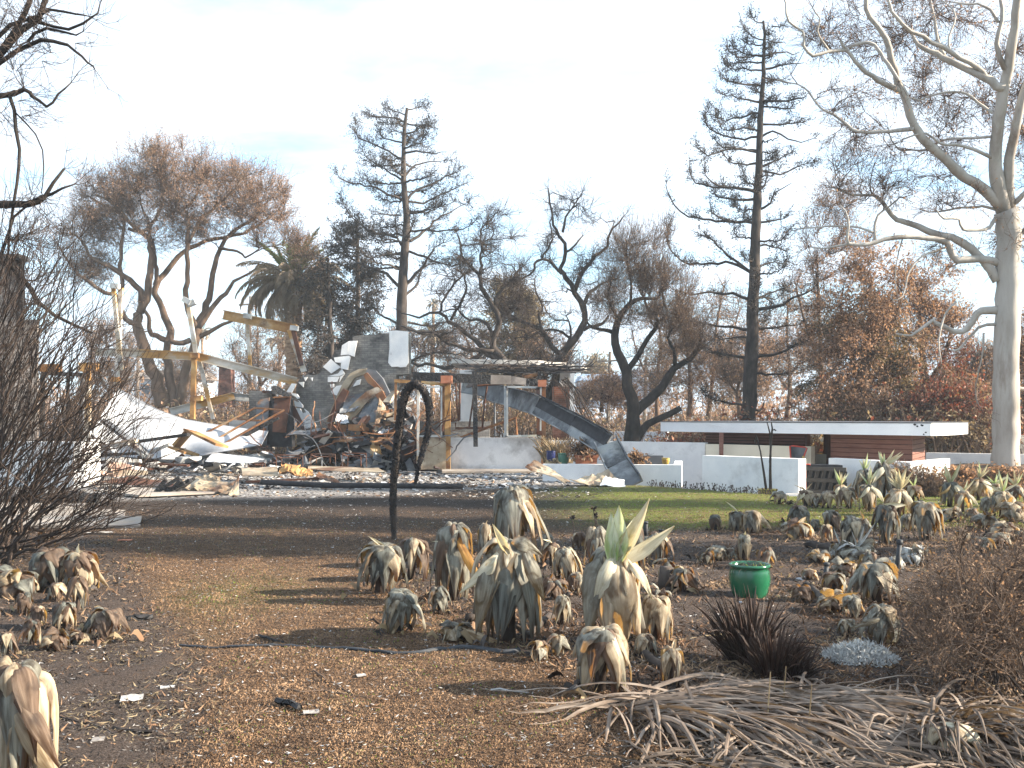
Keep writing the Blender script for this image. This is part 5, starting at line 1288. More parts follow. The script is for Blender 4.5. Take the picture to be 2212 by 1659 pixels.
# ---- big spreading tree on the left
tree('spreading_tree', 'broad burnt tree with umbrella crown of rusty leaves behind the steel frame', 46, [
    ([(735, 1640), (700, 1520), (660, 1420), (610, 1290), (575, 1150), (585, 1080)], 34, 22),
    ([(585, 1080), (600, 1000), (560, 920), (490, 860), (420, 810), (360, 790), (290, 740), (240, 650), (180, 600)], 17, 4),
    ([(590, 1080), (630, 1000), (645, 850), (655, 700), (640, 640), (560, 580), (500, 500), (430, 420), (330, 380)], 20, 4),
    ([(650, 660), (650, 580), (690, 520), (720, 440), (735, 330), (700, 240)], 11, 3),
    ([(575, 1150), (500, 1120), (470, 1000), (380, 960), (280, 900), (180, 800), (120, 700)], 15, 4),
    ([(480, 1000), (480, 760), (490, 600), (470, 500), (350, 430), (280, 380)], 12, 4),
    ([(790, 1640), (760, 1400), (755, 1270), (770, 1190), (720, 1060), (680, 940), (740, 840), (810, 750), (920, 680), (1040, 640), (1150, 620), (1300, 560), (1400, 480)], 24, 4),
    ([(755, 1250), (690, 1220), (650, 1200), (640, 1100), (600, 1060)], 15, 8),
    ([(680, 920), (690, 850), (670, 700), (660, 640)], 13, 7),
    ([(820, 1640), (870, 1400), (920, 1280), (930, 1170), (980, 1080), (1010, 950), (1040, 800), (1060, 700), (1140, 600), (1250, 540), (1340, 420)], 26, 4),
    ([(890, 1245), (850, 1265), (800, 1262), (770, 1250)], 14, 12),
    ([(930, 1170), (890, 1100), (870, 1000), (872, 850), (875, 680), (870, 520), (810, 480), (800, 380), (790, 260)], 16, 4),
    ([(930, 1180), (1000, 1070), (1100, 960), (1150, 900), (1250, 850)], 16, 5),
    ([(940, 1230), (1030, 1180), (1120, 1140), (1230, 1100)], 12, 4),
    ([(1060, 700), (1170, 710), (1220, 750), (1300, 700)], 9, 3),
    ([(880, 660), (940, 540), (1050, 440), (1150, 350), (1200, 270)], 10, 3),
    ([(520, 580), (600, 600), (640, 560), (600, 440), (560, 330)], 9, 3),
    ([(740, 500), (800, 480), (900, 420), (950, 330)], 8, 3)],
    [(190, 560, 62, 80), (230, 440, 80, 70), (310, 400, 90, 75), (390, 365, 85, 58), (440, 440, 110, 90), (530, 420, 85, 72), (585, 470, 60, 80), (650, 540, 30, 60), (190, 520, 50, 80), (340, 480, 120, 60)],
    330, 3, cv=C1, bark='bark_brown', twigm='twig', leafm=['leaf_brown', 'leaf_rust', 'leaf_rust'], leaf=(1.5, .08, .4, .35), sp=(6, .85, .008, 3, 2), minr=.015, up=.3, dr=.9, gn=.2)

# ---- twisted oaks
tree('twisted_oak', 'low twisted oak with long drooping limbs beside the chimney', 42, [
    ([(600, 1200), (590, 1150), (530, 1060), (510, 980), (540, 870), (510, 780), (440, 680), (430, 580), (340, 520), (310, 420), (280, 340)], 21, 3),
    ([(590, 1150), (500, 1080), (440, 1040), (340, 940), (240, 870), (180, 830), (60, 850), (-40, 810)], 17, 3),
    ([(500, 980), (470, 900), (430, 870), (330, 860), (290, 800), (220, 820)], 11, 3),
    ([(515, 780), (560, 680), (620, 620), (670, 540)], 11, 3),
    ([(430, 600), (430, 450), (440, 330), (500, 250)], 9, 2),
    ([(510, 1050), (380, 1050), (230, 1010), (160, 960), (0, 930), (-60, 900)], 13, 4),
    ([(470, 1060), (400, 1090), (300, 1130), (150, 1155), (0, 1120), (-70, 1130)], 13, 5),
    ([(0, 1125), (100, 1075), (220, 1070), (340, 1080)], 7, 3),
    ([(250, 870), (300, 790), (340, 700), (330, 600), (260, 560)], 8, 3),
    ([(180, 830), (210, 740), (280, 640), (380, 560)], 7, 3)],
    [(1040, 560, 60, 90), (980, 640, 60, 90), (1070, 500, 45, 50), (930, 740, 70, 50), (1010, 740, 90, 60), (1120, 620, 40, 60)],
    120, 5, cv=C3, bark='bark_dark', twigm='twig_dark', sp=(5, .7, .0085, 3, 2), minr=.021, gn=.28, gn2=.8, up=.1, curl=.6)
tree('twisted_oak', 'tall twisted oak with crooked bare top right of the charred beam', 44, [
    ([(820, 1380), (870, 1260), (900, 1130), (910, 1080), (1000, 1000), (1050, 900), (1060, 830), (1000, 710), (940, 620), (920, 560), (935, 470), (915, 360), (870, 290), (850, 150), (845, 70)], 23, 3),
    ([(920, 590), (860, 530), (800, 500), (750, 530), (740, 580), (640, 640)], 9, 3),
    ([(800, 500), (860, 380), (850, 250), (870, 180)], 6, 2),
    ([(940, 460), (1000, 420), (1050, 360)], 7, 3),
    ([(925, 340), (950, 250), (1000, 170), (1040, 100)], 7, 2),
    ([(1000, 690), (1050, 580), (1120, 480), (1190, 430), (1230, 320), (1290, 250)], 12, 3),
    ([(1060, 820), (1070, 740), (1150, 660), (1250, 620)], 12, 3),
    ([(910, 1080), (830, 980), (730, 900), (620, 850), (590, 790), (620, 720), (700, 680)], 14, 4),
    ([(1050, 930), (1130, 900), (1180, 880), (1210, 840)], 11, 4),
    ([(920, 1060), (980, 960), (960, 880), (880, 870)], 8, 3),
    ([(820, 960), (780, 860), (800, 780), (760, 690), (760, 620)], 8, 3),
    ([(1000, 1000), (920, 950), (860, 930), (780, 940), (700, 1000)], 8, 3)],
    [(1240, 450, 55, 45), (1200, 540, 45, 50), (1150, 690, 90, 70), (1270, 600, 55, 70), (1090, 650, 50, 60), (1180, 800, 60, 50)],
    105, 6, cv=C3, bark='bark_dark', twigm='twig_dark', sp=(5, .7, .0085, 3, 2), minr=.021, gn=.3, gn2=.85, up=.08, curl=.6)
# ---- black forked tree
tree('forked_tree', 'black charred forked tree with pale twiggy top behind the white wall', 38.5, [
    ([(1345, 1640), (1350, 1500), (1355, 1400), (1320, 1270), (1310, 1180), (1260, 1060), (1240, 960), (1270, 860), (1330, 780), (1400, 740), (1490, 740)], 38, 6),
    ([(1355, 1440), (1450, 1350), (1530, 1270), (1600, 1160), (1660, 1130), (1733, 1060), (1760, 960)], 27, 8),
    ([(1370, 1600), (1440, 1500), (1550, 1450), (1640, 1400)], 20, 15),
    ([(1320, 1170), (1380, 1080), (1440, 980), (1500, 880), (1440, 800), (1420, 740), (1380, 660)], 15, 4),
    ([(1240, 950), (1180, 930), (1110, 920), (1070, 880)], 12, 5),
    ([(1500, 880), (1560, 830), (1530, 740), (1540, 600)], 8, 3),
    ([(1260, 900), (1240, 830), (1200, 740), (1220, 620)], 9, 3),
    ([(1330, 780), (1340, 680), (1320, 540), (1310, 400)], 7, 2),
    ([(1610, 1160), (1600, 1060), (1560, 980), (1600, 900)], 12, 4)],
    [(1350, 600, 45, 100), (1400, 560, 55, 90), (1440, 640, 60, 90), (1310, 680, 50, 60), (1480, 720, 50, 60)],
    150, 7, cv=C3, bark='bark_black', twigm='twig', leafm='leaf_brown', leaf=(.22, .07, .45, .1), sp=(6, .85, .007, 3, 2), minr=.011, gn=.12, up=.55, gn2=.4)

# ---- conifers
def conifer(name, label, Y, trunk_px, r0, r1, limbs, seed, extra=0, prof=None, cv=None, needle='needle', dens=1.0, hook=.5, bark='bark_dark', droop=0.0, vr=(0.1, 1), cat='tree', group=None, nsize=.13, tw=.55, clump=9, rpx=5, up=.25):
    rng = np.random.default_rng(seed); cv = cv or (lambda x, y: (x, y))
    T = np.array([P(*cv(*p), Y) for p in trunk_px])
    c = resample(T, .4, .015, rng); rr = np.linspace(r0, r1, len(c)) / F * Y; rr[:2] *= 1.2
    trunk = MB().tube(c, rr, 12, jit=.05, rng=rng)
    crown = MB(); nd = MB()
    br = []
    for lm in limbs:
        px = np.array([cv(*p) for p in lm[0]], float)
        L = np.concatenate(([0], np.cumsum(np.linalg.norm(np.diff(px, axis=0), axis=1)))) / F * Y
        s_ = lm[2] if len(lm) > 2 else rng.uniform(-.7, .7)
        p3 = np.array([P(u, v, Y + s_ * l_) for (u, v), l_ in zip(px, L)])
        br.append((resample(p3, .28, .03, rng), (lm[1] if len(lm) > 1 else 4) * .52 / F * Y))
    z0, z1 = c[0, 2], c[-1, 2]
    for k in range(extra):
        f = vr[0] + (vr[1] - vr[0]) * ((k + rng.uniform(0, 1)) / extra)
        b = np.array([np.interp(z0 + (z1 - z0) * f, c[:, 2], c[:, i]) for i in range(3)])
        a = rng.uniform(0, 2 * math.pi)
        Lm = np.interp(f, prof[0], prof[1] if math.cos(a) < 0 else prof[2]) * rng.uniform(.6, 1.08) / F * Y
        n = 9; pts = [b]; el = rng.uniform(-.05, .3) - droop
        for j in range(n):
            t_ = (j + 1) / n
            e2 = el - .25 * t_ + (hook * max(0, (t_ - .5)) * 3.2 if hook else 0)
            pts.append(pts[-1] + np.array((math.cos(a) * math.cos(e2), math.sin(a) * math.cos(e2), math.sin(e2))) * Lm / n)
        br.append((resample(pts, .3, .03, rng), (rpx * .25 + rpx * .12 * Lm) / F * Y))
    S = []; D = []; W = []
    for p, r in br:
        trunk.tube(p, np.linspace(r, .012, len(p)), 6, cap=False, jit=.06, rng=rng)
        n = len(p); d = unit(np.gradient(p, axis=0))
        tot = np.concatenate(([0], np.cumsum(np.linalg.norm(np.diff(p, axis=0), axis=1))))
        m_ = int(tot[-1] * 5.5 * dens) + 4
        f = rng.uniform(.18, 1.0, m_) ** .8 * tot[-1]
        # clumpy: keep where a noise is high
        q = np.stack([np.interp(f, tot, p[:, i]) for i in range(3)], -1)
        dd = unit(np.stack([np.interp(f, tot, d[:, i]) for i in range(3)], -1))
        keep = (fbm(q[:, 0] * 1.1 + q[:, 1], q[:, 2] * 1.1, seed, 2) > -.22)
        S.append(q[keep]); D.append(dd[keep])
    S = np.concatenate(S); D = np.concatenate(D); N = len(S)
    D2 = unit(D * .8 + rng.normal(0, .5, (N, 3)) + np.array((0, 0, up - droop * 1.5)))
    tips = spray(crown, S, D2, tw, .012, rng, 4, 2, .1 - droop * .5, .4, .6)
    idx = rng.integers(0, len(tips), int(len(tips) * clump * .22))
    C = tips[idx] + rng.normal(0, .05, (len(idx), 3))
    nd.leaves(C, nsize, rng, .32, droop * .6)
    # needle brushes right along the limbs
    C2 = np.repeat(S, 5, 0) + rng.normal(0, .09, (N * 5, 3)); nd.leaves(C2, nsize * 1.15, rng, .34, droop)
    root = thing(name, label, cat, c[0], group)
    trunk.build('trunk', MT[bark], root, True); crown.build('crown', MT['twig_dark'], root); nd.build('needles', MT[needle], root)
    return root
conifer('burnt_cypress', 'tall flat topped burnt cypress standing behind the brick chimney', 48,
    [(475, 1560), (475, 1370), (480, 1100), (495, 900), (505, 750), (495, 600), (487, 450), (487, 300), (495, 180), (505, 80)], 14, 3,
    [([(460, 1330), (350, 1270), (280, 1170), (300, 1040)], 6), ([(455, 1110), (390, 1040), (300, 1010), (200, 960), (130, 880), (80, 760)], 8), ([(500, 910), (450, 830), (440, 740), (460, 640)], 6),
     ([(450, 830), (380, 810), (300, 800), (200, 720), (140, 640), (130, 590)], 6), ([(455, 850), (380, 855), (320, 830)], 4), ([(470, 930), (380, 935), (280, 950)], 4), ([(480, 610), (400, 580), (330, 540), (200, 520), (110, 480), (90, 440)], 6),
     ([(495, 530), (440, 470), (350, 420), (270, 370), (240, 300)], 5), ([(480, 380), (400, 330), (330, 300), (220, 240), (205, 160)], 5), ([(485, 280), (400, 260), (350, 230), (340, 200)], 4), ([(490, 160), (400, 130), (290, 130), (270, 110)], 4), ([(495, 120), (440, 100), (400, 80)], 3),
     ([(505, 90), (560, 80), (640, 75)], 3), ([(495, 230), (560, 210), (600, 180), (690, 200)], 4), ([(490, 340), (560, 330), (640, 340), (740, 330)], 5), ([(500, 470), (550, 410), (650, 390), (740, 380)], 5), ([(510, 610), (560, 560), (640, 520), (730, 480), (840, 430)], 6),
     ([(515, 620), (600, 630), (700, 580), (800, 540), (870, 500)], 5), ([(525, 850), (600, 800), (680, 720), (780, 670), (870, 620)], 7), ([(520, 790), (620, 790), (750, 790), (860, 770), (930, 700)], 5), ([(520, 910), (600, 940), (700, 980), (830, 980), (920, 900)], 6),
     ([(500, 1100), (560, 1040), (640, 930), (670, 880), (760, 850)], 8), ([(500, 1160), (560, 1110), (600, 1010), (690, 970)], 6), ([(510, 1320), (600, 1340), (700, 1330), (780, 1300)], 6), ([(510, 1350), (600, 1390), (700, 1380), (760, 1430), (900, 1480)], 7), ([(500, 240), (450, 210), (410, 220)], 3), ([(505, 690), (600, 680), (700, 650), (790, 620)], 4), ([(470, 700), (400, 700), (300, 690)], 4)],
    21, extra=26, prof=([0, .2, .5, .8, 1], [150, 150, 130, 100, 40], [120, 140, 130, 90, 50]), cv=C2, hook=.5, vr=(.35, .97), dens=1.05, nsize=.11)
Lh = [([(790, 290), (700, 265), (650, 215), (640, 180)], 3), ([(775, 165), (720, 150), (680, 95)], 3), ([(785, 325), (700, 320), (650, 305), (615, 285)], 3), ([(780, 400), (680, 395), (600, 370), (550, 320), (540, 285)], 4), ([(780, 410), (640, 410), (560, 400), (510, 345)], 4),
      ([(780, 450), (640, 445), (540, 460), (500, 430)], 4), ([(775, 510), (640, 500), (530, 490), (485, 430)], 4), ([(770, 620), (640, 600), (540, 595), (480, 550), (450, 480)], 5), ([(760, 740), (640, 720), (560, 690), (480, 670)], 5), ([(750, 820), (620, 840), (500, 880), (445, 850), (440, 800)], 5),
      ([(750, 950), (640, 930), (520, 945), (460, 900), (440, 810)], 4), ([(745, 990), (600, 1000), (450, 970), (370, 900), (370, 820), (400, 780)], 5), ([(740, 1090), (600, 1075), (480, 1060), (430, 1010)], 5), ([(735, 1100), (600, 1080), (450, 1100), (380, 1125), (310, 1080), (295, 1030)], 5), ([(735, 1180), (620, 1190), (530, 1170), (495, 1120)], 5),
      ([(725, 1390), (600, 1360), (420, 1350), (290, 1320), (250, 1250), (250, 1170), (280, 1150)], 6), ([(725, 1380), (600, 1360), (450, 1340), (380, 1290), (345, 1230), (365, 1200)], 5), ([(720, 1440), (560, 1440), (430, 1410), (390, 1380)], 6), ([(700, 1610), (500, 1600), (300, 1580), (190, 1530), (110, 1430), (85, 1340), (90, 1290)], 7), ([(700, 1610), (560, 1600), (450, 1570), (400, 1500), (395, 1420)], 5)]
Rh = [([(830, 300), (900, 300), (950, 310)], 3), ([(840, 190), (900, 195), (965, 190)], 3), ([(790, 405), (900, 380), (1000, 390), (1050, 370)], 5), ([(790, 500), (900, 480), (1000, 460), (1080, 450)], 5), ([(785, 560), (900, 590), (1000, 600)], 4), ([(780, 730), (900, 730), (1010, 720), (1090, 690)], 6), ([(770, 770), (900, 770), (1000, 790)], 4),
      ([(765, 900), (900, 900), (1000, 890), (1090, 880)], 5), ([(765, 990), (850, 950), (960, 1000), (1060, 1030), (1160, 1000)], 5), ([(760, 1210), (900, 1150), (1000, 1090)], 6), ([(750, 1230), (900, 1260), (1050, 1200), (1180, 1160)], 5), ([(740, 1440), (790, 1340), (820, 1200)], 5), ([(745, 1520), (830, 1470), (870, 1400), (980, 1330)], 6), ([(740, 1610), (860, 1600), (960, 1560)], 5)]
c45 = lambda pts: [(p[0], p[1] + 1481) for p in pts]      # second crop continues 500 px lower at the same scale
Lb = [(c45([(690, 490), (560, 390), (450, 300), (390, 240), (280, 220)]), 7), (c45([(690, 490), (560, 420), (400, 430), (250, 430), (150, 370), (90, 280), (80, 200), (110, 110)]), 7), (c45([(690, 690), (560, 650), (400, 640), (250, 650), (130, 610), (50, 550)]), 7), (c45([(690, 900), (500, 880), (300, 850), (150, 840), (0, 870)]), 7), (c45([(665, 1110), (500, 1080), (400, 1060), (280, 1000)]), 7), (c45([(665, 960), (520, 960), (380, 1000)]), 5), (c45([(640, 1450), (500, 1430), (380, 1390), (330, 1330)]), 6)]
Rb = [(c45([(740, 460), (830, 420), (890, 420)]), 5), (c45([(730, 680), (850, 630), (980, 600)]), 6), (c45([(730, 760), (870, 740), (1000, 670), (1110, 630), (1160, 580), (1160, 530)]), 8), (c45([(720, 890), (900, 890), (1020, 870), (1200, 880)]), 6), (c45([(720, 1100), (900, 1070), (1050, 1000), (1120, 970)]), 8), (c45([(720, 1220), (850, 1230), (1000, 1220), (1200, 1140)]), 6), (c45([(700, 1480), (750, 1490), (790, 1440), (780, 1380)]), 7), (c45([(740, 300), (850, 300), (950, 340)]), 5)]
conifer('burnt_cypress', 'very tall burnt cypress with upcurled branch tips behind the carport roof', 43,
    c45([(660, 1740), (670, 1560), (690, 1200), (700, 900), (710, 600), (725, 300)]) + [(735, 1481), (740, 1400), (750, 1100), (765, 800), (775, 600), (785, 400), (790, 250), (780, 150)], 17, 2.5,
    Lh + Rh + Lb + Rb, 22, extra=24, prof=([0, .15, .4, .7, 1], [110, 100, 80, 40, 12], [160, 150, 110, 60, 15]), cv=C4, hook=.9, vr=(.28, .97), dens=1.35, clump=5, up=.45, tw=.42, nsize=.11)
# hanging brown branches low on the right of that cypress: a denser olive neighbour
conifer('olive_cypress', 'bushy olive brown cypress drooping over the carport roof', 40.5,
    [(1868, 960), (1870, 860), (1872, 760), (1880, 660), (1884, 600)], 13, 4, [], 23, extra=48, prof=([0, .5, 1], [190, 150, 60], [120, 110, 60]), hook=.12, droop=.34, needle='needle_olive', vr=(.05, .95), dens=1.7, bark='bark_brown', nsize=.16, tw=.8)
conifer('burnt_pine', 'dark burnt pine left of the tall flat topped cypress', 50,
    [(768, 900), (770, 780), (773, 640), (772, 520), (770, 480)], 9, 3, [], 24, extra=44, prof=([0, .4, .8, 1], [75, 80, 65, 30], [70, 75, 60, 30]), hook=.3, droop=.1, vr=(.2, 1), dens=1.3, nsize=.17, tw=.8)
conifer('burnt_pine', 'low dark pine clump just right of the date palm', 48,
    [(716, 880), (716, 760), (712, 660), (708, 560)], 8, 3, [], 25, extra=34, prof=([0, .4, .8, 1], [45, 55, 45, 20], [60, 65, 55, 25]), hook=.2, droop=.2, vr=(.15, 1), dens=1.3, nsize=.17, tw=.8)
conifer('brown_cypress', 'brown dense cypress behind the twisted oaks', 62,
    [(1115, 900), (1115, 760), (1112, 660), (1108, 610)], 6, 2, [], 26, extra=70, prof=([0, .5, 1], [95, 75, 25], [95, 75, 30]), hook=.3, droop=.05, needle='needle_olive', vr=(.1, 1), dens=1.0, bark='bark_brown', nsize=.26, tw=.8)
conifer('distant_pine', 'small distant grey green pine over the blue roofed house', 120,
    [(1290, 850), (1290, 800), (1290, 778)], 2.5, 1, [], 27, extra=40, prof=([0, .5, 1], [20, 19, 8], [20, 19, 8]), hook=.2, needle='needle_olive', vr=(.05, 1), dens=.35, nsize=.5, tw=1.0)

# ---- big pale eucalyptus on the right
c76 = lambda x, y: C7(x, y)
def c7to6(pts):   # crop 7 point -> crop 6 coordinates
    o = []
    for x, y in pts:
        u, v = C7(x, y); o.append(((u / .8848 - 1880) / .3375, (v / .8848) / .3375))
    return o
tree('pale_gum_tree', 'huge pale barked gum tree with smooth grey trunk at the right', 33, [
    (c7to6([(1195, 1720), (1197, 1640), (1203, 1300), (1205, 1000), (1210, 800), (1215, 450), (1215, 250), (1200, 150)]), 94, 82, 0),
    ([(1690, 1530), (1650, 1300), (1630, 1120), (1655, 850), (1700, 600), (1750, 300), (1790, 0), (1800, -250), (1760, -520)], 62, 16),
    ([(1735, 1500), (1720, 1250), (1770, 950), (1820, 750), (1850, 600), (1930, 350), (1980, 100)], 48, 16),
    ([(1680, 1510), (1560, 1370), (1400, 1280), (1250, 1130), (1100, 1000), (1040, 900), (960, 680), (900, 520), (840, 280), (720, 120), (690, 0), (670, -140)], 46, 14),
    ([(940, 660), (860, 620), (780, 580), (650, 480), (560, 370), (510, 290)], 24, 10),
    ([(550, 360), (430, 370), (310, 400), (250, 330), (240, 230), (130, 160), (110, 30), (100, -60)], 14, 5),
    ([(430, 370), (380, 300), (340, 220), (360, 130), (310, 60)], 8, 4), ([(570, 350), (620, 320), (720, 310), (780, 350), (830, 430), (930, 580)], 12, 14),
    ([(1690, 640), (1600, 590), (1500, 540), (1300, 440), (1200, 390), (1110, 350), (1040, 280), (1030, 200)], 36, 8),
    ([(1560, 560), (1500, 490), (1300, 380), (1100, 270), (960, 180), (880, 80), (860, 0), (850, -90)], 22, 8),
    ([(1260, 400), (1210, 280), (1190, 130), (1160, 0), (1140, -100)], 15, 8), ([(1310, 390), (1290, 270), (1330, 170), (1330, 80), (1240, 0)], 10, 4),
    ([(1700, 500), (1640, 320), (1680, 150), (1660, -20), (1610, -120)], 22, 9), ([(1650, 160), (1590, 70), (1500, 30), (1400, 30), (1310, 10)], 12, 5),
    ([(1040, 930), (960, 940), (850, 950), (740, 955), (640, 955), (560, 910), (460, 830), (370, 780), (280, 660), (200, 610), (50, 580)], 18, 4),
    ([(1630, 850), (1590, 800), (1500, 740), (1420, 680), (1340, 660), (1200, 680), (1080, 720), (1000, 710)], 13, 6),
    ([(1600, 1140), (1480, 1080), (1330, 1045), (1230, 1040), (1120, 970), (960, 1010)], 15, 6),
    ([(1600, 990), (1400, 1000), (1250, 1010), (1150, 1080), (1020, 1090), (930, 1080), (880, 1010), (860, 930)], 12, 4),
    (c7to6([(1150, 560), (1115, 500), (1070, 440), (1000, 370), (880, 310), (750, 270), (650, 225), (600, 210), (540, 180), (480, 100), (430, 60), (300, 60), (200, 20)]), 42, 6),
    (c7to6([(1180, 460), (1050, 435), (920, 440), (880, 390), (860, 340), (800, 310), (640, 300), (500, 320), (400, 345), (290, 345), (280, 280), (290, 200), (240, 120)]), 34, 6),
    (c7to6([(290, 345), (220, 355), (150, 370), (60, 365)]), 10, 5), (c7to6([(430, 280), (350, 250), (200, 240), (0, 260)]), 10, 5), (c7to6([(440, 320), (440, 240), (460, 180), (520, 130), (580, 80)]), 12, 6),
    (c7to6([(1150, 180), (1120, 230), (1080, 260), (950, 260), (930, 200), (840, 200), (800, 150)]), 18, 6), (c7to6([(1150, 150), (1060, 130), (900, 140), (800, 160), (720, 150)]), 12, 5),
    (c7to6([(1150, 730), (1080, 730), (1030, 750), (980, 840), (900, 850), (800, 800), (750, 800), (650, 870), (560, 860)]), 36, 6), (c7to6([(1140, 810), (1040, 830), (930, 950), (880, 960)]), 15, 6),
    (c7to6([(870, 360), (780, 390), (700, 430), (640, 500), (600, 650), (540, 670)]), 9, 4), (c7to6([(910, 680), (850, 750), (810, 900), (830, 1040)]), 10, 4), (c7to6([(1070, 860), (1060, 1000), (1020, 1200), (1060, 1300)]), 8, 4), (c7to6([(620, 290), (590, 350), (560, 540), (570, 640)]), 7, 3),
    (c7to6([(1240, 280), (1330, 270), (1500, 180)]), 30, 12), (c7to6([(1240, 110), (1300, 60), (1400, -60)]), 26, 12), (c7to6([(1250, 1180), (1350, 1190)]), 22, 14)],
    [(1800, 60, 90, 70), (1920, 60, 90, 80), (2040, 60, 90, 80), (1830, 200, 60, 60), (1960, 190, 70, 60), (2080, 240, 70, 70), (1850, 330, 80, 60), (1990, 360, 90, 60), (2080, 420, 60, 60), (1880, 420, 80, 40), (2160, 160, 50, 120), (2180, 520, 60, 60), (2000, -80, 180, 60), (2250, 250, 60, 200), (2070, 560, 60, 60)],
    210, 9, cv=C6, bark='bark_pale', twigm='twig_red', leafm=['leaf_brown', 'leaf_rust'], leaf=(.30, .10, .34, .8), sp=(6, .75, .008, 3, 2), minr=.013, up=-.05, gn=.10, dr=.8, drift=.32, gn2=.5)

# ---- red-brown leafy trees behind the carport
def leafy(label, Y, trunk, blobs, nt, seed, lms, fr=1.15, name='scorched_tree', size=.17, group=None):
    return tree(name, label, Y, trunk, blobs, nt, seed, bark='bark_brown', twigm='twig_red', leafm=lms, leaf=(fr, size * .72, .5, .5), sp=(5, .7, .008, 3, 2), minr=.013, up=.2, group=group)
leafy('scorched maroon leaved tree with stout brown trunk behind the boarded room', 38.5, [([(1868, 950), (1868, 860), (1866, 790), (1880, 720), (1890, 640)], 13, 4), ([(1868, 850), (1845, 790), (1835, 730), (1815, 660)], 8, 3), ([(1868, 800), (1900, 740), (1930, 690), (1950, 640)], 7, 3)],
    [(1880, 640, 90, 90), (1820, 760, 80, 70), (1930, 760, 80, 80), (1860, 860, 130, 45), (1780, 700, 50, 60)], 110, 41, ['leaf_red', 'leaf_rust', 'leaf_brown', 'leaf_rust'])
leafy('rust orange leaved tree between the maroon tree and the pale gum', 42, [([(2000, 930), (2000, 830), (1990, 740), (1985, 640)], 9, 3), ([(2000, 840), (2040, 770), (2060, 690)], 6, 3), ([(1998, 820), (1960, 760), (1940, 700)], 5, 2)],
    [(2000, 620, 70, 70), (1980, 740, 70, 80), (2050, 740, 60, 80), (2020, 850, 90, 50), (2080, 850, 50, 60)], 110, 42, ['leaf_rust', 'leaf_brown', 'leaf_rust', 'leaf_red'])
leafy('dark red thicket tree low beside the pale gum trunk', 37, [([(2070, 1000), (2065, 930), (2050, 850), (2040, 800)], 6, 2), ([(2068, 960), (2100, 900), (2110, 840)], 5, 2)],
    [(2040, 870, 60, 50), (2095, 890, 45, 50), (2000, 890, 50, 30)], 60, 43, ['leaf_red', 'leaf_brown', 'leaf_red'])
leafy('thin brown leaved tree close behind the tall upcurled cypress', 47, [([(1780, 920), (1775, 820), (1770, 700), (1765, 560)], 7, 2), ([(1775, 800), (1740, 700), (1720, 620)], 4, 2)],
    [(1780, 500, 60, 70), (1750, 620, 70, 70), (1830, 560, 60, 70), (1720, 760, 80, 60), (1800, 430, 50, 60)], 100, 44, ['leaf_brown', 'leaf_rust'], fr=.7, size=.13)
leafy('brown bushy tree beyond the black forked trunk', 58, [([(1490, 900), (1490, 800), (1480, 720)], 6, 2)], [(1480, 780, 70, 70), (1540, 820, 60, 60), (1420, 840, 50, 40)], 90, 45, ['leaf_brown', 'needle_olive'], fr=.5, size=.2)
leafy('orange brown bush before the far blue roofed house', 66, [([(1300, 890), (1300, 850), (1305, 825)], 4, 2)], [(1305, 840, 45, 26), (1270, 862, 30, 20), (1345, 860, 40, 22)], 60, 46, ['leaf_rust', 'leaf_brown'], fr=.9, size=.26, name='scorched_bush')
leafy('brown twiggy tree right of the pale gum at the frame edge', 40, [([(2240, 980), (2240, 880), (2235, 780)], 7, 3)], [(2225, 780, 40, 110), (2230, 900, 40, 50)], 80, 47, ['leaf_brown', 'leaf_rust'], fr=.9)

FAR = [(690, 640, 62, 'hazy bare far tree between the date palm and the burnt pine'), (560, 690, 70, 'hazy bare far tree behind the drooping palm fronds'), (240, 700, 66, 'hazy bare far tree behind the long steel beam'), (860, 720, 64, 'hazy bare far tree low behind the chimney wall'), (1000, 690, 70, 'hazy bare far tree behind the drooping oak limbs'), (1180, 720, 60, 'hazy bare far tree over the flat roof remnant'), (1420, 650, 66, 'hazy bare far tree inside the fork of the black trunk'), (1530, 610, 60, 'hazy bare far tree left of the tall cypress trunk'), (1600, 720, 55, 'hazy bare far tree at the foot of the tall cypress'), (1700, 640, 62, 'hazy bare far tree right of the tall cypress trunk'), (2120, 760, 52, 'hazy bare far tree behind the pale gum trunk'), (400, 760, 75, 'hazy bare far tree low between the spreading trunks')]
for k, (u, vt_, Y, lab) in enumerate(FAR):
    r_ = np.random.default_rng(500 + k); hh = 900 - vt_; w_ = hh * r_.uniform(.28, .4)
    tree('far_tree', lab, Y, [([(u, 905), (u + r_.normal(0, 6), 900 - hh * .3), (u + r_.normal(0, 12), 900 - hh * .65), (u + r_.normal(0, 14), vt_ + 10)], 5, 1.5), ([(u, 900 - hh * .22), (u - w_ * .5, 900 - hh * .5), (u - w_ * .7, 900 - hh * .75)], 3, 1.2), ([(u, 900 - hh * .3), (u + w_ * .5, 900 - hh * .55), (u + w_ * .75, 900 - hh * .8)], 3, 1.2)],
        [(u, 900 - hh * .68, w_, hh * .34), (u, 900 - hh * .4, w_ * .8, hh * .25)], 70, 510 + k, bark='bark_brown', twigm='twig', leafm=['leaf_brown', 'leaf_rust'], leaf=(.35, .14, .5, .3), sp=(5, 1.0, .012, 3, 2), minr=.02, up=.35, group='far burnt trees beyond the ruin')

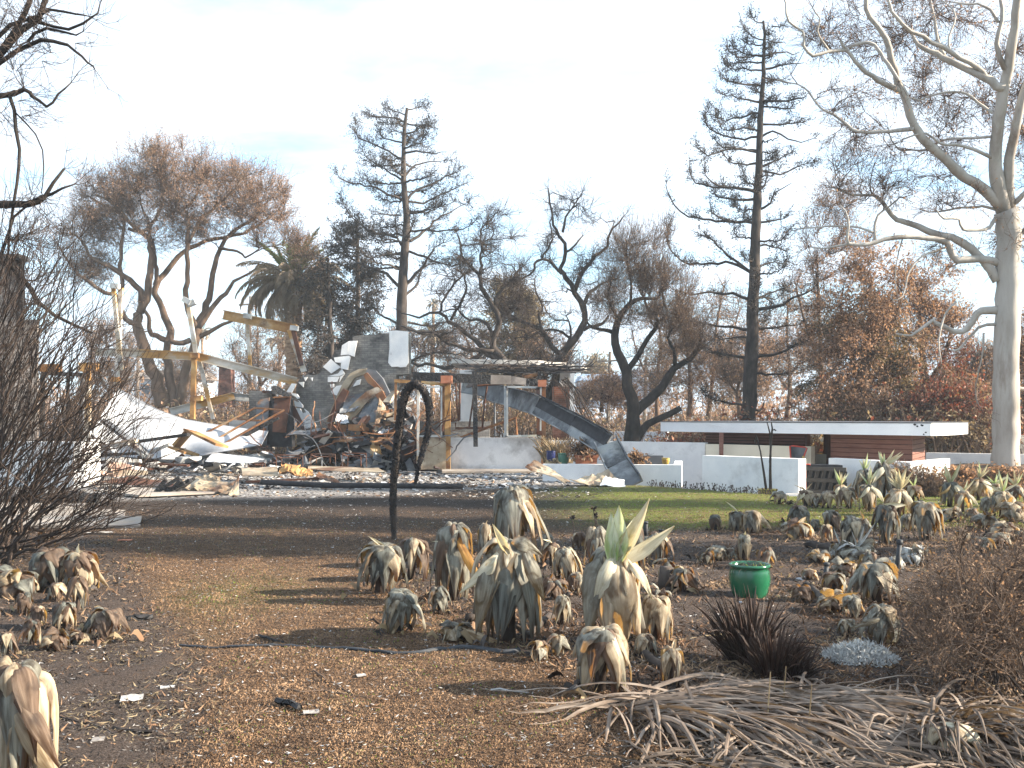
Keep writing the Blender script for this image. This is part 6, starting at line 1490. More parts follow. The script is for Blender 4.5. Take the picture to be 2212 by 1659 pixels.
# ---- date palm
def palm(label, Y, base_px, crown_px, tr_px, fr_px, seed, n=90, nl=26, group=None, green=.18, name='date_palm', lw=.03):
    rng = np.random.default_rng(seed)
    b, c = P(*base_px, Y), P(*crown_px, Y); rt = tr_px / 2 / F * Y; L = fr_px / F * Y
    root = thing(name, label, 'palm', b, group)
    n_ = 40; t = np.linspace(0, 1, n_)[:, None]; pts = b + (c - b) * t
    r_ = rt * (1 + .16 * (np.arange(n_) % 2)); r_[-7:] = rt * np.array((1.1, 1.2, 1.35, 1.4, 1.3, 1.1, .7))
    MB().tube(pts, r_, 14, jit=.07, rng=rng).build('trunk', MT['palm_trunk'], root)
    for k in range(n):
        f = k / n
        el = R(78) - f ** .9 * R(116) + rng.normal(0, .10); a = rng.uniform(0, 2 * math.pi)
        isg = f < green
        l = L * rng.uniform(.8, 1.08) * (.8 if f < .1 else 1)
        m = 10; p = [c + np.array((math.cos(a), math.sin(a), 0)) * rt * .5]
        e = el
        for j in range(m):
            e -= (.05 + .13 * max(0, math.cos(el))) * (.5 + j / m) * (1.0 if not isg else .55)
            p.append(p[-1] + np.array((math.cos(a) * math.cos(e), math.sin(a) * math.cos(e), math.sin(e))) * l / m)
        p = np.array(p); mb = MB()
        mb.tube(p, np.linspace(.05, .012, m + 1), 4, cap=False)
        tt = np.linspace(.14, .98, nl); tot = np.arange(m + 1) / m
        q = np.stack([np.interp(tt, tot, p[:, i]) for i in range(3)], -1); d = unit(np.stack([np.interp(tt, tot, np.gradient(p[:, i])) for i in range(3)], -1))
        sd = unit(np.cross(d, (0, 0, 1)))
        for s_ in (-1, 1):
            ll = (L * .17 * np.sin(np.pi * np.clip(tt * .9 + .12, 0, 1)) ** .6)[:, None] * rng.uniform(.8, 1.15, (nl, 1))
            dir_ = unit(d * .75 + sd * s_ * .65 + np.array((0, 0, -.42 if not isg else .12)) + rng.normal(0, .08, (nl, 3)))
            w = unit(np.cross(dir_, (0, 0, 1))) * lw
            V = np.stack((q - w, q + w, q + dir_ * ll * .6 + w, q + dir_ * ll + np.array((0, 0, -.1)), q + dir_ * ll * .6 - w), 1)
            mb.add(V.reshape(-1, 3), [(np.arange(nl) * 5)[:, None] + np.arange(5)])
        mb.build('frond', MT['palm_green' if isg else 'palm_grey'], root)
    return root
palm('date palm with drooping grey fronds and a few green ones beside the steel frame', 50, (634, 890), (634, 606), 32, 132, 51)
for (label, Y, b, c, tr_, fr_, s_) in (('far palm skeleton left of the low pine beside the date palm', 95, (604, 870), (604, 738), 6, 34, 52), ('distant palm with ragged skirt right of the flat topped cypress trunk', 85, (934, 880), (934, 722), 9, 46, 53), ('tiny distant palm above the twisted oak limbs', 130, (936, 880), (936, 656), 5, 20, 54), ('tiny distant palm behind the spreading tree trunks', 110, (437, 880), (437, 716), 5, 22, 55), ('distant palm behind the trunk of the pale gum', 80, (2105, 880), (2105, 835), 9, 44, 56)):
    palm(label, Y, b, c, tr_, fr_, s_, 34, 8, 'distant palms', .08, 'distant_palm', .07)

# ---- burnt scrub of the gardens beyond: one mass nobody could count
def scrub(name, label, u0, u1, Y0, Y1, h, N, seed, mats, lf=6, lsz=.2):
    rng = np.random.default_rng(seed)
    Y = rng.uniform(Y0, Y1, N); u = rng.uniform(u0, u1, N); x = (u - 1106) / F * Y
    hh = h * (.35 + .65 * np.clip(.5 + fbm(x * .22, Y * .12, seed, 3) * 1.3, 0, 1.2)) * rng.uniform(.5, 1.1, N)
    z0 = gz0(x, Y)
    A = np.stack((x, Y, z0), -1); D = unit(np.stack((rng.normal(0, .22, N), rng.normal(0, .22, N), np.ones(N)), -1))
    B = A + D * hh[:, None] * .6; C = B + unit(D + rng.normal(0, .35, (N, 3))) * hh[:, None] * .45
    mb = MB(); mb.segs(A, B, .035, .022); mb.segs(B, C, .022, .008)
    S = np.concatenate((A + (B - A) * rng.uniform(.3, 1, (N, 1)), B + (C - B) * rng.uniform(0, 1, (N, 1)), B))
    tips = spray(mb, S, unit(rng.normal(0, 1, S.shape) + np.array((0, 0, .6))), .8, .012, rng, 3, 2, .2)
    n = len(tips) * lf // 10; idx = rng.integers(0, len(tips), n)
    half = n // 2
    mb.leaves(tips[idx[:half]], lsz, rng, .5, .3, m=1); mb.leaves(tips[idx[half:]], lsz, rng, .5, .3, m=2)
    return tag(recenter(mb.build(name, [MT[m] for m in mats])), label, kind='stuff')
scrub('burnt_scrub', 'brown burnt scrub of the gardens beyond the ruin', 150, 1000, 50, 78, 5.2, 900, 61, ['twig', 'leaf_brown', 'leaf_rust'])
scrub('burnt_scrub', 'brown burnt scrub beyond the house front', 950, 1560, 48, 74, 3.9, 900, 62, ['twig', 'leaf_brown', 'leaf_straw'])
scrub('burnt_scrub', 'dark burnt thicket behind the carport', 1440, 2400, 36.5, 46, 3.6, 1000, 63, ['twig_red', 'leaf_brown', 'leaf_red'], 8)
scrub('burnt_scrub', 'olive dry thicket right behind the carport roof', 1700, 2140, 36.0, 40, 3.0, 700, 66, ['twig', 'needle_olive', 'leaf_straw'], 8, .16)
scrub('far_burnt_scrub', 'far burnt gardens toward the horizon', -200, 2400, 85, 140, 8.0, 1500, 64, ['twig', 'leaf_brown', 'leaf_rust'], 9, .45)
scrub('burnt_scrub', 'low dry weeds between the fallen beams and the spreading tree', 330, 640, 38, 46, 2.2, 330, 65, ['twig', 'leaf_straw', 'leaf_rust'])
o = debris('far_rubble', (1310, 1560, 944, 952), 500, .5, .7, ['ashsheet', 'concrete', 'far_white', 'litter_brown', 'tin'], 15, flat=.4); tag(o, 'pale rubble of the neighbouring house behind the white wall')
o = debris('far_rubble', (880, 1300, 940, 956), 500, .6, .7, ['ashsheet', 'concrete', 'litter_pale', 'litter_brown', 'tin'], 16, flat=.4); tag(o, 'pale rubble beyond the empty window frames')

# ---- bare tree at the left frame edge, its boughs hanging into the picture
def px(l): return l
tree('bare_tree', 'bare dark tree at the left edge with fine twigs against the sky', 13, [
    ([(-420, 1150), (-400, 900), (-360, 700), (-330, 500), (-300, 300)], 30, 14),
    ([(-330, 500), (-200, 470), (0, 446), (60, 440), (95, 420), (135, 366)], 13, 3, 0), ([(70, 438), (110, 418), (165, 402)], 5, 1.5, 0),
    ([(-330, 480), (-200, 330), (-80, 200), (20, 90), (75, 40), (110, -40)], 14, 5, .1), ([(-80, 200), (0, 110), (70, -10), (90, -60)], 9, 4, .1), ([(-150, 250), (0, 135), (60, 95), (120, 88), (160, 110), (190, 135), (205, 150)], 7, 1.5, 0),
    ([(-100, 180), (20, 55), (80, 45), (150, 60), (200, 40), (215, 5)], 6, 1.5, 0), ([(60, 40), (110, 25), (160, 30), (195, 35)], 4, 1.2, 0), ([(60, 90), (100, 62), (150, 75), (180, 72)], 4, 1.2, 0),
    ([(-250, 360), (-60, 220), (0, 208), (50, 195), (70, 205), (100, 235), (125, 205), (155, 178)], 8, 1.5, 0), ([(-200, 300), (0, 212), (35, 202), (52, 185)], 6, 2, 0),
    ([(20, 205), (33, 280), (40, 360), (30, 440), (18, 520), (10, 620)], 4, 2.5, 0), ([(30, 240), (80, 290), (97, 360), (90, 420)], 2, 1, 0),
    ([(-330, 520), (-100, 500), (0, 555), (50, 610), (80, 650), (120, 680), (200, 720)], 9, 3, .1), ([(0, 560), (30, 470), (60, 440)], 4, 2, 0)],
    [(60, 90, 90, 70), (120, 60, 80, 50), (40, 230, 60, 60), (60, 480, 70, 70), (60, 560, 80, 60), (-60, 60, 70, 80), (30, 640, 60, 60)],
    70, 71, bark='bark_black', twigm='twig_dark', sp=(4, .45, .0045, 3, 2), minr=.006, up=.15, gn=.12, gn2=.5, dr=.6, drift=.08)

# ---- bare shrub fanning out at the left foreground
rng = np.random.default_rng(72)
sh = thing('bare_shrub', 'large burnt shrub fanning bare black twigs at the left foreground', 'shrub', (*GP(-40, 1190), 0))
sb, stw = MB(), MB(); S = []; D = []; W = []
for k in range(60):
    b = P(rng.uniform(-170, 20), rng.uniform(1140, 1215), rng.uniform(10.4, 12.2)); b[2] = 0
    ang = R(88) * (k + rng.uniform(0, 1)) / 60 - .05; rad = rng.uniform(.72, 1.05)
    t = P(-70 + 345 * math.cos(ang) * rad, 1090 - 520 * math.sin(ang) ** .9 * rad, b[1] + rng.uniform(-1.4, 1.0)); L = np.linalg.norm(t - b)
    m = (b + t) / 2 + np.array((-.10, 0, -.04)) * L + rng.normal(0, .06, 3) * L
    tt = np.linspace(0, 1, 15)[:, None]; c = (1 - tt) ** 2 * b + 2 * (1 - tt) * tt * m + tt ** 2 * t
    c[1:] += rng.normal(0, .02, c[1:].shape)
    sb.tube(c, np.linspace(.021, .005, 15), 5, cap=False)
    for j in range(4, 15): S.append(c[j]); D.append(unit(c[j] - c[j - 1])); W.append(1)
S = np.array(S); D = np.array(D)
D2 = unit(D * 1.3 + rng.normal(0, .36, D.shape) + np.array((.1, 0, .22)))
spray(stw, S, D2, .75, .0062, rng, 3, 2, .16, .16, .38)
sb.build('stems', MT['twig_dark'], sh, True); stw.build('twigs', MT['twig_dark'], sh)

# ---- trees standing off to the right, whose shade stripes the lawn
def shade_tree(label, x, y, h, seed, nt=90, leafm=['leaf_brown'], fr=.35, size=.16, w=2.6, bark='bark_brown'):
    Y = y; u = 1106 + x / y * F; vb = 903 + CAMZ / y * F; s_ = F / y
    top = vb - h * s_
    return tree('shade_tree', label, Y, [([(u, vb + 10), (u + .1 * s_, vb - h * .3 * s_), (u - .15 * s_, vb - h * .6 * s_), (u + .1 * s_, top)], .20 * s_, .04 * s_), ([(u, vb - h * .35 * s_), (u - .25 * w * s_, vb - h * .55 * s_), (u - .5 * w * s_, vb - h * .8 * s_)], .09 * s_, .03 * s_), ([(u, vb - h * .4 * s_), (u + .25 * w * s_, vb - h * .6 * s_), (u + .5 * w * s_, vb - h * .85 * s_)], .09 * s_, .03 * s_)],
        [(u, vb - h * .72 * s_, w * s_, h * .30 * s_), (u, vb - h * .45 * s_, w * .7 * s_, h * .2 * s_)], nt, seed, bark=bark, twigm='twig', leafm=leafm, leaf=(fr, size, .5, .3), sp=(6, .8, .012, 3, 2), minr=.018, dr=1.0)
SHADE = [(8.2, 11.2, 6.0, 82, 70, .8, .55), (9.9, 13.6, 6.8, 83, 64, .8, .6), (12.6, 17.2, 7.8, 84, 60, .8, .7), (15.4, 20.4, 9.0, 85, 50, .7, .7)]
NAMES = ['nearest scorched garden tree beyond the right edge', 'second scorched garden tree beyond the right edge beside the bush', 'short scorched garden tree beyond the right edge', 'tall scorched garden tree beyond the right edge', 'low thin garden tree beyond the agave rows', 'tallest scorched garden tree beyond the agave rows', 'thin far garden tree beyond the agave rows']
for (x, y, h, s_, nt, fr, w), lab in list(zip(SHADE, NAMES)): shade_tree(lab, x, y, h, s_, nt, fr=fr, w=w)
# ================================================================ AGAVES
def leaf_geo(kind, seed):
    """one unit leaf with UV (x across, y along). droop: crown at origin, tip near (1,0,-1)."""
    rng = np.random.default_rng(seed)
    n, m = (13, 6) if kind == 'droop' else (9, 4)
    s = np.linspace(0, 1, n + 1); t = np.linspace(-1, 1, m + 1)
    if kind == 'droop':
        a, b, c = rng.uniform(-.02, .10), rng.uniform(-.10, .12), rng.uniform(-.16, .16)
        p = np.array([(.05, -.03), (.50 + b * .5, .12 + a), (.98 + b, -.02 - rng.uniform(0, .10)), (.86 + b * .6 + c, -1 + rng.uniform(-.02, .08))])
        S = s[:, None]
        cl = (1 - S) ** 3 * p[0] + 3 * (1 - S) ** 2 * S * p[1] + 3 * (1 - S) * S * S * p[2] + S ** 3 * p[3]
        cl[:, 0] += .035 * np.sin(s * rng.uniform(4, 9) + rng.uniform(0, 6)) * s
        hw = .43 * np.minimum(1, .40 + 1.0 * s) * (1 - np.clip((s - .46) / .54, 0, 1) ** 1.35)
        bul = rng.uniform(.04, .16); drift = rng.normal(0, .10)
        tx = np.gradient(cl[:, 0]); tz = np.gradient(cl[:, 1]); ln = np.hypot(tx, tz); nx_, nz_ = -tz / ln, tx / ln
        ph = rng.uniform(0, 6, 3); tw_ = rng.normal(0, .5)
        V = []
        for i in range(n + 1):
            f = .030 * np.sin(t * 3.4 + ph[0] + s[i] * 3) + .015 * np.sin(t * 6.5 + ph[1] - s[i] * 4) + .026 * math.sin(s[i] * 11 + ph[2]) + rng.normal(0, .005, m + 1)
            ed = -bul * t * t * (1 - .35 * s[i]) + f * (.4 + s[i]) + tw_ * t * hw[i] * .30 * s[i]
            ed = ed + .05 * np.where(np.abs(t) > .9, 1, 0) * rng.normal(0, .35)
            V.append(np.stack((cl[i, 0] + nx_[i] * ed, t * hw[i] + drift * s[i] ** 2, cl[i, 1] + nz_[i] * ed), -1))
    else:
        w = rng.uniform(.07, .095)
        hw = w * np.minimum(1, .6 + 1.1 * s) * (1 - np.clip((s - .35) / .65, 0, 1) ** 1.3) + .003
        rec = rng.uniform(-.05, .16) if kind == 'spear' else rng.uniform(.02, .08); side = rng.normal(0, .05); ph = rng.uniform(0, 6, 2)
        V = []
        for i in range(n + 1):
            cx = np.full(m + 1, s[i]); yy = t * hw[i]; ch = 1.0 * hw[i] * t * t * (1 - .4 * s[i]) + .012 * np.sin(t * 4 + ph[0] + 5 * s[i])
            if kind == 'horn':            # rolled up on itself
                an = t * 2.6 * (1 - .25 * s[i]); yy = hw[i] * .8 * np.sin(an); ch = hw[i] * .8 * (1 - np.cos(an))
            if kind == 'drape':           # arches out, then hangs
                ch = -.5 * hw[i] * t * t + .42 * s[i] * (1 - s[i]) * (1.4 - .8 * s[i]) + .015 * np.sin(t * 3 + ph[1] + 4 * s[i])
            V.append(np.stack((cx, yy + side * s[i] ** 2, ch - rec * s[i] ** 2.2), -1))
    V = np.concatenate(V)
    uvv = np.stack((np.tile((t + 1) / 2, n + 1), np.repeat(s, m + 1)), -1)
    i = np.arange(n)[:, None] * (m + 1) + np.arange(m)[None]
    q = np.stack((i, i + 1, i + m + 2, i + m + 1), -1).reshape(-1, 4)
    me = MB().add(V, [q]).mesh('leaf_blade', [MT['grey']], True)
    uvl = me.uv_layers.new(name='UVMap')
    li = np.empty(len(me.loops), np.int32); me.loops.foreach_get('vertex_index', li)
    uvl.data.foreach_set('uv', uvv[li].ravel().astype(np.float32))
    return me
DROOP = [leaf_geo('droop', 100 + k) for k in range(24)]
SPEAR = [leaf_geo('spear', 200 + k) for k in range(6)]
DRAPE = [leaf_geo('drape', 230 + k) for k in range(5)]
HORN = [leaf_geo('horn', 250 + k) for k in range(2)]

def add_leaf(par, me, mat, Mx, name='leaf', label=None):
    o = bpy.data.objects.new(name, me); COL.objects.link(o); o.parent = par
    o.matrix_local = Mx
    o.material_slots[0].link = 'OBJECT'; o.material_slots[0].material = MT[mat]
    if label: o['label'] = label
    return o
def Mcols(X, Y_, Z, loc):
    return Matrix(((X[0], Y_[0], Z[0], loc[0]), (X[1], Y_[1], Z[1], loc[1]), (X[2], Y_[2], Z[2], loc[2]), (0, 0, 0, 1)))
PAL = {'g': ('grey', 'grey', 'grey', 'dark', 'tan'), 'k': ('dark', 'dark', 'grey', 'grey', 'brown'), 't': ('tan', 'tan', 'tan', 'grey', 'brown'), 'b': ('brown', 'brown', 'brown', 'dark', 'tan'), 'm': ('grey', 'tan', 'grey', 'tan', 'brown'), 'c': ('cream', 'tan', 'cream'), 'a': ('ashen', 'ashen', 'grey', 'ashen')}
def agave(u, vb, vt, w, pal, label, kind='d', spikes=(), seed=0, group='wilted agaves', nl=None, tilt=0.0, lift=0.0, gy=None):
    rng = np.random.default_rng(1000 + seed)
    g = G(u, vb)
    Y = g[1] if gy is None else gy
    x = (u - 1106) / F * Y
    h = (vb - vt) / F * Y; W = w / F * Y
    Yc = Y + W * .28; x = (u - 1106) / F * Yc
    z0 = float(gz(x, Yc)) - .01
    h = CAMZ - (vt - 903) / F * Yc - z0          # keep the top where the photo has it
    root = thing('agave_plant', label, 'agave', (x, Yc, z0), group)
    R_ = W / 2
    big = w > 70
    pc = PAL[pal]
    if nl is None: nl = 28 if w > 100 else 24 if w > 70 else 19 if w > 50 else 16 if w > 38 else 13
    tiers = [(1.0, .62, .92), (.90, .84, 1.0), (.78, .97, .95)] if kind != 'h' else [(1.0, .8, 1.0), (.8, .85, 1.15)]
    if kind == 'l': tiers = [(1.0, .55, .92), (.86, .62, 1.0)]     # lifted skirt on a bare stem
    ga = rng.uniform(0, 6.28); fl = rng.normal(.02, .06) if vt < 1400 else 0; lean = rng.normal(0, .07, 2); wk = rng.uniform(.85, 1.2); hk = rng.uniform(.86, 1.08)
    for k in range(nl):
        tz, hz, rs = tiers[0] if k < nl * .34 else tiers[1] if k < nl * .7 or len(tiers) < 3 else tiers[2]
        a = ga + k * 2.39996 + rng.normal(0, .12)
        sr = R_ * rs * rng.uniform(.80, 1.08); sz_ = h * hz * hk * rng.uniform(.66, 1.10)
        top = h * tz * (.985 - .03 * rng.uniform(0, 1))
        sz_ = min(sz_, top * (1.0 if kind != 'h' else 1.1))
        wf_ = wk * rng.uniform(.75, 1.25) * (1.0 if nl > 16 else 1.22)
        tl = tilt if kind != 'h' else .35
        out = -(fl + (rng.uniform(.12, .32) if rng.uniform() < .07 else 0))
        Rt = np.array(Matrix.Rotation(a, 3, 'Z') @ Matrix.Rotation(rng.normal(0, .07 + tl), 3, 'X') @ Matrix.Rotation(out + rng.normal(0, .05 + tl), 3, 'Y'))
        X, Yv, Z = Rt[:, 0] * sr, Rt[:, 1] * sr * wf_, Rt[:, 2] * sz_
        mk = pc[int(rng.integers(len(pc)))]
        add_leaf(root, DROOP[int(rng.integers(len(DROOP)))], mk, Mcols(X, Yv, Z, (0, 0, top)))
    if kind == 'd' and tilt == 0 and len(spikes) < 5: root.rotation_euler = (lean[0], lean[1], 0)
    # crown bud and stem
    sm = MB(); sm.tube([(x, Yc, z0 - .02), (x, Yc, z0 + h * .55), (x, Yc, z0 + h * .93)], [R_ * .20, R_ * .17, R_ * .12], 9, jit=.08, rng=rng); sm.build('stem', MT['twig_dark'], root, True)
    for sp_ in spikes:
        du, dv = sp_[0], sp_[1]; mk = sp_[2]; wd = sp_[3] if len(sp_) > 3 else 1.0; bu, bv = (sp_[4], sp_[5]) if len(sp_) > 5 else (0, 0)
        dpt = np.array((du / F * Yc, rng.normal(-.02, .05), dv / F * Yc)); L = np.linalg.norm(dpt); X = dpt / L
        Z = np.array((0, -1, .35)) + rng.normal(0, .25, 3); Z = Z - X * (Z @ X); Z /= np.linalg.norm(Z); Yv = np.cross(Z, X)
        b0 = (bu / F * Yc, -R_ * (.12 if bv >= 0 else .55), h * .96 + bv / F * Yc)
        pool = HORN if len(sp_) > 6 else DRAPE if dv < 0 else SPEAR
        add_leaf(root, pool[int(rng.integers(len(pool)))], mk, Mcols(X * L, Yv * L * wd, Z * L * wd, b0))
    return root

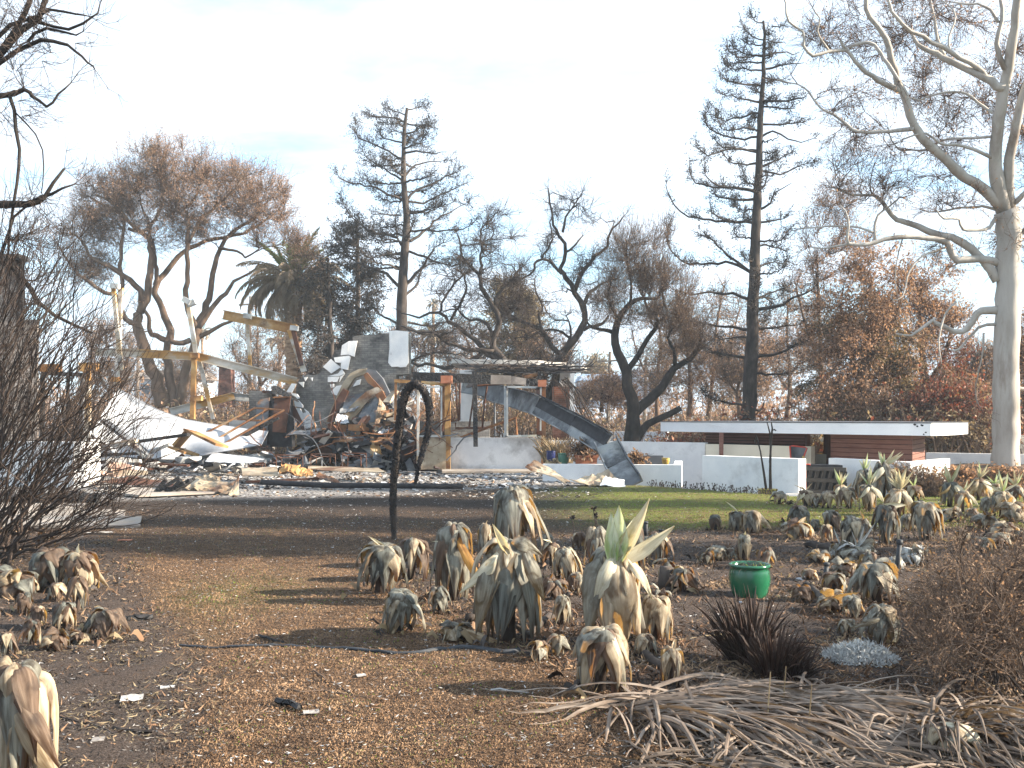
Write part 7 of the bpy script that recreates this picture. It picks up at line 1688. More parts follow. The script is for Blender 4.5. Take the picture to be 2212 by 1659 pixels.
def rosette(n, L, mats, seed, wd=1.0):
    """upright young leaves for a crown that is still alive: spike tuples"""
    r = np.random.default_rng(seed); o = []; L *= 1.2
    for k in range(n):
        a = r.uniform(-1.25, 1.25) * r.uniform(.5, 1); l = L * r.uniform(.5, 1.1)
        o.append((l * math.sin(a), l * math.cos(a) * .95 + 2, mats[int(r.integers(len(mats)))], wd * r.uniform(.6, 1.05)))
    for k in range(max(2, n // 2)):
        s_ = -1 if k % 2 else 1; o.append((s_ * L * r.uniform(.25, .8), -L * r.uniform(.5, 1.1), 'cream' if r.uniform() < .6 else 'tan', 1.6, s_ * 2, -3))
    return o
GV = ('green', 'green', 'cream')
AG = [
 # central clump
 (818, 1290, 1172, 108, 'g', 'grey green wilted agave with a white spike at the lawn end of the central clump', 'd', [(-36, 22, 'cream', .9), (-26, 6, 'tan', 1.2)]),
 (887, 1262, 1163, 92, 'b', 'brown shrivelled agave crouching at the foot of the hooked stalk', 'd', [(70, -45, 'brown', .6)]),
 (980, 1312, 1128, 108, 'k', 'dark sooty agave column with one pale strip down its front', 'd', [(-48, 5, 'cream', .55, 0, -30), (-20, -125, 'cream', .75, 6, -2), (62, -120, 'rust_leaf', .9, 10, -20)]),
 (1109, 1236, 1053, 104, 'g', 'tall grey agave skirt standing highest at the back of the central clump', 'd', [(12, -90, 'cream', 1.1, 18, 2)]),
 (1048, 1250, 1130, 38, 'g', 'narrow grey agave squeezed between the sooty column and the tall rear one', 'd', [(4, 12, 'tan', 1)]),
 (1100, 1405, 1165, 152, 'g', 'big grey agave topped by a pale horn shaped curled leaf', 'd', [(-34, 62, 'cream', 2.3, -4, -18, 1), (-96, -84, 'cream', 1.35, -10, -12), (2, -112, 'tan', 2.2, 2, -16), (48, -104, 'grey', 1.7, 34, -14), (-30, -170, 'grey', 1.5, -40, -20), (66, -20, 'grey', 3.2, 6, 6)]),
 (1326, 1418, 1182, 152, 'm', 'biggest agave with fresh green and white leaves opening at the crown', 'd', [(-6, 100, 'green', 1.9, -8, -14), (16, 112, 'green', 2.3, 2, -12), (34, 92, 'green', 2.0, 4, -14), (74, 122, 'cream', 1.25, 8, -12), (122, 66, 'cream', 1.4, 8, -16), (-40, -108, 'cream', 2.3, -4, -6), (66, -86, 'cream', 1.5, 18, -8), (8, 56, 'green', 2.4, 0, -18), (36, -150, 'tan', 1.5, 10, -14), (-60, -180, 'grey', 1.9, -10, 0), (10, -190, 'tan', 2.0, 4, -10)]),
 (1296, 1512, 1352, 136, 't', 'buff drooped agave sitting lowest and nearest in the central clump', 'd', [(4, -90, 'cream', 2.4, -4, 0), (44, -118, 'cream', 1.2, 14, -10)]),
 (862, 1376, 1272, 92, 'g', 'short grey agave with an orange patch near the burnt hose', 'd', []),
 (985, 1395, 1352, 66, 'g', 'flattened grey agave with one long leaf stretched toward the big horned one', 'h', [(100, -28, 'tan', 1.1, 10, -4)]),
 (950, 1335, 1268, 44, 'k', 'small dark agave tucked behind the short grey one', 'd', []),
 (1191, 1240, 1172, 54, 'b', 'small brown agave at the back of the clump beside the rear column', 'd', [(-20, 10, 'cream', 1.2)]),
 (1232, 1268, 1180, 58, 'm', 'small rusty brown agave between the two big ones', 'd', []),
 (1206, 1262, 1186, 36, 't', 'slender buff agave with a bright orange edge between the two big ones', 'd', []),
 (1246, 1300, 1236, 44, 'm', 'little agave in front of the rusty brown one between the big pair', 'd', []),
 (1195, 1310, 1252, 54, 'b', 'shrivelled brown rosette between the two big agaves', 'h', []),
 (1212, 1366, 1286, 40, 'g', 'small hanging grey agave low between the two big agaves', 'd', []),
 (1205, 1430, 1370, 46, 'm', 'withered straw tuft low between the two big agaves', 'h', []),
 (1165, 1440, 1388, 40, 'm', 'withered little agave just right of the horned one at the soil', 'h', []),
 (1062, 1362, 1310, 30, 'b', 'tiny shrunken bud on the fallen stem left of the horned agave', 'd', []),
 (1292, 1230, 1138, 62, 'm', 'brown agave just behind the green crowned one', 'd', []),
 (1384, 1240, 1124, 42, 'k', 'dark slim agave behind the green crowned one toward the lawn', 'd', []),
 (1420, 1222, 1150, 60, 'b', 'brown agave with orange sides right of the green crowned one', 'd', []),
 (1400, 1205, 1160, 40, 'm', 'low agave half hidden by the brown one with orange sides', 'd', []),
 (1180, 1200, 1148, 36, 'g', 'smallest grey agave behind the rusty ones', 'd', []),
 (1252, 1195, 1150, 40, 'b', 'little dry rosette at the lawn side of the clump', 'd', []),
 (1416, 1400, 1288, 78, 't', 'buff agave leaning against the right side of the green crowned one', 'd', [(36, -60, 'cream', 1.2)]),
 (1395, 1432, 1370, 54, 't', 'small pale agave at the feet of the green crowned one', 'd', []),
 (1452, 1492, 1400, 64, 't', 'small buff agave with a stiff orange loop above the straw mound', 'd', [(12, 20, 'tan', 1.9)], .12),
 (1478, 1290, 1228, 54, 'b', 'shrivelled agave beside the charred stump left of the green pot', 'h', []),
 (1440, 1270, 1214, 40, 'b', 'withered agave leaves round the charred stump', 'h', []),
 (1425, 1310, 1276, 52, 'm', 'scatter of curled agave leaves below the charred stump', 'h', []),
 # bed behind the green pot
 (1655, 1232, 1182, 38, 'm', 'buff agave peeping over the right rim of the green pot', 'd', [(8, -40, 'tan', 1)]),
 (1607, 1216, 1152, 42, 'm', 'pale topped agave straight behind the green pot', 'd', [(0, 10, 'cream', 1.6)]),
 (1551, 1216, 1180, 48, 'g', 'low grey agave left behind the green pot', 'd', []),
 (1578, 1214, 1184, 28, 'm', 'small orange edged agave left behind the green pot', 'd', []),
 (1530, 1222, 1192, 30, 'b', 'burnt brown tuft left behind the green pot', 'h', []),
 (1590, 1150, 1104, 44, 'k', 'dark agave with a white upright spike in the middle bed', 'd', [(-28, 22, 'cream', .8)]),
 (1622, 1156, 1102, 48, 'g', 'grey agave trailing leaves to the right in the middle bed', 'd', [(50, -44, 'grey', 1.2)]),
 (1546, 1148, 1112, 32, 'b', 'small brown agave at the lawn end of the middle bed', 'd', []),
 (1727, 1134, 1092, 54, 'k', 'dark heavy agave at the edge of the green lawn', 'd', []),
 (1723, 1166, 1128, 60, 't', 'buff agave fallen open with broad curled leaves', 'h', [(-40, -18, 'tan', 1.7), (24, 10, 'tan', 1.8)]),
 (1760, 1150, 1121, 26, 'g', 'tiny agave between the dark heavy one and the column row', 'd', []),
 (1800, 1150, 1102, 44, 'k', 'dark twin agave of the row right of the fallen open one', 'd', []),
 (1787, 1172, 1132, 30, 'm', 'small agave in front of the dark twin', 'd', []),
 (1840, 1188, 1117, 62, 'g', 'grey agave with many narrow hanging leaves in the middle of the right bed', 'd', [(-4, -40, 'cream', 1.2)]),
 (1868, 1160, 1120, 36, 'k', 'dark agave just behind the narrow leaved one', 'd', [(-10, 22, 'tan', 1.6)]),
 (1915, 1180, 1089, 58, 'k', 'tall dark agave column with a pale leaf lying across its crown', 'd', [(60, 8, 'cream', 1.2, -14, 0)]),
 (1911, 1177, 1121, 34, 'g', 'small oval agave in front of the tall dark column', 'd', []),
 (2003, 1170, 1084, 76, 'g', 'large smooth grey agave with golden right edge standing on its own', 'd', [], 0),
 (1962, 1150, 1110, 36, 'm', 'small agave with glowing gap left of the large smooth one', 'd', []),
 # back row at the wall
 (1683, 1090, 1064, 38, 'm', 'low rounded agave beside the glazed pot at the wall', 'd', []),
 (1740, 1094, 1058, 38, 't', 'first lit agave of the back row by the wall gap', 'd', rosette(3, 22, ('tan',), 5)),
 (1764, 1096, 1066, 34, 'm', 'low agave between the first two of the back row', 'd', []),
 (1791, 1098, 1060, 40, 'm', 'grey buff agave of the back row below the wall gap', 'd', []),
 (1815, 1078, 1046, 34, 't', 'spiky cream crowned agave under the right white wall', 'd', rosette(6, 32, ('cream', 'cream', 'green'), 6)),
 (1836, 1100, 1054, 46, 'm', 'agave of the back row with a bent golden leaf', 'd', [(22, 10, 'tan', 1.4)]),
 (1875, 1106, 1046, 50, 'g', 'green crowned agave at the centre of the back row', 'd', rosette(6, 34, GV, 7)),
 (1866, 1048, 1012, 42, 'g', 'agave with small green crown behind the back row', 'd', rosette(5, 32, GV, 8)),
 (1907, 1056, 1000, 56, 'g', 'tallest green and white crowned agave before the boarded room', 'd', rosette(8, 40, GV, 9, 1.2)),
 (1895, 1004, 966, 16, 'k', 'closed dark bud on a stem beside the tallest green crown', 'd', []),
 (1940, 1116, 1056, 64, 't', 'white star crowned agave with many pointed leaves in the back row', 'd', rosette(11, 44, ('cream',), 10, 1.1)),
 (1972, 1084, 1048, 40, 't', 'agave with yellow drooping leaf right of the white star one', 'd', rosette(4, 26, GV, 11) + [(24, -26, 'tan', 1.4)]),
 # right group
 (2051, 1096, 1040, 48, 'g', 'green crowned agave leading the right hand group', 'd', rosette(7, 40, GV, 12, 1.1)),
 (2080, 1108, 1060, 36, 'm', 'agave with small green crown second in the right hand group', 'd', rosette(4, 30, GV, 13)),
 (2113, 1082, 1032, 42, 'm', 'tall cream spiked agave in the right hand group before the gum trunk', 'd', rosette(6, 34, ('cream', 'cream', 'green'), 14)),
 (2131, 1114, 1074, 34, 'm', 'plain drooped agave in front of the tall cream spiked one', 'd', []),
 (2148, 1070, 1044, 34, 'g', 'bright green crowned agave near the gum trunk foot', 'd', rosette(6, 28, GV, 15)),
 (2163, 1116, 1060, 46, 'g', 'white spiked agave right of the bright green one', 'd', rosette(6, 40, ('cream', 'green'), 16)),
 (2192, 1090, 1048, 44, 'm', 'agave with pale spikes at the end of the right hand group', 'd', rosette(6, 32, ('cream', 'green'), 17)),
 (2190, 1128, 1086, 60, 't', 'broad pale agave heap at the frame edge of the right hand group', 'h', []),
 (2055, 1128, 1100, 46, 'g', 'flattened grey rosette below the green crowned leader', 'h', []),
 (2100, 1130, 1098, 36, 'm', 'small brownish agave in front of the right hand group', 'd', []),
 (2128, 1146, 1116, 52, 'm', 'low spread agave below the plain drooped one', 'h', []),
 (2167, 1164, 1128, 62, 't', 'pale agave of two broad domes behind the twiggy bush', 'd', []),
 (2151, 1188, 1150, 68, 't', 'agave with a golden arched leaf above the twiggy bush', 'd', [(40, -6, 'tan', 1.3)]),
 (2204, 1186, 1146, 52, 'm', 'rounded grey buff agave at the frame edge above the twiggy bush', 'd', []),
 (2118, 1196, 1160, 56, 'm', 'dusty agave half buried in the twiggy bush', 'd', []),
 (2080, 1178, 1144, 36, 'm', 'small dusty agave at the near side of the twiggy bush', 'd', []),
 # right of the pot, running toward the camera
 (1895, 1312, 1214, 104, 'g', 'broad grey agave with a folded leaf like a hood, right of the green pot', 'd', [(-10, 14, 'tan', 2.6, -26, -10)]),
 (1801, 1284, 1236, 58, 'm', 'buff domed agave right of the green pot behind the fallen bits', 'd', []),
 (1748, 1256, 1230, 42, 't', 'low pale agave between the green pot and the irrigation stub', 'd', []),
 (1734, 1308, 1268, 42, 'b', 'rusty hanging seedhead agave right of the green pot', 'h', []),
 (1844, 1342, 1286, 46, 'g', 'grey green agave below the broad hooded one', 'd', []),
 (1797, 1332, 1288, 70, 't', 'tan agave fallen open like a bow below the buff domed one', 'h', [(42, 26, 'tan', 1.9, -6, -6), (-34, -8, 'tan', 1.9, 0, -6), (36, -6, 'tan', 1.7, 0, -6)]),
 (1830, 1378, 1338, 44, 'g', 'small grey agave beside the silvery ash plant', 'd', []),
 (1902, 1400, 1309, 88, 'g', 'smooth grey agave with a golden right edge beside the silvery ash plant', 'd', [(-66, -30, 'grey', 1.3, -10, -20)]),
 (1877, 1234, 1192, 36, 'k', 'dark agave behind the hooded one', 'd', []),
 (1850, 1216, 1182, 74, 'a', 'ashen white agave clump burnt to spikes', 'h', [(-14, 40, 'ashen', .6), (20, 50, 'ashen', .6), (40, 56, 'ashen', .5)]),
 (1815, 1210, 1176, 52, 'a', 'ashen white clump left of the spiked one', 'h', [(-18, 40, 'ashen', .6)]),
 (1972, 1222, 1184, 58, 'a', 'ashen rosette by the black irrigation stub', 'h', []),
 (1826, 1246, 1216, 50, 'm', 'small matted agave before the ashen clump', 'h', []),
 (1770, 1222, 1196, 44, 'm', 'small dry agave rosette behind the irrigation stub', 'h', []),
 (1930, 1232, 1204, 44, 'a', 'ashen curl of leaves in front of the large smooth agave', 'h', []),
 (1996, 1214, 1176, 34, 'm', 'little drooping agave under the large smooth one', 'd', []),
 (2050, 1650, 1566, 112, 't', 'pale agave with a broad folded leaf half buried in the straw mound', 'd', [(96, -60, 'cream', 2.2, -6, 4)]),
 # left foreground
 (113, 1278, 1184, 108, 'b', 'buff agave with folded leaves spilling onto the lawn at the foot of the bare shrub', 'd', [(60, -70, 'tan', 1.3)]),
 (172, 1280, 1190, 84, 't', 'pale agave with a knotted crown and long trailing leaf at the lawn edge', 'd', [(-12, 18, 'cream', 2.2), (62, -78, 'tan', 1.2)]),
 (95, 1190, 1146, 36, 'b', 'small brown agave hidden under the bare shrub', 'd', []),
 (38, 1292, 1238, 92, 'b', 'brown agave with curled leaves under the shrub at the frame edge', 'h', []),
 (54, 1328, 1280, 40, 'b', 'small brown hanging agave below the curled one', 'd', []),
 (122, 1302, 1258, 40, 'b', 'narrow brown agave beneath the buff folded one', 'd', []),
 (168, 1326, 1246, 50, 'b', 'upright shrivelled agave beneath the knotted pale one', 'd', [(2, 18, 'brown', 1.2)]),
 (140, 1364, 1300, 56, 'b', 'dark brown hanging agave at the middle of the left cluster', 'd', []),
 (76, 1358, 1308, 40, 'b', 'brown agave between the hanging ones of the left cluster', 'd', []),
 (68, 1400, 1338, 40, 'b', 'narrow brown agave lowest in the left cluster', 'd', []),
 (228, 1388, 1316, 84, 'b', 'grey agave lying over on its side at the lawn edge of the left cluster', 'd', [(40, -36, 'grey', 1.4)], .2),
 (120, 1410, 1366, 52, 'b', 'little star shaped agave below the left cluster', 'h', [(-6, -26, 'tan', 1.3)]),
 (172, 1394, 1366, 52, 'b', 'flattened leafy agave right of the little star shaped one', 'h', []),
 (16, 1430, 1366, 44, 'b', 'brown wilted agave at the frame edge above the nearest one', 'd', []),
 (52, 1752, 1422, 178, 't', 'nearest big buff agave with a peaked hood in the lower left corner', 'd', [(84, -150, 'brown', 1.2, 24, -50), (30, -46, 'brown', 1.9, 0, 6), (-16, -60, 'brown', 1.9, 2, 6), (88, -230, 'tan', 1.1, 10, -60)]),
]
MT['rust_leaf'] = leaf_mat('agave_orange', [(.30, .15, .05), (.48, .26, .08), (.58, .36, .14)], (.16, .07, .03), (.9, .45, .08), .35)
for i, row in enumerate(AG):
    u, vb_, vt_, w_, pal_, lab, kind = row[:7]; spk = row[7] if len(row) > 7 else []; tl = row[8] if len(row) > 8 else 0.0
    agave(u, vb_, vt_, w_, pal_, lab, kind, spk, seed=i, tilt=tl)

# ================================================================ HOOKED STALK
hs_ = thing('hooked_stalk', 'charred shaggy agave flower stalk bent over into a hook', 'flower stalk', G(852, 1164))
q = lambda u, v, d=0: P(u, v, G(852, 1164)[1] + d)
pp = [q(852, 1168), q(849, 1110), q(850, 1050), q(857, 980), q(864, 910), q(872, 862), q(884, 836), q(898, 829), q(914, 842), q(926, 875), q(928, 915), q(918, 960), q(905, 1005), q(899, 1035), q(896, 1052)]
rng = np.random.default_rng(91)
c = resample(pp, .05, .002, rng); n_ = len(c); f = np.linspace(0, 1, n_)
rr = np.interp(f, [0, .15, .55, .7, .92, 1], [.034, .042, .050, .048, .026, .005])
MB().tube(c, rr, 10, jit=.05, rng=rng).build('stalk', MT['bark_dark'], hs_)
k_ = rng.integers(2, n_ - 2, 3400); a_ = rng.uniform(0, 6.28, 3400); fr_ = rng.uniform(0, 1, (3400, 1))
t_ = unit(np.gradient(c, axis=0))[k_]; e1 = unit(np.cross(t_, (.2, .9, .1))); e2 = np.cross(t_, e1)
o_ = np.cos(a_)[:, None] * e1 + np.sin(a_)[:, None] * e2
A = c[k_] + (c[k_ + 1] - c[k_]) * fr_ + o_ * rr[k_][:, None] * .85
dn = np.where(f[k_][:, None] < .55, np.array([[0, 0, .25]]), np.array([[0, 0, -.4]]))
B = A + unit(o_ + dn + rng.normal(0, .35, A.shape) + t_ * .6) * rng.uniform(.018, .05, (3400, 1)) * np.interp(f[k_], [0, .25, .4, 1], [.3, .6, .75, .5])[:, None]
MB().segs(A, B, .008, .004).build('bracts', MT['black'], hs_)

# ================================================================ GREEN POT
pt, pb, pr, ph_ = pot('glazed_pot', 'large round green glazed pot with dead stems standing in the bed', 1619, 1299, 88, 82, 8.75, MT['glaze_green'], prof=[(0, 0), (.56, 0), (.62, .02), (.84, .22), (.98, .48), (1.0, .62), (.95, .82), (.91, .88), (.92, .90), (.99, .92), (1.01, .955), (.99, .985), (.95, 1.0), (.89, .985), (.86, .90), (.84, .86), (0, .86)])
dp_ = thing('potted_stems', 'limp dead stems and two green shoots spilling from the green glazed pot', 'plant', (pb[0], pb[1], pb[2] + ph_ * .87))
sd_, sg_ = MB(), MB()
for k in range(46):
    a = rng.uniform(0, 6.28); r0 = pr * rng.uniform(.2, .8); p = np.array((pb[0] + math.cos(a) * r0, pb[1] + math.sin(a) * r0, pb[2] + ph_ * .86)); d = np.array((math.cos(a) * .5, math.sin(a) * .5, 1.0)); pts = [p]
    for j in range(6): d = unit(d + np.array((rng.normal(0, .25), rng.normal(0, .25), -.38))); pts.append(pts[-1] + d * .022)
    sd_.tube(pts, np.linspace(.003, .001, 7), 4, cap=False)
sd_.build('stems', MT['twig_dark'], dp_)
C = np.array([(pb[0] + x_, pb[1] + y_, pb[2] + ph_ * .9) for x_, y_ in ((-.02, -.1), (-.015, -.1), (.12, -.03), (.13, -.04), (.03, -.08))]); sg_.leaves(np.repeat(C, 3, 0), .055, rng, .3, -.8); sg_.build('shoots', MT['sprout'], dp_)

# ================================================================ hose, stems, sticks, stubs
hm = MB(); pl = [G(u, v) + np.array((0, 0, .005)) for u, v in ((376, 1393), (390, 1396), (430, 1400), (520, 1402), (610, 1401), (700, 1406), (780, 1413), (840, 1420), (900, 1420), (970, 1411), (1040, 1413), (1085, 1422), (1120, 1418))]
cc = resample(pl, .06, .004, rng); hm.tube(cc, np.interp(np.linspace(0, 1, len(cc)), [0, .05, .5, .8, 1], [.006, .009, .011, .017, .022]), 8, jit=.1, rng=rng)
solo(hm, 'burnt_hose', MT['pipe_dark'], 'burnt black hose snaking across the lawn to the horned agave', 'hose', smooth=True)
def logstem(label, pts, r, mat='bark_dark', name='fallen_stem', cat='stem'):
    pl = [G(u, v) + np.array((0, 0, (r if len(pts[0]) < 3 else r) * .8)) for u, v in pts]
    m_ = MB(); m_.tube(resample(pl, .05, .004, rng), r, 9, jit=.12, rng=rng); return solo(m_, name, MT[mat], label, cat, smooth=True)
logstem('fallen brown agave stem lying behind the flattened grey agave', [(1010, 1355), (1060, 1345), (1110, 1352)], .035)
logstem('slanting agave stem running under the horned agave', [(1135, 1395), (1165, 1368), (1190, 1350)], .03)
logstem('thick ringed agave stem lying behind the ashen clump', [(1745, 1182), (1790, 1190), (1835, 1200)], .05)
logstem('bare agave stem under the small buff agave with orange loop', [(1390, 1430), (1425, 1455), (1462, 1482)], .03)
logstem('dark agave stem below the rusty hanging seedhead', [(1742, 1270), (1765, 1292), (1780, 1310)], .035)
logstem('charred stem lying at the edge of the left cluster', [(248, 1346), (290, 1340), (330, 1338)], .022, 'char')
sm_ = MB(); b_ = G(1438, 1282); sm_.tube([b_, b_ + np.array((0, 0, .1)), b_ + np.array((.005, 0, .22))], [.075, .068, .060], 12, jit=.08, rng=rng); solo(sm_, 'charred_stump', MT['bark_dark'], 'short charred stump standing right of the green crowned agave', 'stump', smooth=True)
def stub(label, u, vb_, vt_, w, tilt=.0):
    b = G(u, vb_); h = (vb_ - vt_) / F * b[1]; r = w / 2 / F * b[1]
    t = thing('irrigation_stub', label, 'pipe', b, 'black irrigation stubs')
    MB().tube([b, b + np.array((tilt * h, 0, h * .9))], r, 10).build('pipe', MT['pipe_dark'], t, True); MB().tube([b + np.array((tilt * h * .9, 0, h * .86)), b + np.array((tilt * h, 0, h))], r * 1.3, 10).build('cap', MT['pipe_dark'], t, True)
stub('black irrigation stub leaning among the ashen clumps', 1936, 1240, 1165, 10, .1)
stub('short black irrigation stub right of the green pot', 1780, 1266, 1216, 10, .12)
stub('short black irrigation stub behind the brown agave with orange sides', 1395, 1160, 1128, 9)
stub('short black irrigation stub at the end of the middle bed', 1428, 1170, 1146, 9)

# dark scorched spiky tufts between the pot and the straw
def tuft(label, name, u, vb_, h, spread, N, mat, seed, elb=90, azc=None, w=.009, lean=(0, 0), base_r=.08, droopf=.25, parts=0, cat='grass tuft', group=None, nseg=6, stuff_name='thatch', lmin=.6, dirx=None):
    r_ = np.random.default_rng(seed); b = G(u, vb_); root = thing(name, label, cat, b, group)
    mb = MB()
    for k in range(N):
        a = r_.uniform(0, 6.28) if azc is None or r_.uniform() < .12 else R(azc) + r_.normal(0, .55); rr0 = base_r * math.sqrt(r_.uniform(0, 1)); sx_ = 1 if azc is None else 2.2; th_ = a if azc is None else r_.uniform(0, 6.28); p = np.array((b[0] + math.cos(th_) * rr0 * sx_, b[1] + math.sin(th_) * rr0, float(gz(b[0], b[1])) - .01))
        el = R(elb) - abs(r_.normal(0, spread)); d = np.array((math.cos(a) * math.cos(el) + lean[0], math.sin(a) * math.cos(el) + lean[1], math.sin(el))); d = unit(d)
        L = h * r_.uniform(lmin, 1.12); pts = [p]; kink = r_.integers(2, nseg) if r_.uniform() < .22 else 99
        for j in range(nseg):
            d = unit(d + np.array((r_.normal(0, .018), r_.normal(0, .018), -droopf * (j + .5) / nseg * (3.5 if j == kink else 1))))
            q_ = pts[-1] + d * L / nseg
            zmin = float(gz0(q_[0], q_[1])) + .012 + .05 * r_.uniform(0, 1)
            if q_[2] < zmin: q_[2] = zmin; d = unit(np.array((d[0], d[1], max(d[2], -.02))))
            pts.append(q_)
        pts = np.array(pts); t = unit(np.gradient(pts, axis=0)); sd = unit(np.cross(t, (0.01, .02, 1)) + r_.normal(0, .5, 3)); sd = unit(sd - t * (sd * t).sum(1, keepdims=True)); nn = np.cross(sd, t)
        ww = (w * r_.uniform(.6, 1.3) * np.interp(np.linspace(0, 1, nseg + 1), [0, .2, .7, 1], [.8, 1, .8, .12]))[:, None]
        V = np.stack((pts - sd * ww, pts + nn * ww * .45, pts + sd * ww), 1).reshape(-1, 3)
        i = np.arange(nseg)[:, None] * 3 + np.arange(2)[None]
        fs = [np.stack((i, i + 1, i + 4, i + 3), -1).reshape(-1, 4)]
        if k < parts: MB().add(V, fs).build('blade', MT[mat], root)
        else: mb.add(V, fs)
    if mb.n: mb.build(stuff_name if parts else 'blades', MT[mat], root)['kind'] = 'stuff'
    return root
tuft('tall scorched tuft of dark red blades left below the green pot', 'scorched_tuft', 1610, 1440, .48, .38, 210, 'strap_dark', 301, w=.008, lean=(-.12, 0), base_r=.10)
tuft('low black scorched tuft beside the taller red one', 'scorched_tuft', 1668, 1468, .34, .40, 190, 'strap_dark', 302, w=.007, base_r=.10)
tuft('lowest black scorched tuft toward the silvery plant', 'scorched_tuft', 1712, 1474, .24, .5, 120, 'strap_dark', 303, w=.006, base_r=.09, lean=(.15, 0))
# straw mounds of strap leaves, front right
SM = 'strap_leaf_mound'
tuft('big collapsed mound of dry strap leaves filling the lower right corner', SM, 1545, 1540, .95, .22, 560, 'strap', 311, elb=22, azc=-38, w=.0115, base_r=.26, droopf=.22, parts=150, cat='dry plant', group='dry strap leaf mounds', nseg=9)
tuft('second mound of dry strap leaves under the twiggy bush', SM, 2125, 1590, .72, .5, 420, 'strap', 312, elb=44, azc=-70, w=.0105, base_r=.20, droopf=.35, parts=110, cat='dry plant', group='dry strap leaf mounds', nseg=9)
tuft('flattened strap leaves combed across the middle of the lower right corner', SM, 1820, 1580, .85, .25, 420, 'strap', 313, elb=20, azc=-30, w=.0105, base_r=.35, droopf=.24, parts=90, cat='dry plant', group='dry strap leaf mounds', nseg=9)
tuft('loose strap leaves trailing at the near edge of the lower right corner', SM, 1640, 1680, .6, .5, 260, 'strap', 314, elb=18, azc=-30, w=.010, base_r=.3, droopf=.24, parts=60, cat='dry plant', group='dry strap leaf mounds', nseg=9)
dg = thing('dry_grass_clump', 'pale dry strap clump between the sooty white wall and the terracotta trough', 'dry plant', P(1203, 1000, 27.5)); mb = MB(); r_ = np.random.default_rng(322)
for k in range(170):
    p = P(1203, 1000, 27.5) + np.array((r_.normal(0, .18), r_.normal(0, .15), 0)); a = r_.uniform(0, 6.28); d = unit(np.array((math.cos(a) * .3, math.sin(a) * .3, 1))); pts = [p]; L = r_.uniform(.09, .16)
    for j in range(6): d = unit(d + np.array((math.cos(a) * .07, math.sin(a) * .07, -.07))); pts.append(pts[-1] + d * L)
    mb.tube(pts, np.linspace(.024, .006, 7), 3, cap=False)
mb.build('blades', MT['leaf_straw'], dg)
def shrivel(label, u, vb_, vt_, w, Y, seed, n=60, name='shrivelled_shrub', mat='twig_dark', leafm='leaf_brown', lf=500, cat='shrub'):
    r_ = np.random.default_rng(seed); b = P(u, vb_, Y); h = (vb_ - vt_) / F * Y; W = w / F * Y
    t = thing(name, label, cat, b); s_ = MB(); S = np.repeat(b[None], n, 0) + r_.normal(0, W * .12, (n, 3)) * np.array((1, 1, .1)); D = unit(np.stack((r_.normal(0, W / h * .6, n), r_.normal(0, .5, n), np.ones(n)), -1))
    tips = spray(s_, S, D, h * .72, .012 * Y / 25, r_, 4, 3, .05, .5, .8); s_.build('stems', MT[mat], t)
    f_ = MB(); f_.leaves(tips[r_.integers(0, len(tips), lf)], .12 * Y / 25, r_, .5, .5); f_.build('dead_leaves', MT[leafm], t)
shrivel('shrivelled brown shrub drooping over the terracotta trough', 1262, 986, 950, 60, 26.1, 331, 50)
shrivel('dark crisp seed cluster plant beside the foot of the fallen beam', 1372, 1000, 974, 40, 25.2, 332, 40)
shrivel('wiry dry plant in front of the dark blue pot', 1196, 1012, 992, 34, 25.6, 333, 40, leafm='leaf_straw')
shrivel('dry brown weeds right of the white star crowned agave', 2000, 1078, 1010, 100, 22.0, 334, 160, name='dry_weeds', mat='twig', lf=900)
shrivel('orange tipped dry succulents at the foot of the pale gum', 2080, 1040, 1006, 90, 23.5, 335, 120, name='dry_succulents', mat='twig', leafm='leaf_rust', lf=1100)
shrivel('orange and brown dry succulents at the frame edge below the pale gum', 2170, 1044, 1004, 100, 22.5, 336, 140, name='dry_succulents', mat='twig', leafm='leaf_rust', lf=1200)
shrivel('bare brown weeds before the right white wall', 1955, 1058, 1000, 60, 22.6, 337, 60, name='dry_weeds', mat='twig', lf=300)
# scorched lavender stubs along the wall foot
lv = MB(); r_ = np.random.default_rng(341)
for k in range(300):
    tt = r_.uniform(0, 1); u = 1405 + tt * 270; Y = 23.4 - tt * 2.6 + r_.normal(0, .35); p = np.array(((u - 1106) / F * Y, Y, 0)); p[2] = float(gz(p[0], p[1])) - .02
    q_ = p + np.array((r_.normal(0, .06), r_.normal(0, .05), r_.uniform(.05, .19))); lv.segs([p], [q_], .006, .005); lv.box(q_, (.018, .018, .028), m=0)
tag(recenter(lv.build('lavender_stubble', MT['twig_dark'])), 'row of dark lavender stubs along the foot of the white walls', kind='stuff')
# twiggy bush, right foreground
tb = thing('twiggy_bush', 'large fine twigged brown dead bush at the right edge of the bed', 'bush', G(2150, 1480)); r_ = np.random.default_rng(351)
s_ = MB(); S = []; D = []
for k in range(85):
    b = G(r_.uniform(2020, 2330), r_.uniform(1330, 1560)); 
    t = P(r_.uniform(1960, 2360), r_.uniform(1165, 1420), b[1] + r_.uniform(-.4, .9)); t[2] = max(t[2], .12)
    if t[0] < b[0] - .9: t[0] = b[0] - .9
    m = (b + t) / 2 + np.array((0, 0, .15)); tt = np.linspace(0, 1, 9)[:, None]; c = (1 - tt) ** 2 * b + 2 * (1 - tt) * tt * m + tt ** 2 * t; c[1:] += r_.normal(0, .015, c[1:].shape)
    s_.tube(c, np.linspace(.008, .003, 9), 4, cap=False)
    for j in range(2, 9):
        for i in range(5): S.append(c[j]); D.append(unit(c[j] - c[j - 1]))
S = np.array(S); D = unit(np.array(D) + r_.normal(0, .6, S.shape)); s_.build('stems', MT['twig_dark'], tb)
w_ = MB(); tips = spray(w_, S, D, .22, .0024, r_, 4, 2, .1, .4, .8); w_.build('twigs', MT['twig'], tb)
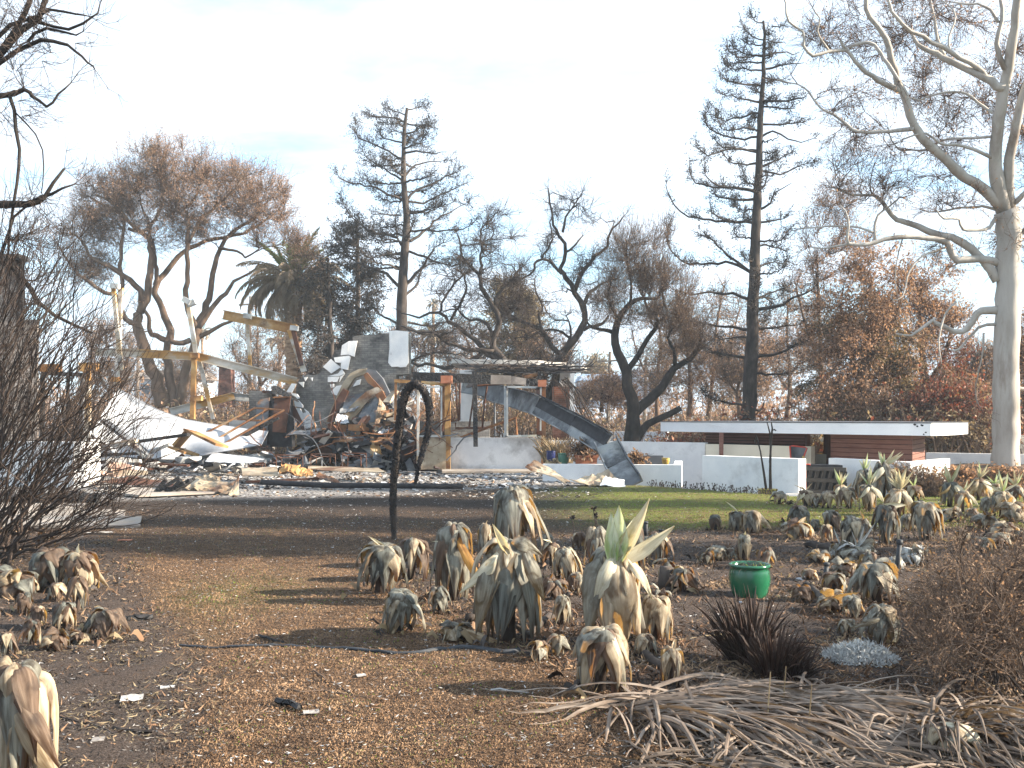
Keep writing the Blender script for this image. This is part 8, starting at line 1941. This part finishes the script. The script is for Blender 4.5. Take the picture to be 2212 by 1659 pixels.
f_ = MB(); f_.leaves(tips[r_.integers(0, len(tips), 9000)] + r_.normal(0, .012, (9000, 3)), .020, r_, .55, .2); f_.build('dead_leaves', MT['leaf_brown'], tb)
# silvery ash plant
ap_ = thing('ash_plant', 'low silvery plant burnt to white ash in the bed', 'plant', G(1872, 1440)); mb = MB(); g0 = G(1872, 1440)
N = 2600; a = r_.uniform(0, 6.28, N); rr0 = .19 * np.sqrt(r_.uniform(0, 1, N)); C = np.stack((g0[0] + np.cos(a) * rr0 * 1.25, g0[1] + .13 + np.sin(a) * rr0 * 1.1, g0[2] + .01 + .11 * (1 - (rr0 / .19) ** 2) * r_.uniform(.2, 1, N)), -1)
mb.leaves(C, .032, r_, .32, -.3); S2 = C[:300]; mb.segs(S2, S2 + np.stack((r_.normal(0, .02, 300), r_.normal(0, .02, 300), r_.uniform(.01, .06, 300)), -1), .0022, .001); mb.build('leaves', MT['ash_plant'], ap_)

# ================================================================ sticks and larger scraps one can point at
def stick(label, pts, r=.006, mat='twig', name='stick', cat='stick'):
    pl = [G(u, v) + np.array((0, 0, r * 1.2)) for u, v in pts]; m_ = MB(); m_.tube(resample(pl, .05, .003, rng), r, 5, jit=.1, rng=rng); return solo(m_, name, MT[mat], label, cat)
stick('thin pale twig with a kink lying across the sunlit lawn', [(604, 1490), (650, 1500), (700, 1498), (740, 1506), (800, 1513)], .005, 'twig')
stick('longest thin twig crossing over the kinked pale one', [(676, 1455), (705, 1475), (740, 1493), (765, 1508)], .005, 'twig')
stick('short charred log end lying on the sunlit lawn', [(598, 1522), (625, 1530), (650, 1540)], .018, 'char')
stick('charred bit of branch near the burnt hose', [(560, 1378), (590, 1388), (613, 1394)], .010, 'char')
stick('dark stick lying at the near lawn edge', [(245, 1575), (290, 1583), (330, 1584)], .009, 'bark_dark')
stick('thin pale stick near the nearest agave', [(540, 1565), (555, 1545), (580, 1535)], .004, 'twig')
stick('dark twig reaching out from the nearest agave', [(110, 1548), (160, 1560), (220, 1575), (250, 1590)], .005, 'bark_dark')
stick('pale strip of bark below the central clump', [(1060, 1500), (1100, 1502), (1140, 1508)], .006, 'litter_pale')
stick('brown agave leaf strip lying left of the buff nearest clump agave', [(1120, 1415), (1170, 1428), (1225, 1440)], .009, 'leaf_brown')
stick('long dry reed lying across the bed below the green pot', [(1440, 1398), (1500, 1388), (1590, 1375)], .006, 'leaf_straw')
stick('straight brown reed near the silvery plant', [(1690, 1398), (1760, 1400), (1800, 1402)], .006, 'leaf_brown')
for (u, vb_, vt_, lab) in ((1656, 1582, 1452, 'upright pale reed standing in front of the scorched tufts'), (1690, 1545, 1440, 'second upright reed bent beside the straw mound'), (1745, 1600, 1480, 'third upright reed rising out of the straw')):
    b = G(u, vb_); m_ = MB(); m_.tube([b, b + np.array((.02, .0, (vb_ - vt_) / F * b[1]))], [.005, .003], 5); solo(m_, 'reed', MT['leaf_straw'], lab, 'reed')
def scrap(label, u, v, w, mat, h=.4, name='scrap', cat='scrap', rot=0.3):
    p = G(u, v); s_ = w / F * p[1]; m_ = MB(); m_.sheet(*[p + zrot(rot) @ np.array((a * s_ / 2, b * s_ * h, .012)) for a, b in ((-1, -1), (1, -1), (1, 1), (-1, 1))], 5, 3, s_ * .08, int(u), th=.004, freq=6 / s_ * .3); solo(m_, name, MT[mat], label, cat)
scrap('orange tile scrap lying on the burnt lawn', 270, 1168, 30, 'terracotta')
scrap('long white sliver on the burnt lawn beside the orange scrap', 212, 1152, 56, 'concrete', .12)
scrap('curled white flake on the near lawn left of the twigs', 362, 1490, 30, 'litter_pale', .35)
scrap('white metal scrap lying right of the green pot', 1748, 1252, 52, 'ashsheet', .3)
scrap('white ash patch with scraps near the nearest agave', 285, 1515, 46, 'litter_pale', .5)
scrap('white chip on the near lawn beside the nearest agave', 212, 1600, 26, 'litter_pale', .5)
scrap('pale leaf on the sunlit lawn below the twigs', 672, 1545, 34, 'litter_pale', .35)
scrap('pale flake right of the crossing twigs', 780, 1468, 20, 'litter_pale', .5)
b_ = MB(); p = G(976, 1275); b_.tube([p + np.array((0, 0, .02)), p + np.array((.07, .03, .05))], .012, 8); solo(b_, 'white_tube', MT['plaster'], 'short white plastic tube among the leaves beside the sooty agave', 'tube')
b_ = MB(); p = G(1598, 1310); b_.box(p + np.array((0, 0, .012)), (.03, .02, .02)); solo(b_, 'blue_chip', MT['far_blue'], 'tiny blue chip left under the green pot', 'scrap')
# dried flower heads behind the big ones
for (u, vb_, vt_, lab) in ((1283, 1160, 1100, 'thin dried flower stem with dark head at the lawn edge'), (1288, 1165, 1118, 'shorter dried flower stem beside the dark headed one'), (1237, 1165, 1122, 'dried flower stem with crumpled head near the rear agave')):
    b = G(u, vb_); h = (vb_ - vt_) / F * b[1]; t = thing('dried_flower', lab, 'dried flower', b); MB().tube([b, b + np.array((.02, 0, h * .5)), b + np.array((-.01, 0, h))], .006, 5).build('stem', MT['twig_dark'], t); m_ = MB(); m_.leaves(np.repeat((b + np.array((-.01, 0, h)))[None], 14, 0), .06, rng, .6); m_.build('head', MT['twig_dark'], t)

# ================================================================ ground cover: stubble, sprouts, litter
def scatter(name, label, N, seed, accept, size, mat, up=.6, aspect=.4, zoff=.004, area=(-9, 11, 3.3, 22), pw=1.6, flat=False):
    r_ = np.random.default_rng(seed)
    Y = area[2] * (area[3] / area[2]) ** (r_.uniform(0, 1, N * 3) ** pw * 1.0)
    X = r_.uniform(-1, 1, N * 3) * (Y * .56 + .3)
    a = accept(X, Y); keep = r_.uniform(0, 1, N * 3) < a; X, Y = X[keep][:N], Y[keep][:N]; n = len(X)
    Z = gz(X, Y); C = np.stack((X, Y, Z + zoff), -1); mb = MB(); s_ = (size * r_.uniform(.35, 1.3, n) ** 1.4 * (.7 + Y * .045))[:, None]
    if flat:
        th = r_.uniform(0, 6.28, n); d = np.stack((np.cos(th), np.sin(th), r_.normal(0, .18, n)), -1); e = unit(np.cross(d, np.array((0, 0, 1)) + r_.normal(0, .25, (n, 3))))
        c_ = r_.uniform(.0, .25, (n, 1)); k = np.array((0, 0, 1))
        V = np.stack((C - d * s_ * .5 + k * c_ * s_, C + e * s_ * aspect * .5, C + d * s_ * .5 + k * c_ * s_ * .8, C - e * s_ * aspect * .5), 1); V[:, :, 2] += .004
        mb.add(V.reshape(-1, 3), [(np.arange(n) * 4)[:, None] + np.arange(4)])
    else:
        d = unit(np.stack((r_.normal(0, 1, n), r_.normal(0, 1, n), np.abs(r_.normal(0, 1, n)) * up + .25), -1)); e = unit(np.cross(d, r_.normal(0, 1, (n, 3))))
        V = np.stack((C - e * s_ * aspect * .5, C + e * s_ * aspect * .5, C + d * s_), 1); mb.add(V.reshape(-1, 3), [(np.arange(n) * 3)[:, None] + np.arange(3)])
    return tag(recenter(mb.build(name, MT[mat])), label, kind='stuff')
lawn_a = lambda x, y: np.clip((1 - zones(x, y)[2]) * (1 - zones(x, y)[1]) * (1 - .8 * zones(x, y)[3]) * (.45 + .9 * vnoise(x * 3, y * 3, 71)), 0, 1)
scatter('burnt_stubble', 'short crisp brown stubble of the burnt lawn', 190000, 401, lawn_a, .0125, 'stubble', .8, .55, area=(-9, 11, 3.4, 17), pw=1.25)
scatter('burnt_stubble', 'black burnt stubble of the far lawn and bed', 60000, 402, lambda x, y: .25 + .6 * zones(x, y)[3] + .4 * zones(x, y)[2] - .9 * zones(x, y)[1], .013, 'litter_dark', .6, .5, area=(-9, 11, 3.4, 22))
scatter('green_sprouts', 'green seedlings scattered over the burnt lawn', 11000, 403, lambda x, y: (1 - zones(x, y)[2]) * (1 - zones(x, y)[1]) * (vnoise(x * 2.2, y * 2.2, 75) > .52) * .8 * (1 - zones(x, y)[3]), .012, 'sprout', 1.0, .5, area=(-9, 11, 3.4, 16), pw=1.2)
scatter('green_moss', 'green regrowth on the lawn crest', 26000, 404, lambda x, y: np.clip(zones(x, y)[0] * 1.3 - .25, 0, 1), .017, 'sprout', .8, .5, area=(-9, 11, 6.5, 22), pw=.8)
scatter('leaf_litter', 'pale curled leaves and ash flakes on the ground', 15000, 405, lambda x, y: .55 - .3 * zones(x, y)[1] + .45 * zones(x, y)[3], 
 .027, 'litter_pale', flat=True, aspect=.30, area=(-9, 11, 3.4, 23))
scatter('leaf_litter', 'tan dead leaf litter on the ground', 6000, 406, lambda x, y: .5 + 0 * x, .036, 'litter_brown', flat=True, aspect=.3, area=(-9, 11, 3.4, 22))
scatter('bed_litter', 'brown shredded leaves matted over the planting bed', 42000, 407, lambda x, y: zones(x, y)[2] * (.25 + .75 * (x > -.9)) * (.18 + .95 * (fbm(x * 1.2, y * .9, 91, 3) > -.02)), .055, 'litter_brown', .35, .20, area=(-9, 11, 4.2, 16), pw=.9)
scatter('bed_litter', 'charred crumbs over the planting bed', 30000, 408, lambda x, y: zones(x, y)[2], .024, 'litter_dark', .4, .5, area=(-9, 11, 3.6, 16), pw=1.0)
scatter('bed_litter', 'straw scraps over the planting bed', 9000, 409, lambda x, y: zones(x, y)[2] * (fbm(x * 1.2, y * .9, 93, 3) > .05), .055, 'leaf_straw', flat=True, aspect=.16, area=(-9, 11, 3.8, 15))

# curled dead leaves heaped round the plants
fl_ = MB(); r_ = np.random.default_rng(420)
for row in AG:
    u, vb_, vt_, w_ = row[:4]; g_ = G(u, vb_); s_ = min(.10, w_ / F * g_[1] * .30); n_ = 16 if g_[1] < 12 else 9
    for k in range(n_):
        a = r_.uniform(0, 6.28); d0 = w_ / F * g_[1] * r_.uniform(.25, 1.15)
        p = np.array((g_[0] + math.cos(a) * d0, g_[1] + .12 + math.sin(a) * d0 * .8, 0)); p[2] = float(gz(p[0], p[1])) + .008
        t_ = r_.uniform(0, 6.28); d = np.array((math.cos(t_), math.sin(t_), r_.uniform(-.1, .5))); e_ = unit(np.cross(d, r_.normal(0, 1, 3))); L = s_ * r_.uniform(.5, 1.5); wd = L * r_.uniform(.10, .22)
        c_ = np.array([p + d * L * f + np.array((0, 0, .35 * L * math.sin(3.1 * f) * r_.uniform(.3, 1.2))) for f in (0, .25, .5, .75, 1)]); c_[:, 2] = np.maximum(c_[:, 2], p[2] - .004); wv = wd * np.array((.5, 1, .95, .6, .06))[:, None]
        V = np.stack((c_ - e_ * wv, c_ + np.array((0, 0, 1)) * wv * .5, c_ + e_ * wv), 1).reshape(-1, 3); i = np.arange(4)[:, None] * 3 + np.arange(2)[None]
        fl_.add(V, [np.stack((i, i + 1, i + 4, i + 3), -1).reshape(-1, 4)], int(r_.integers(4)))
tag(recenter(fl_.build('fallen_leaves', [MT['litter_brown'], MT['bark_dark'], MT['litter_dark'], MT['leaf_straw']])), 'curled dead leaves heaped between the agave plants', kind='stuff')

# ================================================================ thin sunlit haze over the whole place
hz = MB(); hz.box((0, 175, 10.5), (840, 490, 27)); hm_ = bpy.data.materials.new('haze'); hm_.use_nodes = True; hn = hm_.node_tree; hn.nodes.clear()
ho = hn.nodes.new('ShaderNodeOutputMaterial'); hv = hn.nodes.new('ShaderNodeVolumePrincipled'); hv.inputs['Color'].default_value = (.78, .89, 1, 1); hv.inputs['Density'].default_value = .0008; hn.links.new(hv.outputs[0], ho.inputs['Volume'])
tag(hz.build('haze', hm_), 'thin bright haze in the air over the burnt gardens', kind='stuff')
